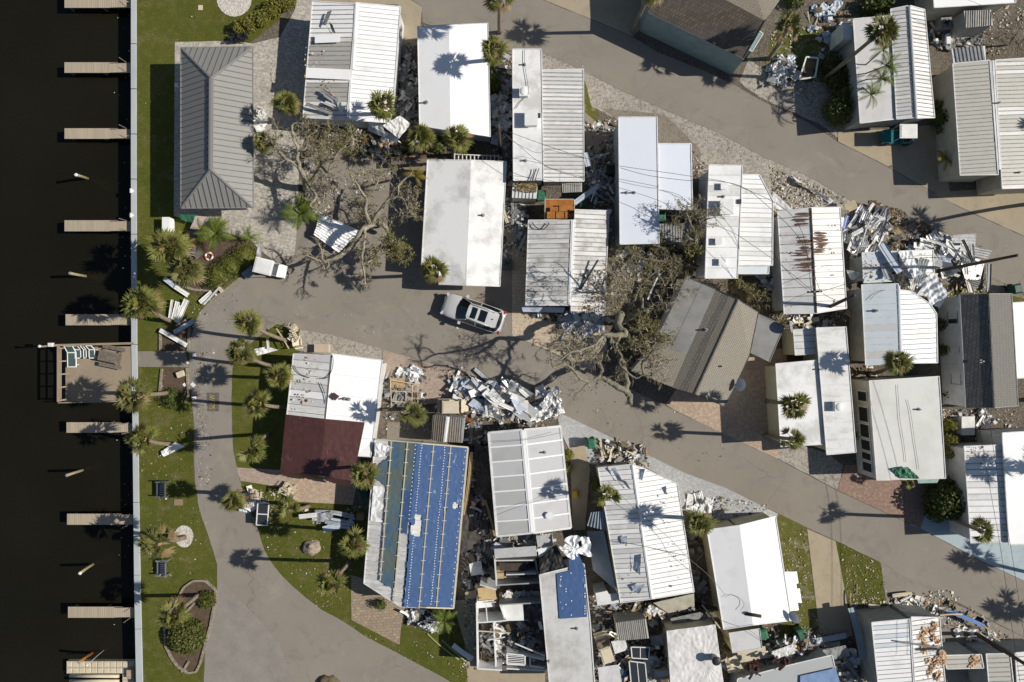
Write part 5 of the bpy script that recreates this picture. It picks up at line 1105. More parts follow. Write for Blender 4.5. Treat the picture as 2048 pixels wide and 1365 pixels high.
# ---------------------------------------------------------------- vehicles
def suv(x,y,ang):
    t=thing('parked_car','silver white SUV with two black sunroof panels parked on the road','car',P(x,y,0)); base=P(x,y,0)
    M=Matrix.Translation(base)@Matrix.Rotation(ang,4,'Z'); A=lambda a,b,c:M@Vector((a,b,c))
    PAINT=M_noise('car_paint',(.66,.655,.64),(.62,.615,.60),.8,rough=.22,spec=.6,metal=.15)
    CGL=NT('car_glass',.05,0,.6); CGL.col((.008,.013,.018)); CGL=CGL.m
    st=[(2.42,.60,.55,.62),(2.34,.76,.60,.74),(2.15,.87,.64,.84),(1.75,.93,.66,.93),(1.25,.945,.68,1.0),(.5,.95,.70,1.03),(-.6,.955,.70,1.05),(-1.5,.95,.70,1.07),(-2.0,.92,.70,1.08),(-2.3,.86,.68,1.05),(-2.42,.74,.64,.98)]
    mb=MB(); vs=[];fs=[]
    for (X,w_,zm,zb) in st:
        ring=[(-w_*.90,.26),(-w_*.99,.45),(-w_,zm),(-w_*.955,zb-.04),(-w_*.86,zb+.015),(-w_*.5,zb+.05),(0,zb+.062),(w_*.5,zb+.05),(w_*.86,zb+.015),(w_*.955,zb-.04),(w_,zm),(w_*.99,.45),(w_*.90,.26)]
        vs+=[A(X,a,b) for a,b in ring]
    n=13
    for i in range(len(st)-1):
        for k in range(n-1): fs.append((i*n+k,(i+1)*n+k,(i+1)*n+k+1,i*n+k+1))
    fs.append(tuple(range(n))[::-1]); fs.append(tuple((len(st)-1)*n+k for k in range(n)))
    mb.grid(vs,[f[::-1] for f in fs],PAINT)
    body=mb.build('body',t,True)
    # greenhouse
    cowl=[(1.02,-.84),(1.22,-.55),(1.32,0),(1.22,.55),(1.02,.84)]; rf=[(.30,-.63),(.40,-.4),(.44,0),(.40,.4),(.30,.63)]
    mb=MB(); vv=[A(a,b,1.06) for a,b in cowl]+[A(a,b,1.64+.03*(1-abs(b)/.63)) for a,b in rf]
    mb.grid(vv,[(i,i+1,i+6,i+5) for i in range(4)],CGL); mb.build('windshield',t,True)
    roofst=[(.42,.40),(.30,.63),(-.4,.655),(-1.2,.64),(-1.75,.60),(-1.95,.50)]
    mb=MB(); vs=[];fs=[]
    for X,w_ in roofst: vs+=[A(X,w_*q,1.66+.055*(1-q*q)-(.02 if X<-1.5 else 0)) for q in(-1,-.8,-.4,0,.4,.8,1)]
    for i in range(len(roofst)-1):
        for k in range(6): fs.append((i*7+k,i*7+k+1,(i+1)*7+k+1,(i+1)*7+k))
    mb.grid(vs,fs,PAINT); mb.build('roof',t,True)
    for s in(-1,1):
        mb=MB(); top=[(.30,.645),(-.4,.67),(-1.2,.655),(-1.78,.61)]; bot=[(1.02,.86),(-.4,.90),(-1.2,.90),(-2.02,.84)]
        vv=[A(a,b*s,1.655) for a,b in top]+[A(a,b*s,1.06) for a,b in bot]; mb.grid(vv,[(i,i+1,i+5,i+4) for i in range(3)],CGL); mb.build('side_window',t,True)
        mb=MB(); mb.bar(A(.34,s*.655,1.64),A(1.06,s*.86,1.05),.07,.04,PAINT)
        mb.bar(A(-.42,s*.685,1.64),A(-.42,s*.91,1.07),.07,.02,PAINT,up=M.to_3x3()@Vector((0,s,.3))); mb.build('pillar',t)
        mb=MB(); mb.tube([A(.2,s*.56,1.74),A(-.6,s*.585,1.77),A(-1.65,s*.54,1.74)],.028,ALU,6); mb.build('roof_rail',t,True)
        mb=MB(); mb.box(A(.78,s*1.05,1.06),(.2,.2,.15),PAINT,ang); mb.bar(A(.85,s*.9,1.02),A(.8,s*1.0,1.04),.06,.04,PAINT); mb.build('wing_mirror',t)
        mb=MB(); mb.box(A(2.24,s*.70,.80),(.18,.34,.09),M_noise('headlight_glass',(.5,.52,.54),(.4,.42,.44),4,rough=.1),ang-s*R(32)); mb.build('headlight',t)
        mb=MB(); mb.box(A(-2.27,s*.80,1.02),(.16,.26,.14),REDP,ang+s*R(22)); mb.build('tail_light',t)
        for X in(1.5,-1.45):
            mb=MB(); c=A(X,s*.86,.36); d=M.to_3x3()@Vector((0,s,0)); mb.tube([c-d*.12,c+d*.10],[.36,.36],DARK,18); wo=mb.build('wheel',t,True)
            mb=MB(); mb.tube([c+d*.08,c+d*.112],[.22,.2],ALU,12); r_=mb.build('rim',t); r_.parent=wo; r_.location=(0,0,0)
    mb=MB(); vv=[A(-1.80,-.58,1.64),A(-1.93,-.3,1.66),A(-1.96,0,1.665),A(-1.93,.3,1.66),A(-1.80,.58,1.64)]+[A(-2.06,-.76,1.11),A(-2.2,-.4,1.12),A(-2.24,0,1.12),A(-2.2,.4,1.12),A(-2.06,.76,1.11)]
    mb.grid(vv,[(i,i+1,i+6,i+5) for i in range(4)],CGL); mb.build('rear_window',t,True)
    for x0,x1 in((.12,-.30),(-.52,-1.08)):
        mb=MB(); mb.box(A((x0+x1)/2,0,1.722),(x0-x1,.84,.012),CGL,ang); mb.build('sunroof',t)
    for s in(-1,1):
        mb=MB(); mb.bar(A(1.1,s*.8,1.03),A(2.1,s*.62,.93),.03,.02,GREYM); mb.build('hood_crease',t) if False else None
    mb=MB(); mb.dome(A(-1.55,0,1.71),.06,.05,.08,DARK,8,3); mb.build('antenna',t)
    mb=MB(); mb.box(A(2.36,0,.42),(.14,1.2,.2),DARK,ang); mb.build('grille',t)
suv(948,627.5,R(180-19))
def cart(label,x,y,ang,body,seat,roof,sz=(1.45,1.15),z0=0,h=1.85):
    t=thing('golf_cart',label,'golf cart',P(x,y,z0),'golf carts'); p=P(x,y,h+z0); M=Matrix.Translation(Vector((p.x,p.y,z0)))@Matrix.Rotation(ang,4,'Z'); A=lambda a,b,c:M@Vector((a,b,c))
    mb=MB(); mb.box(A(0,0,h),(sz[0],sz[1],.06),roof,ang); mb.box(A(0,0,h+.04),(sz[0]*.86,sz[1]*.86,.05),roof,ang)
    mb.build('canopy',t)
    for a in(-.6,.6):
        for b in(-.48,.48): mb=MB(); mb.tube([A(a*1.05,b,.7),A(a,b,h)],.022,ALU,5); mb.build('post',t)
    mb=MB(); mb.box(A(-.05,0,.34),(2.2,1.05,.18),body,ang); mb.box(A(-.6,0,.55),(.85,1.05,.34),body,ang)
    pr=[A(.62,-.52,.42),A(.62,.52,.42),A(.72,.52,.85),A(.72,-.52,.85)]
    mb.grid(pr+[A(1.25,.5,.36),A(1.25,-.5,.36),A(1.22,.46,.66),A(1.22,-.46,.66)],[(0,1,2,3),(3,2,6,7),(7,6,4,5),(1,4,6,2),(0,3,7,5)],body); mb.build('body',t)
    mb=MB(); mb.box(A(-.45,0,.76),(.5,1.0,.12),seat,ang); mb.box(A(-.75,0,.98),(.12,1.0,.4),seat,ang); mb.build('seat',t)
    mb=MB(); mb.tube([A(.5,.25,.7),A(.3,.25,.98)],.02,DARK,5); mb.tube([A(.3+.05*math.sin(q),.25+.17*math.cos(q),.98+.1*math.sin(q)) for q in [k*math.pi/6 for k in range(13)]],.015,DARK,5); mb.build('steering_wheel',t)
    for a in(-.75,.8):
        for s in(-1,1):
            mb=MB(); c=A(a,s*.5,.22); d=M.to_3x3()@Vector((0,s,0)); mb.tube([c-d*.08,c+d*.08],[.22,.22],DARK,12); mb.build('wheel',t,True)
cart('white golf cart with white roof stopped at the road bend by the round bushes',527,533,R(-14),WHITE,CREAM,WHITE,(1.4,1.15))
cart('teal golf cart with white roof on the driveway below the flat pale roof',1817,263,R(180),TEAL,DARK,WHITE,(1.3,1.05))
cart('cream roofed golf cart beside the grey brown shed roof',901,815,R(0),CREAM,WOODG,CREAM,(1.25,.92))
cart('cream roofed golf cart jammed among wreckage at the bottom edge',1214,1311,R(-72),CREAM,WOODG,CREAM,(1.15,.85))
def bin_(label,x,y,rz,m,z=0,tilt=0):
    t=thing('wheeled_bin',label,'bin',P(x,y,z),'green wheeled bins'); p=P(x,y,z+1); M=Matrix.Translation(Vector((p.x,p.y,z)))@Matrix.Rotation(rz,4,'Z')@Matrix.Rotation(tilt,4,'X'); A=lambda a,b,c:M@Vector((a,b,c))
    mb=MB(); lo=[A(a*.22,b*.25,.05) for a,b in((-1,-1),(1,-1),(1,1),(-1,1))]; hi=[A(a*.30,b*.34,1.0) for a,b in((-1,-1),(1,-1),(1,1),(-1,1))]
    mb.grid(lo+hi,[(3,2,1,0),(4,5,6,7),(0,1,5,4),(1,2,6,5),(2,3,7,6),(3,0,4,7)],m); mb.build('body',t)
    mb=MB(); q=A(0,0,1.03); mb.grid([A(-.33,-.38,1.0),A(.33,-.38,1.0),A(.33,.38,1.0),A(-.33,.38,1.0),A(-.22,-.25,1.09),A(.22,-.25,1.09),A(.22,.25,1.09),A(-.22,.25,1.09)],[(0,1,5,4),(1,2,6,5),(2,3,7,6),(3,0,4,7),(4,5,6,7)],m); mb.build('lid',t)
    for s in(-1,1): mb=MB(); c=A(s*.27,.3,.1); mb.tube([c-Vector((.04,0,0)),c+Vector((.04,0,0))],.1,DARK,10); mb.build('wheel',t)
bin_('green wheeled bin on the pale pavers by the rubble heap',1183,888,.1,GREEN)
bin_('bright green wheeled bin beside the white slatted shed roof',1083,391,0,GREEN)
bin_('dark green wheeled bin above the ribbed roof with ridge strip',1166,405,.2,DGREEN)
bin_('green wheeled bin under the lower annex of the bluish white home',1323,433,0,GREEN)
bin_('dark green wheeled bin below the palm by the brick patio',727,991,.2,DGREEN)
bin_('green wheeled bin lying against the wreck by the satellite dish',1603,1270,.3,GREEN)
bin_('dark green bin in the shade at the far right above the shingled house',2035,578,.2,DGREEN)
bin_('green wheeled bin beside the plain grey shed near the bottom',1527,1270,.3,GREEN)
# air conditioner
def ac(label,x,y,z=0,m=GREYM):
    t=thing('air_conditioner',label,'air conditioner',P(x,y,z),'air conditioning units'); p=P(x,y,z+.8); c=Vector((p.x,p.y,z))
    mb=MB(); mb.box(c+Vector((0,0,.4)),(.8,.8,.8),m); mb.build('casing',t); mb=MB(); mb.tube([c+Vector((.3*math.cos(a),.3*math.sin(a),.82)) for a in [k*math.pi/8 for k in range(17)]],.02,m,5)
    for k in range(4): a=k*math.pi/2+.4; mb.bar(c+Vector((0,0,.81)),c+Vector((.28*math.cos(a),.28*math.sin(a),.81)),.1,.01,DARK)
    mb.build('fan',t)
ac('dark air conditioner below the white roof edge at top right',1893,45); ac('grey air conditioner between the wide stained roof and the ribbed roof',1014,528,0,M_noise('slate_casing',(.08,.095,.1),(.06,.07,.075),3)); ac('dark air conditioner left of the bluish white home',1224,338,0,DARK)
# dishes
def dish(label,x,y,z,az,m=WHITE,el=35):
    t=thing('satellite_dish',label,'satellite dish',P(x,y,0),'satellite dishes'); c=P(x,y,z); d=Vector((math.cos(R(az))*math.cos(R(el)),math.sin(R(az))*math.cos(R(el)),math.sin(R(el)))); q=d.to_track_quat('Z','Y').to_matrix().to_4x4()
    mb=MB(); vs=[];fs=[]; n=18
    for i in range(5):
        rr_=.46*i/4
        for k in range(n): a=2*math.pi*k/n; vs.append(c+q@Vector((rr_*math.cos(a),rr_*.9*math.sin(a),.16*(rr_/.46)**2)))
    for i in range(4):
        for k in range(n): fs.append((i*n+k,i*n+(k+1)%n,(i+1)*n+(k+1)%n,(i+1)*n+k))
    mb.grid(vs,fs,m); mb.build('reflector',t,True)
    mb=MB(); mb.tube([Vector((c.x,c.y,z-1.2)),c],.03,GREYM,6); mb.tube([c-q@Vector((0,.4,0)),c+q@Vector((0,-.1,.5))],.015,GREYM,5); mb.build('mast',t)
dish('satellite dish on the lower right corner of the angled tan house',1484,771,3.0,170); dish('satellite dish at the right corner of the plain grey annex roof',1578,655,2.8,10,GREYM); dish('satellite dish knocked loose at the corner of the blank white roof',1590,1233,2.7,200)
# ---------------------------------------------------------------- poles and wires
def pole(label,b,tp,h,r_=.14,arm=None,z0=0,m=POLE):
    B=P(*b); T=P(tp[0],tp[1],h); t=thing('utility_pole',label,'utility pole',B,'utility poles'); mb=MB(); n=6
    mb.tube([B.lerp(T,k/n) for k in range(n+1)],[r_*(1.15-.4*k/n) for k in range(n+1)],m,9); mb.build('shaft',t,True)
    if arm:
        dx,dy,dd=arm; q=B.lerp(T,dd); mb=MB(); mb.bar(q-Vector((dx,dy,0)),q+Vector((dx,dy,0)),.11,.11,m); mb.build('crossarm',t)
        for s in(-.9,-.4,.4,.9): mb=MB(); mb.cyl(q+Vector((dx*s,dy*s,.1)),.035,.12,GREYM,6); mb.build('insulator',t)
    return t
pole('tall utility pole leaning right over the wrecked panels at the right edge',(1871,543),(2035,511),8.2,.125)
pole('utility pole with crossarm at the lower right corner of the rust streaked roof',(1631,627),(1709,591),6.2,.14)
pole('brown utility pole between the smooth plain white roof and the vented roof',(1001,308),(997,254),6.4,.13)
pole('dark utility pole crossing the bottom right corner of the photo',(1950,1266),(2094,1356),7.2,.14)
pole('broken utility pole lying out over the blank white roof',(1390,1211),(1522,1233),3.4,.16)
pole('utility pole at the top edge right of the flat pale roof',(1847,26),(1960,-58),6.2,.15)
pole('utility pole just right of the photo whose shadow crosses the cream white roof',(2085,797),(2300,830),7.8,.15,(.9,.1,.95))
mb=MB(); q=P(1640,583,5.8); 
t=thing('crossarm','loose crossarm with insulators hanging in wires above the rusty roof','crossarm',P(1640,583,0)); mb.bar(P(1614,585,5.6),P(1643,583,5.7),.14,.12,POLE); mb.build('beam',t)
for x in(1618,1628,1638): mb=MB(); mb.cyl(P(x,584,5.75),.05,.15,GREYM,6); mb.build('insulator',t)
def wire(pts,label,r_=.016,m=DARK,sag=0):
    mb=MB(); sp=spline([P(*p) for p in pts],5); mb.tube(sp,r_,m,4,False); return tag(mb.build('power_line'),label,'power line','power lines over the park')
wire([(997,256,6.2),(1085,289,5.2),(1169,316,4.6),(1237,332,4.6),(1382,353,5),(1480,374,5.2),(1594,443,5.6),(1623,583,5.6)],'power line crossing the vented roof, bluish annex and rusty roof')
wire([(997,256,6.1),(1030,285,5.2),(1103,338,4.5),(1232,374,4.3),(1316,401,4.4),(1356,422,4.4),(1435,453,4.6),(1480,474,4.8),(1563,532,5.2),(1625,583,5.6)],'power line running over the row of white box vents')
wire([(1001,270,5.8),(1070,305,4.5),(1100,301,4.3),(1169,318,4.4)],'short service wire dropping onto the grey ribbed carport',.012)
wire([(1240,336,4.4),(1300,352,4.4),(1382,362,4.8),(1416,361,4.9),(1480,372,5.1),(1530,408,5.3),(1600,480,5.5),(1640,583,5.7)],'power line over the seamed white roof toward the loose crossarm')
wire([(1027,352,3.2),(1080,358,3.6),(1168,370,4),(1190,320,4.2)],'slack wire along the lower end of the vented roof',.012)
wire([(1540,500,5.0),(1580,550,5.3),(1615,580,5.6)],'short wire reaching the loose crossarm from the left',.014)
wire([(1643,583,5.7),(1700,565,5.4),(1800,520,5.6),(1960,517,7.6)],'power line from the loose crossarm toward the tall pole')
wire([(1570,607,4.6),(1590,596,5),(1614,586,5.6)],'short wire reaching the loose crossarm from the lower left',.014)
wire([(1646,588,5.6),(1660,596,5.2),(1671,600,5)],'wire stub with a dark clamp right of the loose crossarm',.02)
wire([(1940,700,7),(1955,820,6.6),(1966,900,6.4),(1984,1000,6.3),(2003,1110,6.4),(2040,1365,7)],'left of two parallel wires crossing the right edge homes',.014)
wire([(1962,700,7),(1977,820,6.6),(1987,900,6.4),(2004,1000,6.3),(2024,1110,6.4),(2062,1365,7)],'right of two parallel wires crossing the right edge homes',.014)
wire([(1216,962,4.5),(1245,994,3.6),(1290,1036,3.2),(1340,1078,3.2),(1372,1112,3.4),(1419,1153,3.2),(1450,1190,3)],'wire draped diagonally over the dented white roof',.014)
wire([(1221,1084,3.1),(1262,1088,3.0),(1320,1100,3.0),(1372,1112,3.1)],'wire hanging low across the middle of the dented white roof',.016)
wire([(1395,1213,1.6),(1440,1240,2.4),(1500,1262,2.6),(1530,1290,2)],'wire sagging off the broken pole over the plain grey shed',.012)
wire([(1900,-10,5.6),(1960,10,5),(2010,50,4.6),(2048,90,4.8)],'wire crossing the top right corner',.012)
wire([(985,885,2.9),(1050,880,3),(1121,866,3)],'thin wire across the top of the grey battened roof',.012)
wire([(994,1030,2.9),(1020,1020,3),(1080,1000,3),(1130,990,3.4)],'thin wire across the foot of the grey battened roof',.012)
# ---------------------------------------------------------------- tarps, torn sheets, scrap heaps, litter
def patch(S,nu,nv,m,amp=.03,fr=2.5,mask=None,corr=None,seed=0,mats=None,mb=None,off=.03,radial=None):
    mb=mb or MB(); g_={}; vs=[];fs=[];ms=[]
    for j in range(nv+1):
        for i in range(nu+1):
            u,v=i/nu,j/nv; p=S(u,v); q=Vector((p.x*fr+seed,p.y*fr,seed*.7))
            dz=amp*(noise.noise(q)+.5*noise.noise(q*2.7))
            if corr: dz+=corr[1]*math.cos(2*math.pi*corr[0]*(v if corr[2]=='v' else u))
            if radial:
                cu,cv,k,a=radial; th=math.atan2(v-cv,u-cu); rr_=math.hypot(u-cu,v-cv); dz+=a*math.sin(th*k+noise.noise(Vector((rr_*6,th*2,seed)))*3)*min(1,rr_*5)*math.exp(-rr_*1.5)
            vs.append(p+Vector((0,0,dz+off)))
    for j in range(nv):
        for i in range(nu):
            u,v=(i+.5)/nu,(j+.5)/nv
            if mask and not mask(u,v): continue
            a=j*(nu+1)+i; f=(a,a+1,a+nu+2,a+nu+1); (fs if True else 0).append(f); ms.append(mats(u,v) if mats else m)
    n=len(mb.v); mb.v+=vs
    for f,mm in zip(fs,ms):
        P0,P1,P2=[vs[k] for k in f[:3]]
        if (P1-P0).cross(P2-P0).z<0: f=f[::-1]
        mb.f.append(tuple(k+n for k in f)); mb.m.append(mb.mi(mm))
    return mb
def quad(c):
    w=[P(*p) for p in c]
    return lambda u,v:(w[0].lerp(w[1],u)).lerp(w[3].lerp(w[2],u),v)
def ridge(l0,r0,g0,l1,r1,g1):  # left, ridge, right at top; the same at bottom
    A=[P(*p) for p in(l0,r0,g0)];B=[P(*p) for p in(l1,r1,g1)]
    def S(u,v):
        a=[A[i].lerp(B[i],v) for i in range(3)]
        return a[0].lerp(a[1],u*2) if u<.5 else a[1].lerp(a[2],u*2-1)
    return S
def sheet(name,label,c,m,amp=.05,corr=None,nu=14,nv=14,cat='sheet',group=None,seed=0,fr=2,mask=None,smooth=False,radial=None):
    return tag(patch(quad(c),nu,nv,m,amp,fr,mask,corr,seed or U(0,50),radial=radial).build(name,None,smooth),label,cat,group)
# maroon tarp
k=NT('maroon_tarp',.38,0,.5); c=k.mix(k.ramp(k.noise(1.2,5),.3,.7),(.068,.028,.026),(.085,.036,.032)); c=k.mix(k.mul(k.ramp(k.noise(1,5,.7,vec=k.mapped((4,1.2,1))),.60,.72),.5),c,(.2,.13,.12)); k.col(c); k.bump(k.noise(7,4,.6,vec=k.mapped((1.6,.8,1))),.5,.05); MAROON=k.m  # pale streaks paint the light on the wrinkles into the colour
S=ridge((572,829,2.42),(651,838,2.82),(730,845,2.5),(561,941,2.40),(640,952,2.80),(706,962,2.46))
t=thing('roof_tarp','maroon tarp wrapped over the lower half of the roof beside the brick patio','tarp',P(640,890,0))
mb=patch(S,60,44,MAROON,.018,3,off=.06,seed=3)
mb2=patch(quad([(561,941,2.42),(706,962,2.48),(704,974,1.7),(563,953,1.7)]),40,8,MAROON,.05,3,mb=mb,mask=lambda u,v:v<.75+.3*math.sin(u*9),seed=4)
mb.build('sheet',t,True)
# blue tarp
k=NT('blue_tarp',.45,0,.4); c=k.mix(k.ramp(k.noise(.9,5),.3,.7),(.050,.100,.222),(.063,.120,.255)); c=k.mix(k.mul(k.ramp(k.noise(1.4,5,.7,vec=k.mapped((3,.8,1))),.63,.72),.8),c,(.5,.56,.68)); k.col(c); k.bump(k.noise(4,4),.25,.04); BLUE=k.m
k=NT('faded_blue_tarp',.5,0,.4); c=k.mix(k.ramp(k.noise(.5,4),.42,.62),(.065,.135,.225),(.115,.165,.165)); c=k.mix(k.mul(k.ramp(k.noise(.45,4),.50,.62),.8),c,(.14,.155,.12)); k.col(c); k.bump(k.noise(4,4),.25,.04); BLUE2=k.m
S=ridge((750,880,2.42),(835,887,2.92),(936,896,2.42),(728,1167,2.42),(806,1214,2.92),(907,1217,2.42))
def nz(u,v,a=.02,f=9): return a*noise.noise(Vector((u*f,v*f,3)))
def vm(u,v):
    u2=u+nz(u,v,.012,22); v2=v+nz(v,u,.012,22)
    if u2<.205: return .10+.1*(1-u2*5)<v2<.30-.25*(.2-u2)
    if u2<.385: return v2<.925
    if u2<.505: return v2<.56 and not(u2>.47 and v2>.48)
    if .515<u2<.615 and .43<v2<.565 and not(u2<.54 and v2<.5): return False
    if (u2-.93)**2+((v2-.36)*1.6)**2<.0012 or (u2-.83)**2+((v2-.39)*1.5)**2<.0004: return False
    return True
t=thing('roof_tarp','long blue tarp strapped with yellow battens over a white ribbed roof','tarp',P(830,1040,0))
mb=patch(S,110,120,BLUE,.012,3,vm,mats=lambda u,v:BLUE2 if u<.385 or (u<.47 and v<.3) else BLUE,off=.07,seed=7)
for u0,n in((.545,60),(.775,60),(.975,26),(.48,40)):
    for i in range(n):
        v=(i+.5)/n
        if vm(u0,v): p=S(u0+U(-.004,.004),v); s=.045; mb.face([p+Vector((s*math.cos(a),s*math.sin(a),.1)) for a in [q*math.pi/3 for q in range(6)]],WHITE)
for u0 in(.2,.385,.66,.83):
    for i in range(12):
        v=(i+.5)/12; p=S(u0,v)+Vector((0,0,.115)); mb.bar(p-Vector((.16,0,0)),p+Vector((.16,0,0)),.03,.012,WHITE)
mb.build('sheet',t)
for u0,v0,v1 in((.2,0,.92),(.385,0,1),(.66,0,1),(.83,0,1)):
    b=MB(); pts=[S(u0,v0+(v1-v0)*i/6)+Vector((0,0,.085)) for i in range(7)]
    for a,c_ in zip(pts,pts[1:]): b.bar(a,c_,.08,.035,M_BAT if 'M_BAT' in globals() else globals().setdefault('M_BAT',M_noise('batten_wood',(.52,.47,.33),(.43,.385,.26),4)))
    b.build('batten',t)
for a,b_,z in(((750,879),(936,895),2.5),((798,1213),(907,1217),2.5)):
    b=MB(); b.bar(P(*a,2.44),P((a[0]+b_[0])/2,(a[1]+b_[1])/2,2.95),.1,.05,CREAM); b.bar(P((a[0]+b_[0])/2,(a[1]+b_[1])/2,2.95),P(*b_,2.44),.1,.05,CREAM); b.build('batten',t)
b=MB(); b.bar(P(936,895,2.44),P(907,1217,2.44),.14,.06,CREAM); b.build('batten',t)
sheet('torn_sheet','curled white roof edge at the top left corner of the blue tarp',[(750,884,2.6),(782,893,2.8),(776,912,2.8),(749,915,2.6)],W2,.14,nu=12,nv=10,cat='roof sheet')
sheet('torn_sheet','torn white underlay left of the blue tarp halfway down the roof',[(747,972,2.5),(770,974,2.62),(765,1045,2.62),(741,1042,2.5)],W2,.06,nu=12,nv=20,cat='roof sheet',mask=lambda u,v:u<.75+.3*math.sin(v*14))
# blue tarp on the mottled roof
t=thing('roof_tarp','plain blue tarp nailed on the upper end of the mottled white flat roof','tarp',P(1145,1190,0))
mb=patch(quad([(1113,1148,2.8),(1170,1135,2.8),(1174,1234,2.8),(1119,1238,2.8)]),20,30,BLUE,.01,3,off=.03); patch(quad([(1137,1112,2.9),(1157,1108,2.9),(1170,1137,2.82),(1139,1142,2.82)]),10,10,BLUE,.02,3,off=.035,mb=mb)
for i in range(26):
    x,y=rnd.choice(((1121+U(-1,1),1150+U(0,85)),(1143+U(-1,1),1115+U(0,120)),(1132,1150+U(0,80)),(1170,1140+U(0,90)))); p=P(x,y,2.87); s=.05; mb.face([p+Vector((s*math.cos(a),s*math.sin(a),0)) for a in [q*math.pi/3 for q in range(6)]],WHITE)
mb.build('sheet',t)
sheet('crumpled_tarp','bunched white tarp thrown over the end of the mottled flat roof',[(1117,1080,2.6),(1178,1058,3.0),(1192,1138,2.7),(1120,1112,3.0)],W2,.22,nu=44,nv=40,cat='tarp',fr=1.2,radial=(.45,.55,11,.10),mask=lambda u,v:(u-.5)**2+(v-.5)**2<.2+.35*noise.noise(Vector((u*3.2,v*3.2,1.7))))
sheet('bent_wall_panel','big blue grey bent wall panel leaning between the mottled roof and the dented white roof',[(1174,1062,1.2),(1208,1062,2.3),(1232,1182,2.2),(1186,1140,1.0)],M_noise('bluegrey_panel',(.24,.28,.32),(.19,.225,.26),1.2),.06,nu=20,nv=24,cat='panel',fr=.8)
sheet('bent_wall_panel','small ribbed blue grey panel against the dented white roof above the bent wall panel',[(1182,1025,2.0),(1211,1022,2.2),(1213,1062,2.2),(1174,1052,1.8)],M_noise('bluegrey_panel_small',(.22,.26,.30),(.17,.2,.23),1.2),.02,corr=(6,.03,'u'),nu=30,nv=10,cat='panel')
sheet('black_membrane','black torn membrane triangle at the top of the mottled flat roof',[(1078,1118,2.2),(1112,1088,2.4),(1136,1138,2.7),(1080,1148,2.7)],BLACK,.15,nu=24,nv=20,cat='membrane',fr=2)
for i,(c,lb) in enumerate((([(925,1010,.8),(944,985,.9),(962,1090,.7),(915,1110,.9)],'wide strip of black membrane beside the blue tarped roof'),([(948,880,1.0),(975,900,1.1),(984,1000,1.2),(950,990,.9)],'black membrane sagging between the blue tarp and the grey battened roof'),([(955,985,.6),(985,1000,1.0),(992,1075,.9),(960,1085,.6)],'lower black membrane between the blue tarp and the grey battened roof'))):
    sheet('black_membrane',lb,c,M_noise('grey_black_membrane',(.025,.024,.024),(.05,.047,.044),1.5) if i else M_noise('brownish_membrane',(.07,.063,.055),(.05,.045,.04),2),.22,nu=24,nv=30,cat='membrane',fr=1.3)
k=NT('wrinkled_white_tarp',.6,0,.3); c=k.mix(k.ramp(k.noise(.8,5),.35,.7),(.70,.68,.66),(.56,.54,.52)); k.col(c); k.bump(k.noise(3,4,.6,dist=1.5),.5,.06); WTARP=k.m
sheet('roof_tarp','wrinkled white tarp spread as a roof at the bottom edge with a toppled chimney cap',[(1333,1262,2.62),(1431,1249,2.62),(1449,1385,2.6),(1342,1385,2.55)],WTARP,.05,nu=50,nv=60,cat='tarp',fr=1.5,radial=(.72,.55,23,.009))
t=thing('chimney_cap','dark toppled chimney cap lying on the wrinkled white tarp','chimney cap',P(1430,1322,2.7)); p=P(1430,1318,2.95); mb=MB(); mb.tube([p-Vector((0,0,.25)),p+Vector((0,0,.35))],[.24,.24],GREYM,12); mb.build('flue',t); mb=MB(); mb.dome(p+Vector((0,0,.36)),.34,.34,.16,DARK,12,3); mb.build('hood',t)
sheet('roof_tarp','light blue tarp on the collapsed grey flat roof at the bottom edge',[(1600,1352,2.3),(1671,1336,2.3),(1690,1400,2.3),(1600,1400,2.3)],M_noise('sky_blue_tarp',(.2,.29,.46),(.15,.23,.39),1.5),.02,nu=16,nv=16,cat='tarp')
# explicit torn sheets
SM=[WHITE,ALU,BLUEISH,GREYM]
sheet('torn_roof_sheet','big white torn roof sheet curling below the bright white roof half',[(728,234,1.9),(765,250,2.0),(770,268,1.6),(738,250,1.7)],WHITE,.1,nu=14,nv=10,cat='roof sheet')
sheet('torn_roof_sheet','white torn roof sheet folded beside the fan palm below the bright white roof half',[(765,252,1.7),(800,232,1.9),(822,248,1.8),(798,278,1.5)],WHITE,.14,nu=14,nv=12,cat='roof sheet')
sheet('torn_roof_sheet','long bluish sheet hanging under the torn corner of the bright white roof half',[(738,250,1.6),(798,275,1.4),(794,286,.9),(735,262,1.0)],BLUEISH,.06,nu=14,nv=8,cat='roof sheet')
sheet('folded_panel','folded white panel strip leaning on the grey torn roof half beside the oak',[(672,198,3.1),(680,196,3.2),(690,238,2.6),(682,240,2.4)],WHITE,.06,nu=5,nv=14,cat='panel')
sheet('corrugated_sheet','white corrugated roof sheet lying on the ground under the left oak branches',[(640,428,.9),(720,462,.7),(678,506,.5),(628,470,.7)],W2,.08,corr=(9,.035,'v'),nu=16,nv=60,cat='roof sheet')
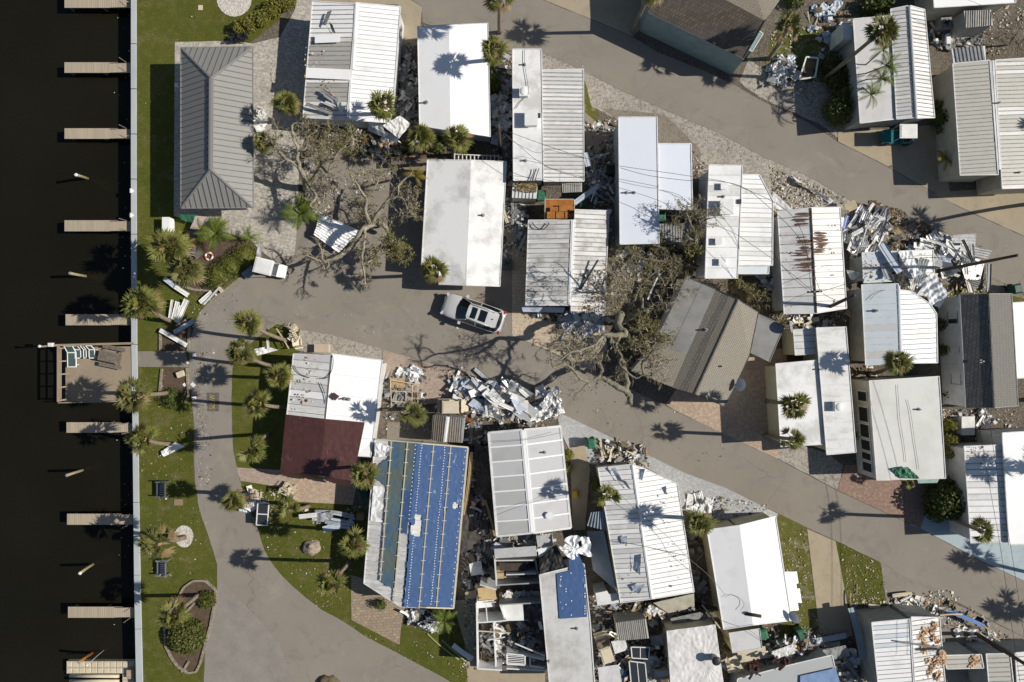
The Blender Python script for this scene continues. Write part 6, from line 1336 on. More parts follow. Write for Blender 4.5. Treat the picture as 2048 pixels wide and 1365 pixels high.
for i,(c,lb) in enumerate((([(1795,505,2.9),(1822,502,3.0),(1850,560,2.9),(1838,575,2.7)],'bright white crumpled roof sheet on the wrecked pale roof'),([(1838,515,2.6),(1858,520,2.7),(1842,568,3.0),(1825,568,2.8)],'upright white ribbed sheet across the wrecked pale roof'),([(1835,566,2.4),(1866,546,2.9),(1896,588,2.6),(1862,612,2.1)],'large bent white ribbed sheet hanging off the wrecked pale roof'),([(1866,590,2.0),(1897,585,2.3),(1880,616,1.6),(1868,612,1.5)],'white curled sheet end beside the shingled house wall'),([(1922,535,.7),(1968,528,.6),(1960,560,.5),(1930,560,.6)],'bright white flat sheet under the tall leaning pole'),([(1940,556,.5),(1962,562,.4),(1953,578,.3),(1932,570,.4)],'grey corrugated sheet below the bright white flat sheet'),([(1900,470,.6),(1952,468,.7),(1950,494,.5),(1905,492,.5)],'pale ribbed sheet at the top of the right heap by the road'),([(1945,492,.6),(1985,500,.6),(1975,518,.4),(1940,512,.5)],'grey ribbed sheet at the right end of the right heap'))):
    sheet('torn_roof_sheet',lb,c,[W2,W3,W2,W2,W2,GREYM,G2,G1][i],[.16,.07,.12,.1,.04,.03,.03,.04][i],corr=None if i in(0,3,4) else (4,.05,'v' if i!=1 else 'u'),nu=24,nv=24,cat='roof sheet')
sheet('dark_hole_sheet','dark torn opening with hanging liner in the wrecked pale roof',[(1779,545,2.75),(1808,540,2.85),(1822,572,2.75),(1795,578,2.6)],BLACK,.08,nu=12,nv=12,cat='roof liner')  # black sheet laid on the roof for the dark inside the opening
sheet('torn_roof_sheet','long white sheet dragged off the rusty roof toward the wrecked pale roof',[(1692,540,1.9),(1770,555,2.2),(1768,562,2.0),(1700,560,1.6)],W3,.12,nu=20,nv=8,cat='roof sheet')
sheet('torn_roof_sheet','long white bent gutter sheet on the gravel verge by the road',[(1583,351,.15),(1594,362,.5),(1668,402,.25),(1660,408,.1)],W2,.1,nu=8,nv=20,cat='roof sheet')
sheet('torn_roof_sheet','white torn sheet at the upper left corner of the rusty roof',[(1545,383,.9),(1585,420,1.2),(1560,420,1.0),(1544,416,.8)],W2,.08,nu=10,nv=10,cat='roof sheet')
sheet('torn_roof_sheet','narrow white annex sheet at the right edge of the blank white roof',[(1570,1144,1.9),(1593,1143,1.5),(1606,1220,1.4),(1578,1222,1.9)],W2,.1,nu=10,nv=16,cat='roof sheet',mask=lambda u,v:u<(.98 if v<.3 else .8 if v<.45 else 1.0 if v<.8 else .7))
sheet('crumpled_tarp','crumpled white tarp in the palm shadow on the canal lawn',[(322,903,.25),(352,884,.4),(371,893,.35),(328,914,.2)],WHITE,.16,nu=16,nv=10,cat='tarp',fr=2.5)
sheet('crumpled_sheet','torn white sheet beside the leaning palm at the road island',[(508,698,.4),(535,694,.5),(558,700,.3),(515,712,.3)],WHITE,.12,nu=14,nv=8,cat='sheet')
sheet('green_awning','crumpled green awning at the foot of the cream white flat roof',[(1783,938,2.9),(1815,934,3.0),(1840,958,2.85),(1800,957,2.8)],GREEN,.12,nu=20,nv=14,cat='awning',fr=3)
sheet('green_awning','pale green translucent eave strip right of the crumpled green awning',[(1834,958,2.2),(1878,957,2.2),(1874,966,1.9),(1836,967,1.9)],M_noise('pale_green',(.40,.52,.46),(.33,.44,.38),3),.01,nu=10,nv=4,cat='awning')
sheet('green_tablecloth','green sheet hanging from the lower left corner of the pavilion',[(360,430,.8),(394,428,.8),(384,446,.6),(362,440,.6)],GREEN,.08,nu=8,nv=8,cat='sheet')
sheet('folding_table','overturned pale table with a wooden edge below the pavilion',[(392,432,.75),(415,434,.7),(400,460,.5),(380,458,.55)],M_noise('table_beige',(.5,.42,.35),(.42,.35,.29),2),.01,nu=4,nv=4,cat='table')
sheet('dark_table','dark overturned round table beside the yellow fronds',[(376,462,.5),(396,458,.6),(398,474,.4),(378,478,.3)],M_noise('dark_blue_cloth',(.02,.028,.04),(.035,.045,.06),3),.05,nu=6,nv=6,cat='table')
sheet('glass_pane','grey mesh frame lying in the mulch bed left of the life ring',[(380,502,.3),(392,495,.3),(405,508,.3),(394,520,.3)],M_noise('mesh_grey',(.15,.15,.13),(.11,.11,.1),5),.01,nu=4,nv=4,cat='frame')
# dented white roof: torn flaps
for c,lb in(([(1222,938,2.75),(1230,934,2.9),(1246,965,2.95),(1236,962,2.7)],'curled flap at the top of the dented white roof'),([(1240,958,2.8),(1252,963,3.0),(1262,980,3.0),(1255,976,2.8)],'second curled flap below it on the dented white roof'),([(1278,938,2.75),(1290,938,3.05),(1284,962,2.8),(1279,958,2.75)],'pointed torn flap right of the ridge on the dented white roof'),([(1322,975,2.6),(1332,972,2.85),(1333,990,2.7),(1326,984,2.55)],'small raised flap at the right of the dented white roof'),([(1268,1110,2.75),(1282,1108,3.1),(1280,1150,3.0),(1266,1140,2.7)],'long torn flap on the lower ridge of the dented white roof'),([(1262,1172,2.7),(1290,1168,3.0),(1278,1188,2.9),(1268,1184,2.65)],'lowest torn flap on the dented white roof'),([(1240,1074,2.6),(1254,1072,2.8),(1253,1090,2.75),(1243,1086,2.6)],'square grey patch standing on the dented white roof')):
    sheet('torn_flap',lb,c,BLUEISH,.05,nu=6,nv=8,cat='roof flap')
for c,lb in(([(655,24,2.75),(664,22,2.9),(652,52,2.8),(644,50,2.65)],'upper of two grey torn flaps on the torn grey and white roof half'),([(658,44,2.7),(665,50,2.85),(672,68,2.75),(664,64,2.65)],'lower of two grey torn flaps on the torn grey and white roof half')):
    sheet('torn_flap',lb,c,GREYM,.05,nu=6,nv=8,cat='roof flap')
p_=[((630,79),(680,77),3.2,'white roof strip laid across the grey torn roof half'),((612,146),(700,150),4.4,'wide white roof strip in the middle of the grey torn roof half')]
for (a,b_,wd,lb) in p_:
    mb=MB(); mb.bar(P(*a,2.62),P(*b_,2.84),wd*.18 if wd<4 else .75,.03,W2); tag(mb.build('roof_strip'),lb,'roof strip')
# strips
def strip(name,label,a,b,w_,z0,z1,m,cat='board',group=None,bend=0,fl=.06,twist=0):
    A,B=P(a[0],a[1],z0),P(b[0],b[1],z1); d=(B-A); s0=Vector((-d.y,d.x,0)).normalized(); mb=MB(); n=8; rows=[]
    for i in range(n+1):
        f=i/n; tw=twist*f; s=s0*math.cos(tw)+Vector((0,0,1))*math.sin(tw); c=A.lerp(B,f)+s0*bend*math.sin(math.pi*f)*d.length+Vector((0,0,abs(bend)*math.sin(math.pi*f)*d.length*.4)); up=Vector((0,0,1))
        rows.append([c-s*w_/2+up*fl,c-s*w_/2,c-s*w_*.15,c-s*w_*.15+up*fl*.5,c+s*w_*.15+up*fl*.5,c+s*w_*.15,c+s*w_/2,c+s*w_/2+up*fl])
    k=len(rows[0]); mb.grid([p for r_ in rows for p in r_],[(i*k+j,i*k+j+1,(i+1)*k+j+1,(i+1)*k+j) for i in range(n) for j in range(k-1)],m)
    return tag(mb.build(name),label,cat,group)
GW='white boards blown onto the canal lawn'
for a,b_,w_,m,lb in(((345,600),(339,638),.16,WHITE,'leftmost narrow white board of the fan pile on the lawn'),((356,604),(347,640),.34,WHITE,'second white board of the fan pile on the lawn'),((363,612),(350,642),.28,WHITE,'third white board of the fan pile on the lawn'),((374,600),(354,646),.42,WHITE,'widest right hand white board of the fan pile on the lawn'),((388,642),(348,666),.36,BLUEISH,'bluish board below the fan pile of white boards'),((372,640),(352,652),.12,CREAM,'thin cream stick below the fan pile of white boards'),((320,660),(374,691),.34,WHITE,'long white board crossing the upper mulch bed'),((350,573),(377,591),.36,WHITE,'white lower half of a long strip beside the mulch bed'),((328,556),(351,574),.36,BLUEISH,'shaded upper half of a long strip beside the mulch bed')):
    strip('white_board',lb,a,b_,w_,.35,.25,m,'board',GW,twist=U(-.1,.1))  # split strip's upper half: its shade is put in as bluish colour
for a,b_,w_,m,lb in(((644,180),(672,200),.22,GREYM,'grey channel sticking up on the torn roof half, uppermost'),((648,190),(680,212),.2,ALU,'grey channel on the torn roof half below the uppermost'),((612,208),(664,228),.22,GREYM,'long grey channel at the bottom of the torn roof half'),((650,205),(672,214),.3,G1,'short pale channel at the bottom of the torn roof half'),((1796,1284),(1880,1296),.1,GREYM,'dark long strip across the insulation strewn roof')):
    strip('roof_channel',lb,a,b_,w_,2.9,2.8,m,'channel')
for a,b_,w_,z,m,lb in(((1762,488),(1800,545),.55,2.9,BLUEISH,'wide bluish gutter standing on the wrecked pale roof'),((1765,532),(1776,558),.4,2.8,ALU,'short wide channel on the wrecked pale roof'),((1925,480),(1945,525),.2,1.2,TRIMD,'dark bent beam across the right heap by the road'),((1977,528),(1975,580),.42,.3,GREYM,'grey trough standing alone at the right end of the heap'),((1930,540),(1942,585),.4,.5,W3,'white curved trough below the tall leaning pole'),((1695,432),(1688,458),.28,.9,M_noise('sky_blue_strip',(.35,.47,.72),(.3,.4,.62),3),'sky blue strip on top of the heap by the rusty roof'),((1895,1222),(1968,1252),.3,.8,M_noise('cobalt_strip',(.16,.27,.52),(.13,.22,.44),3),'long blue strip lying across the grey driveway'),((1880,1231),(1925,1229),.12,1.0,CREAM,'cream pole crossing the blue strip'),((1968,1250),(2000,1283),.1,.4,CREAM,'thin cream rail beyond the end of the blue strip'),((1785,1192),(1824,1188),.3,.25,CREAM,'upper of two cream tubes on the gravel by the driveway'),((1795,1206),(1822,1192),.24,.25,WHITE,'lower of two cream tubes on the gravel by the driveway'),((1737,1211),(1760,1214),.28,.25,CREAM,'cream tube at the edge of the lawn below the concrete driveway'),((1701,1182),(1703,1216),.1,.3,M_noise('pale_lath',(.5,.45,.25),(.42,.38,.2),3),'yellowish lath standing on the lawn beside the grey wall'),((1715,1168),(1714,1190),.1,.1,M_noise('pale_lath_two',(.5,.45,.25),(.42,.38,.2),3),'short yellowish lath lying on the lawn'),((855,1268),(918,1320),.09,.1,M_noise('lath_three',(.45,.44,.2),(.38,.37,.16),3),'left of two long yellow laths on the grass by the ruin'),((883,1280),(930,1322),.09,.1,M_noise('lath_four',(.45,.44,.2),(.38,.37,.16),3),'right of two long yellow laths on the grass by the ruin'),((906,1290),(946,1318),.4,.3,WHITE,'white board with dents between the grass and the ruin'),((1404,1210),(1460,1285),.12,1.6,CREAM,'long pale rod slanting past the broken pole'),((943,905),(928,1030),.26,1.4,M_noise('old_timber',(.38,.28,.16),(.3,.22,.12),3),'long timber beam beside the blue tarped roof'),((935,1000),(915,1040),.22,1.2,M_noise('orange_timber',(.45,.28,.12),(.36,.22,.1),3),'short orange timber beam beside the blue tarped roof'),((970,1000),(990,1072),.16,1.2,WOOD,'thin timber beside the grey battened roof'),((1160,580),(1196,520),.14,2.95,TRIMD,'thin dark pole across the right half of the ribbed roof'),((1320,548),(1296,600),.14,2.6,WHITE,'white gutter at the left edge of the angled tan house'),((1618,1262),(1612,1300),.2,1.2,ALU,'metal rail beside the green bin by the satellite dish'),((1590,1285),(1692,1271),.4,.5,BLUEISH,'long bluish gutter across the end of the concrete driveway'),((1648,1290),(1680,1288),.4,.4,ALU,'short pale gutter below the long bluish gutter'),((1702,1216),(1726,1320),.5,1.2,M_noise('wall_strip',(.36,.43,.45),(.3,.36,.38),2),'tall pale wall strip leaning at the grey wall with small windows'),((1693,1323),(1725,1370),.3,.9,GREYM,'dark angled beam at the bottom edge beside the grey wall'),((553,657),(578,698),.1,.9,CREAM,'thin pale pole leaning across the curved palm trunk'),((535,676),(537,698),.18,.6,WHITE,'short white post beside the torn white sheet'),((1182,404),(1196,368),.1,1.4,WHITE,'thin white rod between the grey carport and the bluish home'),((1148,408),(1196,372),.4,1.3,BLUEISH,'bent bluish sheet strip between the grey carport and the bluish home'),((1170,306),(1177,333),.42,1.6,BLUEISH,'bluish board hanging on the right edge of the grey carport roof'),((1002,400),(1016,446),.3,1.2,CREAM,'pale plank against the wide stained roof'),((1052,470),(1032,516),.14,.9,ALU,'thin pole leaning in the path between the wide stained roof and the ribbed roof')):
    strip('loose_strip',lb,a,b_,w_,z*.9,z,m,'strip',bend=U(-.03,.03),fl=min(.06,w_*.25))
# lower-left metal heap by the patio
GH='bent awning strips below the brick patio'
for i,(a,b_,w_,m) in enumerate((((598,1034),(634,1030),.36,WHITE),((646,1060),(706,1044),.5,BLUEISH),((630,1022),(708,1032),.16,ALU),((632,1026),(710,1038),.14,BLUEISH),((640,1034),(708,1046),.2,BLUEISH),((650,1044),(704,1050),.24,ALU),((655,1050),(700,1056),.24,BLUEISH))):
    strip('awning_strip',('short bright white strip at the left end of the bent awning strips','widest bluish trough below the other bent awning strips','topmost thin arc of the bent awning strips','second thin arc of the bent awning strips','middle bluish strip of the bent awning strips','lower grey strip of the bent awning strips','bluish strip just above the widest trough')[i],a,b_,w_,.5,.6,m,'awning strip',GH,bend=.05 if i in(2,3) else 0)
sheet('crumpled_sheet','crumpled bright metal sheet among the bent awning strips',[(626,1030,.5),(668,1022,.8),(660,1045,.5),(624,1042,.3)],ALU,.14,nu=14,nv=10,cat='sheet')
# --- scrap prototypes
def scrap(kind,m,seed):
    rr=random.Random(seed); mb=MB()
    if kind=='metal_strip':
        L=rr.uniform(1.6,2.8); w_=rr.uniform(.18,.36); n=8; bend=rr.uniform(-.35,.35); kk=rr.uniform(.3,.7); rows=[]
        for i in range(n+1):
            f=i/n; x=(f-.5)*L; y=bend*(f-.5)**2*L; z=.06+max(0,(f-kk))*rr.uniform(.5,.55)*L*(.25 if bend>0 else 0); rows.append([Vector((x,y+q*w_,z+h)) for q,h in((-.5,.06),(-.5,0),(-.15,0),(-.12,.03),(.12,.03),(.15,0),(.5,0),(.5,.06))])
        mb.grid([p for r_ in rows for p in r_],[(i*8+j,i*8+j+1,(i+1)*8+j+1,(i+1)*8+j) for i in range(n) for j in range(7)],m)
    elif kind in('ribbed_sheet','crumpled_sheet'):
        n=14; sx,sy=rr.uniform(1.0,1.7),rr.uniform(.6,1.1); bd=rr.uniform(-.3,.3); vs=[]
        for j in range(n+1):
            for i in range(n+1):
                u,v=i/n-.5,j/n-.5; z=.1
                if kind=='ribbed_sheet': z+=.035*math.cos(v*2*math.pi*5)+bd*u*u*2+.05*noise.noise(Vector((u*3+seed,v*3,0)))
                else: z+=.17*abs(noise.noise(Vector((u*2.6+seed,v*2.0,seed))))*2-.1+.05*noise.noise(Vector((u*7,v*7,seed)))
                vs.append(Vector((u*sx+.1*noise.noise(Vector((v*5,seed,u*5))),v*sy,z)))
        mb.grid(vs,[(j*(n+1)+i,j*(n+1)+i+1,(j+1)*(n+1)+i+1,(j+1)*(n+1)+i) for j in range(n) for i in range(n)],m)
    elif kind=='folded_panel':
        L=rr.uniform(1.1,1.9); w_=rr.uniform(.35,.65); f=rr.uniform(.3,.7); k=rr.uniform(-.5,.6); q=rr.uniform(-.2,.2)
        a=[Vector((-L/2,-w_/2,.05)),Vector((-L/2,w_/2,.06)),Vector((L*(f-.5)+q,w_/2,.07)),Vector((L*(f-.5)-q,-w_/2,.06)),Vector((L/2*.9,w_/2*rr.uniform(.6,1),.07+abs(k)*L*(1-f))),Vector((L/2*.9,-w_/2,.06+abs(k)*L*(1-f)))]
        mb.grid(a,[(0,3,2,1),(3,5,4,2)],m); mb.grid([p-Vector((0,0,.035)) for p in a],[(0,1,2,3),(3,2,4,5)],m); mb.bar(a[0],a[3],.04,.05,m); mb.bar(a[3],a[5],.04,.05,m)
    elif kind=='board': mb.box((0,0,.03),(rr.uniform(.9,1.8),rr.uniform(.1,.3),.04),m)
    elif kind=='pipe': mb.tube([Vector((-.9,0,.03)),Vector((0,rr.uniform(-.05,.05),.04)),Vector((.9,0,.03))],.028,m,6)
    elif kind=='window_frame':
        for q in(-1,1): mb.bar(Vector((-.55,q*.4,.02)),Vector((.55,q*.4,.02)),.06,.05,m); mb.bar(Vector((q*.55,-.4,.02)),Vector((q*.55,.4,.02)),.06,.05,m)
        mb.bar(Vector((0,-.4,.02)),Vector((0,.4,.02)),.04,.04,m)
    elif kind=='box_piece':
        mb.box((0,0,.16),(rr.uniform(.3,.6),rr.uniform(.3,.5),.32),m); mb.box((.02,0,.335),(.3,.25,.02),m)
    elif kind=='cloth_bundle': mb.dome((0,0,-.03),.35,.25,.22,m,12,4,jit=.18)
    elif kind=='insulation_tuft': mb.dome((0,0,-.02),.42,.3,.16,m,16,4,jit=.5)
    elif kind=='chair':
        for q in(-1,1):
            for s in(-1,1): mb.bar(Vector((q*.2,s*.2,0)),Vector((q*.2,s*.2,.42)),.04,.03,m,up=Vector((1,0,0)))
        mb.box((0,0,.43),(.46,.46,.04),m)
        for k in range(4): mb.bar(Vector((-.22,-.18+.12*k,.45)),Vector((-.3,-.18+.12*k,.88)),.07,.02,m,up=Vector((-1,0,0)))
        mb.bar(Vector((-.3,-.23,.86)),Vector((-.3,.23,.86)),.06,.05,m)
        for s in(-1,1): mb.box((0,s*.25,.62),(.42,.05,.03),m)
    elif kind=='bucket': mb.tube([Vector((0,0,0)),Vector((0,0,.3)),Vector((0,0,.36))],[.13,.16,.17],m,12,True)
    elif kind=='tyre':
        mb.tube([Vector((.24*math.cos(a),.24*math.sin(a),.1)) for a in [k*math.pi/9 for k in range(19)]],.09,m,8,False)
    me=mb.build(kind,None,org=(0,0,0)); q=me.data; D.objects.remove(me); return q
PROTO={}
def proto(kind,m,i):
    key=(kind,m.name,i)
    if key not in PROTO: PROTO[key]=scrap(kind,m,hash((kind,i))%997 if False else sum(map(ord,kind))*7+i*13)
    return PROTO[key]
CN={WHITE:'white',ALU:'silvery',BLUEISH:'bluish',GREYM:'grey',CREAM:'cream',WOOD:'timber coloured',WOODG:'brown',DARK:'black',W3:'dirty white',CLOTH:'pale',BLUEP:'blue',GREEN:'green',ORANGE:'rusty',PINKINS:'tan',REDP:'red',YELLOW:'yellow',BRUSH:'brown'}
KN={'insulation_tuft':'torn %s insulation tuft','folded_panel':'folded %s panel','metal_strip':'bent %s metal strip','ribbed_sheet':'%s ribbed sheet','crumpled_sheet':'crumpled %s sheet','board':'%s board','pipe':'thin %s pipe','window_frame':'%s window frame','box_piece':'%s box','cloth_bundle':'%s cloth bundle','chair':'%s patio chair','bucket':'%s bucket','tyre':'%s tyre'}
def heap(where,group,cx,cy,rx,ry,rot,n,mix,zmax,seed,sc=(.7,1.1),tilt=.35,poly=None,rz=None):
    if any(q in group for q in('clutter','yard','pile','rubble','wreck','scrap right','scrap left','heap under the loose')): n=int(n*1.45)
    rr=random.Random(seed); bag=[m for m in mix for _ in range(m[2])]
    for i in range(n):
        kind,m,_=rr.choice(bag)
        while True:
            a,b=rr.uniform(-1,1),rr.uniform(-1,1)
            if a*a+b*b<1: break
        x=cx+(a*rx*math.cos(rot)-b*ry*math.sin(rot)); y=cy+(a*rx*math.sin(rot)+b*ry*math.cos(rot))
        z=zmax*(1-(a*a+b*b)*.8)*rr.uniform(.1,1)
        o=D.objects.new(kind,proto(kind,m,rr.randrange(4))); COL.objects.link(o); o.location=P(x,y,z); o.scale=(rr.uniform(*sc),)*3
        o.rotation_euler=(rr.uniform(-tilt,tilt),rr.uniform(-tilt,tilt),rr.uniform(0,6.28) if rz is None or rr.random()<.35 else rz+rr.uniform(-.35,.35))
        tag(o,(KN[kind]%CN[m])+' '+where,KN[kind].replace('%s ','').replace('bent ',''),group)
MET=[('metal_strip',WHITE,5),('metal_strip',BLUEISH,3),('metal_strip',ALU,2),('folded_panel',WHITE,6),('folded_panel',BLUEISH,3),('crumpled_sheet',WHITE,1),('crumpled_sheet',ALU,1),('ribbed_sheet',WHITE,2),('ribbed_sheet',BLUEISH,1),('board',CREAM,2),('pipe',WHITE,1)]
heap('in the big scrap heap on the road edge','big scrap heap on the road edge',1000,800,92,36,R(14),80,MET,1.25,31,(.7,1.2),.4,rz=R(-30))
heap('at the right end of the big scrap heap','right end of the big scrap heap',1092,812,22,34,0,16,[('crumpled_sheet',WHITE,5),('crumpled_sheet',ALU,5),('metal_strip',WHITE,1)],1.3,32,(.7,1.0),.5)
heap('at the left tip of the big scrap heap','left tip of the big scrap heap',925,775,28,12,R(20),12,[('metal_strip',BLUEISH,2),('crumpled_sheet',BLUEISH,2),('metal_strip',WHITE,2)],.7,33,(.5,.8),.4)
heap('in the heap beside the rusty roof','heap beside the rusty roof',1728,462,36,44,R(10),44,[('metal_strip',ALU,4),('metal_strip',GREYM,2),('metal_strip',WHITE,4),('folded_panel',WHITE,3),('crumpled_sheet',W3,2),('board',CREAM,1),('ribbed_sheet',ALU,2)],.9,34,(.6,1.1),.4,rz=R(60))
heap('in the heap under the tall leaning pole','heap under the tall leaning pole',1890,512,62,36,R(12),60,[('metal_strip',WHITE,5),('folded_panel',WHITE,5),('metal_strip',GREYM,2),('ribbed_sheet',ALU,2),('folded_panel',WHITE,2),('crumpled_sheet',WHITE,1),('crumpled_sheet',BLUEISH,2),('board',CREAM,1),('crumpled_sheet',ALU,2)],.9,35,(.6,1.15),.45,rz=R(-35))
heap('on the wrecked pale roof','scrap on the wrecked pale roof',1840,560,26,30,0,12,[('folded_panel',WHITE,2),('crumpled_sheet',WHITE,1),('metal_strip',ALU,2),('ribbed_sheet',W3,2)],3.0,36,(.5,.8),.4)
heap('in the trailer heap by the teal walled house','trailer heap by the teal walled house',1567,143,30,30,0,38,[('crumpled_sheet',WHITE,5),('crumpled_sheet',BLUEISH,4),('folded_panel',GREYM,2),('crumpled_sheet',GREYM,1),('box_piece',WHITE,2),('metal_strip',WHITE,1),('cloth_bundle',CLOTH,2)],.9,37,(.35,.6),.5)
heap('in the rubble heap at the top of the dented white roof','rubble at the dented white roof',1238,905,44,22,R(14),36,[('metal_strip',CREAM,2),('folded_panel',WHITE,1),('crumpled_sheet',WHITE,1),('board',CREAM,3),('folded_panel',GREYM,1),('crumpled_sheet',GREYM,1),('box_piece',CREAM,1),('pipe',WOODG,2),('cloth_bundle',CLOTH,1)],.7,38,(.45,.75),.3)
heap('in the wrecked furniture at the road edge','wrecked furniture at the road edge',508,1003,20,22,R(30),15,[('chair',CREAM,3),('folded_panel',WHITE,2),('crumpled_sheet',WHITE,1),('box_piece',WHITE,1),('crumpled_sheet',BLUEISH,2)],.4,39,(.6,.95),.5)
heap('tumbled beside the brick patio','patio chairs and tables by the brick patio',588,990,16,26,0,9,[('chair',CREAM,4),('box_piece',CREAM,3)],.2,40,(.8,1.1),.25)
heap('tipped over on the road island','cream chairs on the road island',584,672,12,14,0,5,[('chair',CREAM,4),('box_piece',CREAM,2)],.25,41,(1.0,1.3),.6)
heap('beside the pavilion post','white patio chairs beside the pavilion',522,240,12,26,0,9,[('chair',WHITE,3)],.1,42,(.8,1),.3)
heap('behind the hedge at the pavilion','dark patio chairs at the top of the pavilion',486,80,22,5,0,6,[('chair',DARK,3)],.1,43,(.8,1),.2)
heap('in the rubble at the foot of the blue tarped home','rubble at the foot of the blue tarped home',848,1240,36,20,R(20),24,[('folded_panel',WHITE,2),('crumpled_sheet',WHITE,1),('metal_strip',WHITE,1),('cloth_bundle',CLOTH,2),('box_piece',DARK,1),('board',CREAM,1),('tyre',DARK,1),('folded_panel',GREYM,1),('crumpled_sheet',GREYM,1)],.5,44,(.4,.7),.4)
heap('in the torn pile left of the wide stained roof','pile between the wide stained roof and the ribbed roof',1030,440,20,48,0,34,[('folded_panel',WHITE,1),('crumpled_sheet',WHITE,1),('folded_panel',GREYM,2),('crumpled_sheet',GREYM,1),('metal_strip',GREYM,3),('board',CREAM,2),('chair',GREYM,1),('metal_strip',ALU,2),('window_frame',W3,1)],.7,45,(.5,.85),.4)
heap('in the yard between the carport and the bluish home','yard between the carport and the bluish home',1198,350,24,56,0,36,[('folded_panel',GREYM,1),('crumpled_sheet',GREYM,1),('board',WOODG,3),('box_piece',GREYM,2),('metal_strip',BLUEISH,2),('pipe',CREAM,1),('bucket',WHITE,1),('cloth_bundle',BRUSH,2)],.5,46,(.4,.8),.4)
heap('under the two palms below the plain white roof','clutter under the two palms',770,300,70,16,R(6),34,[('board',WOODG,3),('box_piece',ORANGE,2),('folded_panel',GREYM,1),('crumpled_sheet',GREYM,1),('cloth_bundle',PINKINS,2),('bucket',GREEN,1),('metal_strip',WHITE,1),('box_piece',DARK,1)],.5,47,(.4,.8),.3)
heap('in the gap between the first two white roofs','clutter between the first two white roofs',815,180,14,80,0,28,[('folded_panel',GREYM,2),('crumpled_sheet',GREYM,1),('board',WOODG,2),('box_piece',GREYM,2),('folded_panel',WHITE,1),('crumpled_sheet',WHITE,1),('cloth_bundle',CLOTH,1)],.5,48,(.45,.9),.4)
heap('in the gap left of the vented roof','clutter left of the vented roof',1003,215,14,80,0,28,[('crumpled_sheet',BLUEISH,3),('board',CREAM,2),('box_piece',GREYM,2),('folded_panel',WHITE,1),('crumpled_sheet',WHITE,1),('bucket',GREEN,1),('cloth_bundle',BRUSH,2)],.5,49,(.45,.9),.4)
heap('between the blue tarp and the battened roof','clutter between the blue tarp and the battened roof',955,970,24,100,R(4),46,[('board',WOODG,3),('metal_strip',GREYM,3),('folded_panel',GREYM,2),('crumpled_sheet',GREYM,1),('board',WOOD,2),('metal_strip',ALU,1),('crumpled_sheet',DARK,3),('cloth_bundle',CLOTH,1)],1.0,50,(.5,.9),.5)
heap('in the wreckage above the roofless rooms','wreckage above the roofless rooms',1030,1092,64,20,R(-8),38,[('metal_strip',W3,3),('folded_panel',GREYM,2),('crumpled_sheet',GREYM,1),('crumpled_sheet',W3,2),('board',CREAM,2),('ribbed_sheet',GREYM,2),('metal_strip',BLUEISH,2)],1.2,51,(.6,1.0),.45)
heap('beside the roofless rooms near the blue tarp','clutter beside the roofless rooms',958,1150,28,60,0,44,[('box_piece',GREYM,3),('crumpled_sheet',DARK,2),('folded_panel',GREYM,2),('crumpled_sheet',GREYM,1),('board',WOODG,2),('bucket',WHITE,1),('cloth_bundle',CLOTH,2),('window_frame',W3,1)],.6,52,(.5,.9),.4)
heap('in the splintered pile below the dented white roof','splintered pile below the dented white roof',1300,1222,70,16,R(-6),46,[('board',WOOD,4),('board',CREAM,4),('pipe',CREAM,2),('crumpled_sheet',W3,2),('metal_strip',W3,1),('cloth_bundle',PINKINS,1)],1.3,53,(.45,.8),.4)
heap('in the junk right of the mottled flat roof','junk right of the mottled flat roof',1224,1268,26,60,0,36,[('folded_panel',GREYM,1),('crumpled_sheet',GREYM,1),('box_piece',DARK,2),('board',WOODG,3),('folded_panel',WHITE,1),('crumpled_sheet',WHITE,1),('metal_strip',ALU,2),('bucket',CREAM,1)],.6,54,(.5,.9),.4)
heap('in the wreckage at the bottom edge','wreckage at the bottom edge',1275,1338,60,28,0,46,[('window_frame',W3,3),('folded_panel',GREYM,2),('crumpled_sheet',GREYM,1),('board',CREAM,2),('metal_strip',W3,3),('box_piece',WOOD,1),('ribbed_sheet',W3,1),('box_piece',BLUEP,1)],1.2,55,(.6,1.1),.4)
heap('in the heap under the loose satellite dish','heap under the loose satellite dish',1590,1300,56,20,R(-14),56,[('crumpled_sheet',WHITE,4),('crumpled_sheet',CLOTH,3),('metal_strip',WHITE,2),('board',CREAM,2),('cloth_bundle',CLOTH,2),('box_piece',ORANGE,1),('pipe',GREYM,1)],1.6,56,(.4,.7),.5)
heap('right of the collapsed grey flat roof','scrap right of the collapsed grey flat roof',1680,1330,34,30,0,30,[('metal_strip',GREYM,3),('folded_panel',GREYM,2),('crumpled_sheet',GREYM,1),('board',CREAM,3),('folded_panel',WHITE,1),('crumpled_sheet',WHITE,1),('box_piece',BLUEP,1)],.8,57,(.5,.9),.5)
heap('left of the collapsed grey flat roof','scrap left of the collapsed grey flat roof',1490,1322,46,22,0,34,[('board',CREAM,4),('crumpled_sheet',CREAM,3),('metal_strip',CREAM,2),('box_piece',WHITE,2),('crumpled_sheet',WHITE,1)],1.0,58,(.5,.9),.4)
heap('between the plain white roof and the dented roof','clutter right of the dented white roof',1395,1130,12,80,R(-9),22,[('board',WOODG,2),('folded_panel',GREYM,1),('crumpled_sheet',GREYM,1),('box_piece',GREYM,1),('pipe',CREAM,1)],.4,59,(.4,.8),.3)
heap('on the pale pavers right of the dented roof','scrap on the pale pavers',1408,1015,34,16,R(20),14,[('board',WHITE,2),('ribbed_sheet',WHITE,1),('folded_panel',WHITE,1),('crumpled_sheet',WHITE,1),('pipe',WOODG,2)],.25,60,(.6,1.0),.2)
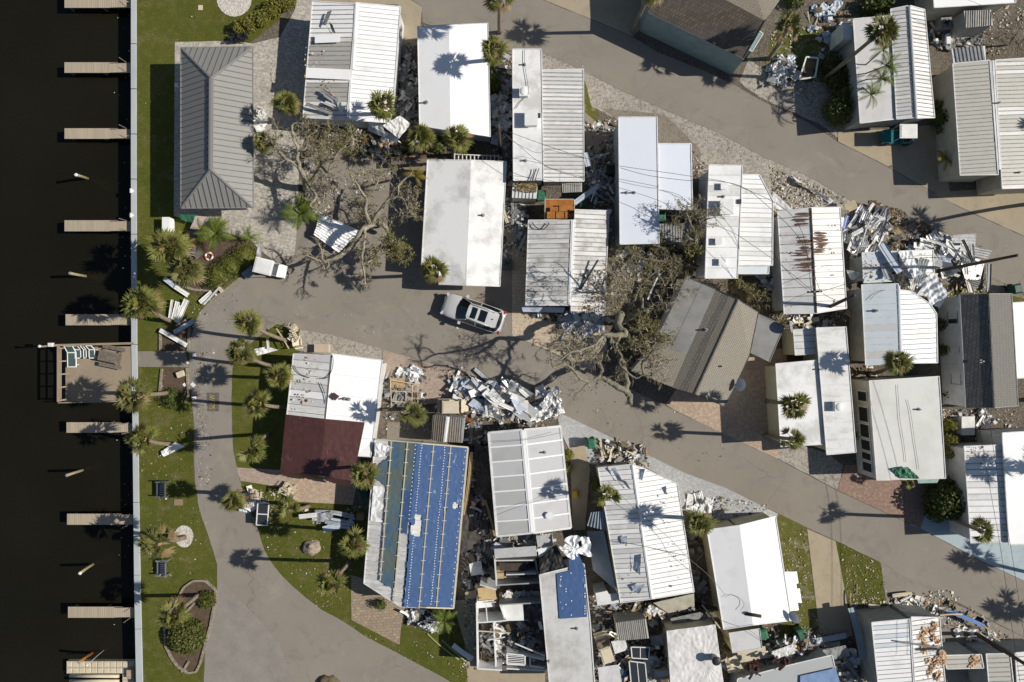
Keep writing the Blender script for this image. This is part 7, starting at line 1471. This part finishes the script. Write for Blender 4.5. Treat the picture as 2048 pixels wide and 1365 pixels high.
heap('between the rusty roof and the L shaped roof','clutter between the rusty roof and the L shaped roof',1620,645,44,10,R(4),22,[('folded_panel',WHITE,1),('crumpled_sheet',WHITE,1),('board',CREAM,3),('pipe',CREAM,2),('box_piece',WHITE,1),('cloth_bundle',BRUSH,2)],.4,61,(.4,.75),.3)
heap('behind the white vent row home','clutter right of the white vent row home',1540,560,18,26,0,16,[('crumpled_sheet',BLUEISH,2),('box_piece',WHITE,2),('board',CREAM,1),('cloth_bundle',BRUSH,2)],.5,62,(.5,.9),.3)
heap('on the path below the pale ribbed roof','clutter below the pale ribbed roof',1725,748,34,10,0,18,[('bucket',REDP,1),('box_piece',WHITE,2),('board',WHITE,2),('pipe',CREAM,1),('board',WOODG,2),('cloth_bundle',BRUSH,2)],.4,63,(.5,.9),.3)
heap('in front of the angled tan house','scrap at the left wall of the angled tan house',1160,650,42,14,0,26,[('folded_panel',WHITE,2),('crumpled_sheet',WHITE,1),('crumpled_sheet',BLUEISH,3),('board',WOODG,2),('metal_strip',WHITE,1)],.6,64,(.5,.9),.4)
heap('on the beds of the wheeled frame near the green bushes','scrap in the lattice frame yard',795,785,24,34,0,26,[('window_frame',GREYM,2),('box_piece',GREYM,2),('pipe',CREAM,3),('folded_panel',GREYM,1),('crumpled_sheet',GREYM,1),('cloth_bundle',BRUSH,2)],.6,65,(.5,.85),.3)
heap('heaped on the pink pavers','white heap on the pink pavers',822,747,22,11,0,16,[('crumpled_sheet',WHITE,4),('cloth_bundle',CLOTH,2),('box_piece',BLUEISH,1),('board',WHITE,1)],.4,66,(.4,.7),.3)
heap('by the carts in the corner right of the shed','clutter right of the grey brown shed',945,850,16,40,0,20,[('board',WOODG,3),('metal_strip',ALU,2),('folded_panel',GREYM,1),('crumpled_sheet',GREYM,1),('board',ORANGE,1)],.8,67,(.5,.9),.4)
heap('in the yard beside the top right homes','clutter in the top right yards',1905,75,50,26,0,20,[('box_piece',WHITE,2),('board',CREAM,2),('folded_panel',GREYM,1),('crumpled_sheet',GREYM,1),('bucket',BLUEP,1)],.3,68,(.5,.9),.3)
heap('in the dirt right of the pale trailer heap','clutter by the narrow pale shed',1650,60,40,60,0,22,[('box_piece',WHITE,1),('board',CREAM,3),('crumpled_sheet',BLUEISH,2),('pipe',WOODG,2),('cloth_bundle',BRUSH,1)],.3,69,(.4,.8),.3)
heap('in the yard below the shingled house','yard below the shingled house',1945,838,36,16,0,18,[('box_piece',WHITE,1),('board',WHITE,2),('pipe',WOODG,2),('folded_panel',GREYM,1),('crumpled_sheet',GREYM,1),('bucket',GREEN,1)],.4,70,(.5,.9),.3)
heap('on the driveway above the insulation strewn roof','scrap on the lower right driveway',1855,1215,70,14,R(16),30,[('folded_panel',WHITE,2),('crumpled_sheet',WHITE,1),('board',CREAM,3),('pipe',CREAM,2),('cloth_bundle',PINKINS,2)],.25,71,(.35,.6),.3)
heap('under the dark pole at the lower right','scrap under the dark pole',1960,1275,44,14,R(20),20,[('folded_panel',WHITE,1),('crumpled_sheet',WHITE,1),('pipe',CREAM,3),('board',WHITE,2),('box_piece',GREYM,1)],.3,72,(.5,.9),.3)
heap('on the insulation strewn roof','torn insulation on the white roof',1862,1300,22,60,R(-5),26,[('insulation_tuft',PINKINS,3)],0,73,(.4,.9),.2)
for o in [q for q in D.objects if q.get('group')=='torn insulation on the white roof']: o.location.z=2.6; o.location.x*=.951; o.location.y*=.951
heap('on the beige white corner roof','torn insulation on the corner roof',1945,1322,14,9,0,7,[('insulation_tuft',PINKINS,3)],0,74,(.5,.9),.2)
for o in [q for q in D.objects if q.get('group')=='torn insulation on the corner roof']: o.location.z=2.42; o.location.x*=.954; o.location.y*=.954
# trailer bed, mesh racks
t=thing('trailer_frame','empty white framed trailer bed beside the trailer heap','trailer',P(1617,135,0))
for a,b_ in(((1598,160),(1612,115)),((1612,115),(1636,117)),((1636,117),(1630,155)),((1630,155),(1598,160))): mb=MB(); mb.bar(P(*a,.7),P(*b_,.7),.1,.08,WHITE); mb.build('rail',t)
mb=MB(); mb.prism([P(x,y,.55) for x,y in((1599,158),(1613,117),(1634,119),(1629,153))],.5,BRUSH); mb.build('bed',t)
for x,y in((1606,150),(1626,145)): mb=MB(); c=P(x,y,.3); mb.tube([c-Vector((.1,0,0)),c+Vector((.1,0,0))],.3,DARK,14); mb.build('wheel',t,True)
t=thing('lattice_rack','low lattice metal rack frames in the yard beside the maroon tarped home','rack',P(800,790,0))
for x0,y0,x1,y1 in((780,760,838,770),(780,782,815,784),(782,803,832,806)): mb=MB(); mb.bar(P(x0,y0,.9),P(x1,y1,.9),.05,.04,CREAM); mb.build('rail',t)
for x0,y0,x1,y1 in((781,760,783,812),(812,784,812,810),(836,768,836,806),(825,770,824,806)): mb=MB(); mb.bar(P(x0,y0,.9),P(x1,y1,.9),.05,.04,CREAM); mb.build('rail',t)
bx('wooden_planter','brown wooden planter box at the top of the lattice rack','planter',795,766,(1.1,.7,.5),WOOD)
t=thing('pallet','light wooden slatted pallet at the top of the heap beside the rusty roof','pallet',P(1700,414,.6))
for i in range(5): a=P(1688+i*1.4,417-6+i*3.4,.8); b=P(1710+i*1.4,405-4+i*3.4,.9); mb=MB(); mb.bar(a,b,.14,.03,M_noise('pallet_wood',(.5,.42,.28),(.42,.35,.22),3)); mb.build('slat',t)
for q in(0,1): mb=MB(); a=P(1691+q*16,412-q*8,.75);b=P(1697+q*16,426-q*8,.8); mb.bar(a,b,.1,.06,WOODG); mb.build('stringer',t)
t=thing('window_sash','upright white framed window pane at the road edge among wrecked furniture','window',P(525,1027,0))
fr=[P(516,1006,.9),P(538,1007,.9),P(535,1051,.8),P(513,1050,.8)]; mb=MB()
for i in range(4): mb.bar(fr[i],fr[(i+1)%4],.07,.06,WHITE)
mb.bar(fr[0].lerp(fr[3],.5),fr[1].lerp(fr[2],.5),.07,.06,WHITE); mb.build('frame',t); mb=MB(); mb.face([lift(p,.02) for p in fr],GLASS); mb.build('pane',t)
bx('cardboard_panel','tan plywood panel at the top edge of the maroon tarped home','panel',643,697,(1.05,.6,.5),M_noise('plywood',(.52,.42,.32),(.46,.37,.28),2))
bx('oil_drum','wooden crate standing by the leaning awning strips at the blue tarped home','crate',720,1034,(.5,.5,.7),M_noise('crate_wood',(.26,.22,.09),(.2,.17,.07),3))
bx('yellow_tool_box','yellow box in the alley right of the grey battened roof','box',1150,990,(.32,.5,.5),YELLOW)
bx('open_box','white box with brown contents on the dirt at the top right','box',1638,20,(.45,.35,.3),CREAM,R(5),m2=BRUSH)
bx('step','white step unit between the top right homes','step',1897,78,(.3,.75,.5),WHITE)
bx('grey_cabinet','grey lidded cabinet wedged between the wide stained roof and the ribbed roof','cabinet',1023,476,(.72,.68,.8),M_noise('taupe_plastic',(.22,.205,.18),(.18,.17,.15),3),R(8))
bx('air_mattress','white low box bed beside the grey sheds right of the shingled house','cooler',1936,852,(.95,1.35,.6),W3)
for i in range(6):
    p=P(1094+[0,18,36,6,24,44][i],[432,432,432,420,418,424][i],2.05); mb=MB(); mb.box(p+Vector((.3,0,.12)),(.62,[.5,.5,.5,.35,.5,.3][i],.22+.1*(i%3)),ORANGE,U(-.05,.05)); tag(mb.build('rusted_box'),('left front','middle front','right front','left rear','tallest rear','small right rear')[i]+' rust orange block on the tiny cabana roof','box')
# spindle fence
t=thing('rail_fence','short white picket rail between the two palms and the wide stained roof','fence',P(955,312,0))
mb=MB(); mb.bar(P(908,309,1.0),P(997,313,1.0),.07,.05,WHITE); mb.build('top_rail',t)
for i in range(12): mb=MB(); q=P(909+i*8,311,.95); mb.bar(Vector((q.x,q.y,0)),Vector((q.x,q.y,.95)),.09,.05,WHITE,up=Vector((0,1,0))); mb.bar(q,q-Vector((0,.4,.1)),.08,.03,WHITE); mb.build('picket',t)
t=thing('privacy_wall','long brown board wall above the wide stained roof','fence',P(800,322,0)); mb=MB(); mb.prism([P(x,y,1.0) for x,y in((782,318),(853,314),(853,326),(782,330))],.3,WOODG); mb.build('boards',t); mb=MB(); mb.bar(P(782,316,1.05),P(853,312,1.05),.1,.05,M_noise('orange_board',(.36,.2,.1),(.28,.15,.08),3)); mb.build('top_rail',t)
# ---------------------------------------------------------------- roofless rooms
t=thing('ruined_home','roofless mobile home with open rooms and white wall frames at the bottom of the photo','ruined home',P(1020,1230,0))
mb=MB(); mb.prism([P(x,y,.5) for x,y in((990,1122),(1075,1120),(1092,1335),(1010,1342),(955,1338),(955,1205),(993,1180))],.3,M_noise('floor_lino',(.16,.14,.125),(.10,.09,.08),.8,.35,.65,(.3,.27,.24),2,.55,.65)); mb.build('floor',t)
for a,b_,h,m in(((989,1118),(993,1172),2.2,WALLW),((990,1122),(1070,1121),2.0,WALLW),((994,1171),(1081,1166),2.2,WALLG),((1000,1210),(1083,1206),2.2,WALLG),((953,1206),(955,1338),2.3,WHITE),((955,1338),(1004,1341),2.3,WHITE),((957,1246),(1012,1242),2.3,WHITE),((1012,1150),(1073,1148),2.0,WALLW),((1070,1121),(1076,1150),2.0,WALLG),((993,1180),(960,1170),2.2,WALLW),((987,1246),(992,1340),1.9,WHITE),((1000,1210),(1010,1240),2.0,WHITE),((1013,1306),(1090,1318),1.6,WHITE),((1013,1338),(1092,1342),1.2,WHITE)):
    A,B=P(*a,h),P(*b_,h); mb=MB(); d=Vector((B.x-A.x,B.y-A.y,0)).normalized(); s=Vector((-d.y,d.x,0))*.045
    mb.prism([Vector((A.x,A.y,h))-s,Vector((B.x,B.y,h))-s,Vector((B.x,B.y,h))+s,Vector((A.x,A.y,h))+s],.5,m); mb.build('partition_wall',t)
for a,b_,z in(((957,1262),(1020,1266),2.3),((1030,1287),(1090,1312),2.0),((975,1280),(1010,1274),1.9),((966,1205),(992,1204),2.3),((972,1210),(975,1245),2.2)): mb=MB(); mb.bar(P(*a,z),P(*b_,z),.08,.06,W3 if z<2.3 else CREAM); mb.build('roof_beam',t)
def furn(name,label,cat,x,y,sz,m,rz=0,z=.5,m2=None): return bx(name,label,cat,x,y,sz,m,rz,z,'furniture in the roofless rooms',m2)
furn('shelf_unit','long timber shelf of bottles in the upper roofless room','shelf',1026,1134,(1.9,.55,1.1),WOOD,.02,m2=WOODD)
furn('wooden_counter','timber counter at the left of the upper roofless room','counter',1001,1145,(.5,.9,.9),WOOD)
furn('mattress','pale mattress heaped in the second roofless room','mattress',1022,1160,(1.3,.6,.4),CLOTH,.15)
furn('plywood_panel','light timber panel lying on the left edge of the roofless rooms','panel',974,1188,(1.25,.95,.9),M_noise('pine_board',(.55,.41,.20),(.46,.34,.165),2),.12)
furn('white_cabinet','white cabinet top below the light timber panel','cabinet',972,1208,(1.2,.5,1.0),WHITE,.1)
furn('white_wardrobe','big white triangular lit wardrobe top in the middle roofless room','wardrobe',1026,1224,(1.5,1.25,1.2),WHITE,.03)
furn('timber_bed','bed frame of timber slats in the lowest roofless room','bed',974,1318,(.9,1.1,.4),WOODG)
for i in range(5): mb=MB(); a=P(963+i*5,1306,1.0);b=P(964+i*5,1332,1.0); mb.bar(a,b,.06,.05,WOOD); tag(mb.build('bed_slat'),('first','second','third','fourth','fifth')[i]+' slat from the left on the timber bed in the lowest roofless room','slat','slats of the timber bed')
heap('scattered inside the roofless rooms','loose things inside the roofless rooms',1030,1190,40,16,0,22,[('cloth_bundle',CLOTH,4),('box_piece',WHITE,2),('crumpled_sheet',CLOTH,2),('cloth_bundle',BLUEISH,1)],.9,81,(.5,.8),.4)
heap('strewn in the lower roofless rooms','loose things in the lower roofless rooms',985,1275,26,42,0,40,[('folded_panel',WHITE,2),('crumpled_sheet',WHITE,1),('board',WHITE,3),('metal_strip',WHITE,2),('box_piece',GREYM,1),('cloth_bundle',CLOTH,2),('board',WOODG,1)],.9,82,(.4,.7),.4)
heap('in the dark lower room beside the mottled roof','loose things in the dark lower room',1050,1270,32,34,0,34,[('box_piece',WOODG,2),('tyre',DARK,1),('cloth_bundle',BRUSH,2),('crumpled_sheet',DARK,2),('chair',WOODG,1),('box_piece',GREYM,1),('folded_panel',GREYM,1),('crumpled_sheet',GREYM,1)],.8,83,(.5,.8),.4)
for o in [q for q in D.objects if str(q.get('group','')).startswith('loose things')]: o.location.z+=.5
mb=MB(); 
t=thing('shutter_frame','white louvred shutter frame at the foot of the roofless rooms','shutter',P(1050,1325,0))
for a,b_ in(((1014,1307),(1050,1311)),((1014,1328),(1050,1330)),((1014,1307),(1014,1328)),((1050,1311),(1050,1330)),((1060,1313),(1088,1320)),((1060,1332),(1088,1336)),((1060,1313),(1060,1332))): mb=MB(); mb.bar(P(*a,1.7),P(*b_,1.7),.1,.06,WHITE); mb.build('rail',t)
for i in range(5): mb=MB(); mb.bar(P(1015,1311+i*3.6,1.68),P(1049,1314+i*3.4,1.68),.05,.05,WHITE); mb.build('louvre',t)
# red machine parts by the bottom edge
for i,(x,y,lb) in enumerate(((1510,1338,'tangle of dark red machinery at the collapsed grey roof, left one'),(1568,1322,'tangle of dark red machinery at the collapsed grey roof, right one'))):
    t=thing('red_machinery',lb,'machinery',P(x,y,1.6)); M_R=globals().setdefault('M_REDM',M_noise('dark_red_metal',(.06,.02,.016),(.03,.012,.01),4))
    for k in range(7):
        mb=MB(); a=P(x+U(-14,14),y+U(-10,10),2.3+U(0,.4)); b=a+Vector((U(-.5,.5),U(-.5,.5),U(-.2,.3))); mb.bar(a,b,U(.08,.2),U(.06,.15),M_R); mb.build('arm',t)
    for k in range(3): mb=MB(); mb.dome(P(x+U(-12,12),y+U(-8,8),2.35),.22,.22,.2,M_R,10,3); mb.build('housing',t)
# ---------------------------------------------------------------- litter (uncountable)
def inpoly(x,y,pl):
    c=False; j=len(pl)-1
    for i in range(len(pl)):
        if (pl[i][1]>y)!=(pl[j][1]>y) and x<(pl[j][0]-pl[i][0])*(y-pl[i][1])/(pl[j][1]-pl[i][1])+pl[i][0]: c=not c
        j=i
    return c
def litter(name,label,areas,mats,seed,sz=(.03,.09),z=.05):
    rr=random.Random(seed); mb=MB()
    for pl,n in areas:
        xs=[p[0] for p in pl];ys=[p[1] for p in pl]; k=0; tries=0
        while k<n and tries<n*20:
            tries+=1; x,y=rr.uniform(min(xs),max(xs)),rr.uniform(min(ys),max(ys))
            if not inpoly(x,y,pl) or noise.noise(Vector((x*.02,y*.02,seed)))<rr.uniform(-.55,.35): continue
            k+=1; c=P(x,y,z+rr.uniform(0,.03)); a=rr.uniform(0,6.28); l=rr.uniform(*sz)*(1.8 if rr.random()<.08 else 1); b=l*rr.uniform(.3,.9); ca,sa=math.cos(a),math.sin(a); tz=rr.uniform(-.3,.3)
            mb.face([c+Vector((ca*l,sa*l,tz*l)),c+Vector((-sa*b,ca*b,0)),c+Vector((-ca*l,-sa*l,-tz*l)),c+Vector((sa*b,-ca*b,0))],rr.choice(mats))
    tag(mb.build(name),label,'litter',kind='stuff')
LT=M_noise('dry_leaf',(.38,.30,.14),(.28,.20,.10),5); LW=M_noise('paper_scrap',(.7,.68,.64),(.55,.53,.49),5); LB=M_noise('brown_leaf',(.12,.085,.05),(.08,.055,.035),5)
litter('leaf_litter','dry leaves and pale scraps scattered over lawns and roadsides',[([(285,740),(385,740),(390,960),(425,1080),(430,1160),(300,1160),(283,1000)],260),([(385,700),(430,700),(425,960),(400,1000),(385,800)],420),([(490,1000),(590,1000),(720,1100),(700,1240),(800,1300),(930,1380),(890,1360),(640,1220),(520,1080)],420),([(820,1240),(930,1230),(940,1370),(820,1300)],160),([(1555,1030),(1610,1060),(1640,1280),(1585,1290)],420),([(1680,1085),(1770,1130),(1775,1230),(1700,1230)],320),([(380,560),(480,560),(470,650),(385,660)],120),([(275,20),(550,20),(350,420),(280,420)],60),([(900,100),(1500,330),(1500,300),(1100,90)],60),([(400,620),(1020,640),(1500,900),(1400,930),(900,720)],160)],[LT,LT,LW,LB],5,(.025,.065))
litter('rubble_litter','small broken bits of siding, leaves and trash scattered between the homes',[([(590,250),(850,250),(850,330),(600,470)],900),([(800,80),(832,80),(838,270),(790,260)],300),([(980,100),(1025,100),(1025,330),(985,330)],400),([(1165,240),(1235,240),(1240,500),(1215,500),(1170,370)],600),([(1010,330),(1055,330),(1052,520),(1000,520)],350),([(1200,490),(1420,480),(1400,560),(1300,560),(1210,640)],700),([(1380,300),(1420,330),(1420,560),(1385,550)],300),([(1540,330),(1690,395),(1690,430),(1550,420)],600),([(1680,400),(1800,430),(1960,500),(1985,600),(1870,640),(1700,520)],1500),([(1500,560),(1720,600),(1700,660),(1560,660)],600),([(1690,730),(1740,740),(1740,780),(1710,780)],200),([(940,860),(990,860),(1000,1090),(925,1090)],500),([(920,1080),(1090,1080),(1090,1340),(930,1340)],1400),([(1180,1190),(1440,1190),(1400,1260),(1340,1365),(1190,1365)],1200),([(1440,1240),(1700,1260),(1740,1365),(1440,1365)],1200),([(1690,1200),(1900,1180),(2040,1290),(1890,1310),(1740,1240)],900),([(1180,880),(1290,890),(1300,935),(1190,935)],500),([(1370,980),(1540,1010),(1540,1040),(1380,1060)],350),([(770,730),(940,730),(940,880),(770,860)],500),([(890,740),(1120,790),(1120,860),(930,860)],700),([(1540,60),(1700,20),(1700,250),(1560,180)],600),([(1850,20),(2048,10),(2048,110),(1900,110)],400),([(1880,820),(2040,820),(2030,890),(1890,890)],250),([(600,1020),(720,1010),(720,1060),(640,1060)],200),([(470,980),(560,980),(540,1050),(500,1050)],160)],[LW,LT,LB,GREYM,LB,CREAM],6,(.03,.11))
litter('roof_litter','splinters and leaves strewn over the torn roofs',[([(1822,1240),(1878,1240),(1888,1365),(1830,1365)],160),([(1240,950),(1350,980),(1380,1180),(1250,1195)],90),([(1725,508),(1866,503),(1866,560),(1728,564)],160),([(610,90),(695,90),(690,230),(608,230)],90),([(1930,893),(2000,893),(2005,930),(1934,932)],110),([(590,715),(655,715),(640,825),(575,822)],60),([(1560,425),(1690,420),(1690,620),(1570,620)],60),([(1150,540),(1215,540),(1205,625),(1140,625)],420)],[LT,LB,LW,PINKINS],8,(.03,.10),2.6)
litter('brush_litter','brown leaf and twig mat between the wreck heaps by the upper road',[([(1740,400),(1830,430),(1880,470),(1870,500),(1780,505),(1720,500)],1800),([(1790,480),(1840,470),(1840,505),(1790,505)],300)],[LB,LB,BRUSH,BRUSH,LT],9,(.04,.13))

litter('shed_roof_litter','brown twigs and leaves matted on the white slatted shed roof',[([(1027,366),(1073,368),(1072,385),(1027,383)],420)],[LB,LT,BRUSH],10,(.04,.11),2.14)
litter('canal_litter','pale flecks of debris floating on the dark canal by the seawall',[([(225,0),(262,0),(266,1340),(225,1340)],60)],[LT,LW],11,(.03,.07),-1.17)
def cable(pts,label,r_=.025): 
    mb=MB(); mb.tube(spline([P(*p) for p in pts],6),r_,DARK,5,False); return tag(mb.build('loose_cable'),label,'cable','cables lying loose on roofs')
cable([(587,731,2.5),(594,742,2.52),(604,751,2.56),(619,756,2.62)],'dark cable curving over the upper left corner of the maroon tarped roof')
cable([(637,758,2.76),(650,757,2.84),(659,750,2.85),(665,735,2.85),(666,718,2.86),(664,710,2.86)],'dark cable hooking round the ridge of the maroon tarped roof')
cable([(641,766,2.8),(647,780,2.84),(651,795,2.84),(652,808,2.84)],'short dark cable below the ridge hook on the maroon tarped roof')
cable([(1450,1195,2.6),(1462,1190,2.65),(1480,1197,2.75),(1488,1210,2.85),(1480,1222,2.8)],'thin loop of cable on the plain pale left slope',.012)
cable([(1795,770,2.83),(1797,800,2.83),(1800,840,2.83),(1808,890,2.83),(1812,925,2.83)],'left long cable lying down the cream white flat roof',.011)
cable([(1815,800,2.83),(1822,830,2.83),(1829,880,2.83),(1838,940,2.83)],'right long cable lying down the cream white flat roof',.011)
cable([(1064,445,2.5),(1072,455,2.56),(1084,459,2.6),(1092,455,2.64),(1098,446,2.66)],'fallen curved branch on the upper left of the weathered ribbed roof',.035)
cable([(1740,600,2.56),(1752,588,2.6),(1770,580,2.7)],'looping cable on the pale blue white ribbed roof',.015)
cable([(1060,362,3.0),(1066,348,3.0),(1068,338,3.0)],'left of two bent pipes at the foot of the narrow vented roof',.03)
cable([(1070,362,3.0),(1074,348,3.0),(1078,337,3.0)],'right of two bent pipes at the foot of the narrow vented roof',.03)
cable([(1049,100,2.95),(1049,128,2.95),(1054,160,2.95),(1056,186,2.95),(1040,205,2.95),(1031,218,2.95)],'cable running down the top of the narrow vented roof',.018)
tag(patch(quad([(1087,1022,2.82),(1112,1022,2.82),(1112,1042,2.82),(1087,1042,2.82)]),24,24,WHITE,.0,1,mask=lambda u,v:(u-.5)**2+(v-.5)**2<.12,off=.02).build('white_disc'),'white round disc lying on the grey battened roof','disc')
sheet('square_lid','dark square lid lying tilted on the bright white half of the maroon tarped roof',[(659,794,2.85),(668,785,2.85),(679,793,2.85),(670,802,2.85)],M_noise('maroon_lid',(.07,.04,.04),(.05,.03,.03),4),.01,nu=4,nv=4,cat='lid')

WCR=[('crumpled_sheet',W3,1),('folded_panel',W3,2),('metal_strip',W3,2)]
sheet('torn_roof_sheet','fallen bluish gutter strip below the lower edge of the weathered ribbed roof',[(1042,612,1.2),(1130,616,1.3),(1126,626,1.0),(1046,624,1.0)],BLUEISH,.05,nu=20,nv=4,cat='roof sheet')
heap('under the lower edge of the weathered ribbed roof','wreckage under the lower edge of the weathered ribbed roof',1172,634,38,9,R(4),16,WCR+[('folded_panel',BLUEISH,2)],1.6,91,(.5,.9),.4)
heap('under the branches below the bluish white home','boards under the branches below the bluish white home',1270,518,60,22,0,22,WCR+[('board',WHITE,2)],.6,92,(.6,1.1),.2)

def rubble(name,label,areas,mats,seed,sz=(.06,.22)):
    rr=random.Random(seed); mb=MB()
    for pl,n,zm in areas:
        xs=[p[0] for p in pl];ys=[p[1] for p in pl]; k=0; tr=0
        while k<n and tr<n*25:
            tr+=1; x,y=rr.uniform(min(xs),max(xs)),rr.uniform(min(ys),max(ys))
            if not inpoly(x,y,pl) or noise.noise(Vector((x*.035,y*.035,seed)))<rr.uniform(-.5,.3): continue
            k+=1; z=rr.uniform(.03,1)**1.6*zm+.05; l=sz[0]*.7+(sz[1]*1.5-sz[0])*rr.random()**2.6; b=l*rr.uniform(.12,.8)
            mb.box(P(x,y,z),(l*2,b*2,.02),rr.choice(mats),rr.uniform(0,3.14),rr.uniform(-.7,.7),rr.uniform(-.7,.7))
    tag(mb.build(name),label,'rubble',kind='stuff')
RW=[WHITE,W3,CLOTH,CREAM,ALU,GREYM,GREYM,WOODG,WOODG,WOOD,BLUEISH,LB,LB,BRUSH,DARK]
rubble('rubble','mixed splinters and torn scraps packed into the gaps between the wrecked homes',[([(940,860),(985,860),(1000,1080),(930,1080)],210,0.90),([(985,1075),(1085,1060),(1090,1120),(985,1125)],170,1.20),([(925,1090),(985,1090),(955,1200),(925,1200)],130,0.68),([(960,1210),(1085,1210),(1088,1330),(960,1335)],260,1.20),([(1185,1200),(1235,1210),(1240,1365),(1192,1365)],180,0.90),([(1235,1205),(1390,1190),(1395,1235),(1340,1255),(1240,1240)],210,1.27),([(1240,1285),(1335,1270),(1340,1365),(1240,1365)],210,1.12),([(1440,1290),(1470,1300),(1640,1270),(1690,1300),(1740,1365),(1680,1365),(1660,1310),(1480,1355),(1445,1365)],310,1.20),([(1530,1285),(1640,1270),(1650,1310),(1560,1330)],160,1.50),([(1170,245),(1232,245),(1238,480),(1218,500),(1172,360)],180,0.75),([(1012,330),(1050,370),(1052,500),(1005,520)],160,0.90),([(985,110),(1022,110),(1022,320),(988,320)],110,0.75),([(800,90),(832,90),(836,270),(790,265)],110,0.75),([(690,245),(850,240),(850,310),(720,320)],180,0.68),([(1690,410),(1770,420),(1860,480),(1970,490),(1980,580),(1880,600),(1700,520)],260,0.75),([(1185,880),(1290,890),(1295,930),(1195,930)],120,0.68),([(900,760),(1110,790),(1115,850),(930,850)],210,0.83),([(1040,625),(1215,625),(1215,665),(1110,665)],110,0.75),([(1210,500),(1400,490),(1400,550),(1220,550)],130,0.60),([(1530,540),(1560,540),(1720,640),(1700,660),(1560,660)],130,0.60),([(830,1220),(900,1220),(890,1260),(830,1250)],60,0.38),([(1540,110),(1594,110),(1594,170),(1540,170)],80,0.60),([(760,740),(850,740),(860,830),(770,840)],90,0.45),([(935,790),(960,790),(960,890),(930,890)],60,0.75),([(1780,1190),(1900,1200),(1980,1250),(1960,1285),(1800,1225)],80,0.30),([(1385,990),(1450,1000),(1450,1035),(1385,1040)],40,0.22)],RW,12)
sheet('blue_tarp_scrap','bluish tarp bundle dropped at the left of the white golf cart',[(482,548,.3),(502,530,.5),(512,545,.4),(494,560,.2)],M_noise('slate_tarp',(.2,.25,.31),(.15,.19,.24),2),.12,nu=12,nv=10,cat='tarp')
sheet('torn_roof_sheet','narrow white sheet end beside the sago palm above the golf cart',[(517,490,.7),(525,492,.8),(522,518,.4),(512,517,.3)],W3,.06,nu=5,nv=10,cat='roof sheet')
strip('white_board','twisted white gutter pile piece on the kerb below the round bushes',(400,606),(424,585),.35,.25,.3,WHITE,'board',GW)
strip('white_board','second twisted white gutter piece on the kerb below the round bushes',(408,610),(440,575),.12,.3,.45,WHITE,'board',GW)
strip('white_board','cream end piece of the gutter pile on the kerb',(436,572),(446,584),.3,.2,.2,CREAM,'board',GW)

for c,m,lb,a in(([(1306,1206,1.9),(1388,1187,2.2),(1389,1214,1.2),(1338,1228,.9)],WALLB,'beige wall section leaning out below the dented white roof',.03),([(1340,1237,1.5),(1400,1224,1.7),(1420,1236,1.3),(1346,1253,1.2)],GREYM,'grey panel lying above the wrinkled white tarp roof',.04),([(1196,1335,1.9),(1238,1329,1.9),(1246,1385,1.8),(1200,1385,1.8)],G2,'pale grey roof piece at the bottom edge right of the mottled flat roof',.02),([(1222,1283,1.5),(1250,1278,1.6),(1256,1300,1.3),(1230,1308,1.2)],W3,'pale box lid above the cream golf cart roof',.05),([(1300,1272,1.2),(1334,1268,1.3),(1336,1290,1.1),(1304,1292,1.0)],GREYM,'rounded grey panel right of the corrugated grey shed roof',.06),([(1474,1302,1.7),(1530,1292,1.8),(1534,1315,1.5),(1478,1326,1.4)],CREAM,'cream ribbed panel below the plain grey sloping shed roof',.02),([(1449,1318,1.6),(1472,1311,1.7),(1490,1343,1.4),(1456,1346,1.3)],CREAM,'cream crumpled panel left of the red machinery',.1),([(1540,1305,1.8),(1585,1288,1.9),(1590,1306,1.7),(1552,1318,1.6)],W3,'torn white ceiling panel above the collapsed grey flat roof',.1),([(988,1098,2.0),(1072,1092,2.1),(1074,1112,2.0),(990,1117,1.9)],G1,'wide grey slab across the top of the roofless rooms',.02),([(1075,1098,2.1),(1110,1094,2.2),(1108,1112,2.1),(1078,1114,2.0)],W2,'bright white panel beside the black torn membrane',.02),([(1072,1072,1.9),(1104,1068,2.0),(1106,1092,1.8),(1076,1096,1.8)],G1,'grey panel hanging below the grey battened roof',.03),([(938,1128,.9),(962,1122,1.0),(966,1148,.8),(942,1152,.7)],W3,'pale square panel left of the upper roofless room',.04),([(930,1185,.8),(952,1180,.9),(954,1196,.7),(932,1198,.7)],M_noise('tan_board_piece',(.42,.35,.25),(.35,.29,.2),3),'tan board left of the light timber panel',.03),([(1644,1300,1.4),(1690,1290,1.5),(1700,1312,1.1),(1655,1322,1.0)],GREYM,'grey torn panel right of the collapsed grey flat roof end',.1)):
    sheet('wreck_panel',lb,c,m,a,nu=14,nv=10,cat='panel',corr=(6,.02,'v') if 'ribbed' in lb else None)
for lb,c in(('upper white window frame lying in the bottom wreckage',[(1262,1294),(1299,1295),(1297,1318),(1264,1316)]),('lower tall window frame lying in the bottom wreckage',[(1258,1322),(1290,1326),(1294,1366),(1262,1366)])):
    t=thing('window_frame',lb,'window frame',P(*c[0])); q=[P(*p,1.5) for p in c]; mb=MB()
    for i in range(4): mb.bar(q[i],q[(i+1)%4],.08,.06,W3)
    mb.bar(q[0].lerp(q[1],.5),q[3].lerp(q[2],.5),.06,.05,W3); mb.build('frame',t); mb=MB(); mb.face([lift(p,.02) for p in q],GLASS); mb.build('pane',t)
t=thing('drawer_box','open timber drawer box in the bottom wreckage left of the wrinkled tarp','drawer',P(1326,1347,1)); c=[P(x,y,1.6) for x,y in((1308,1341),(1343,1337),(1345,1353),(1311,1358))]; mb=MB()
for i in range(4): mb.bar(c[i],c[(i+1)%4],.09,.12,WOOD)
mb.build('sides',t); mb=MB(); mb.prism(c,1.5,W3); mb.build('tray',t)
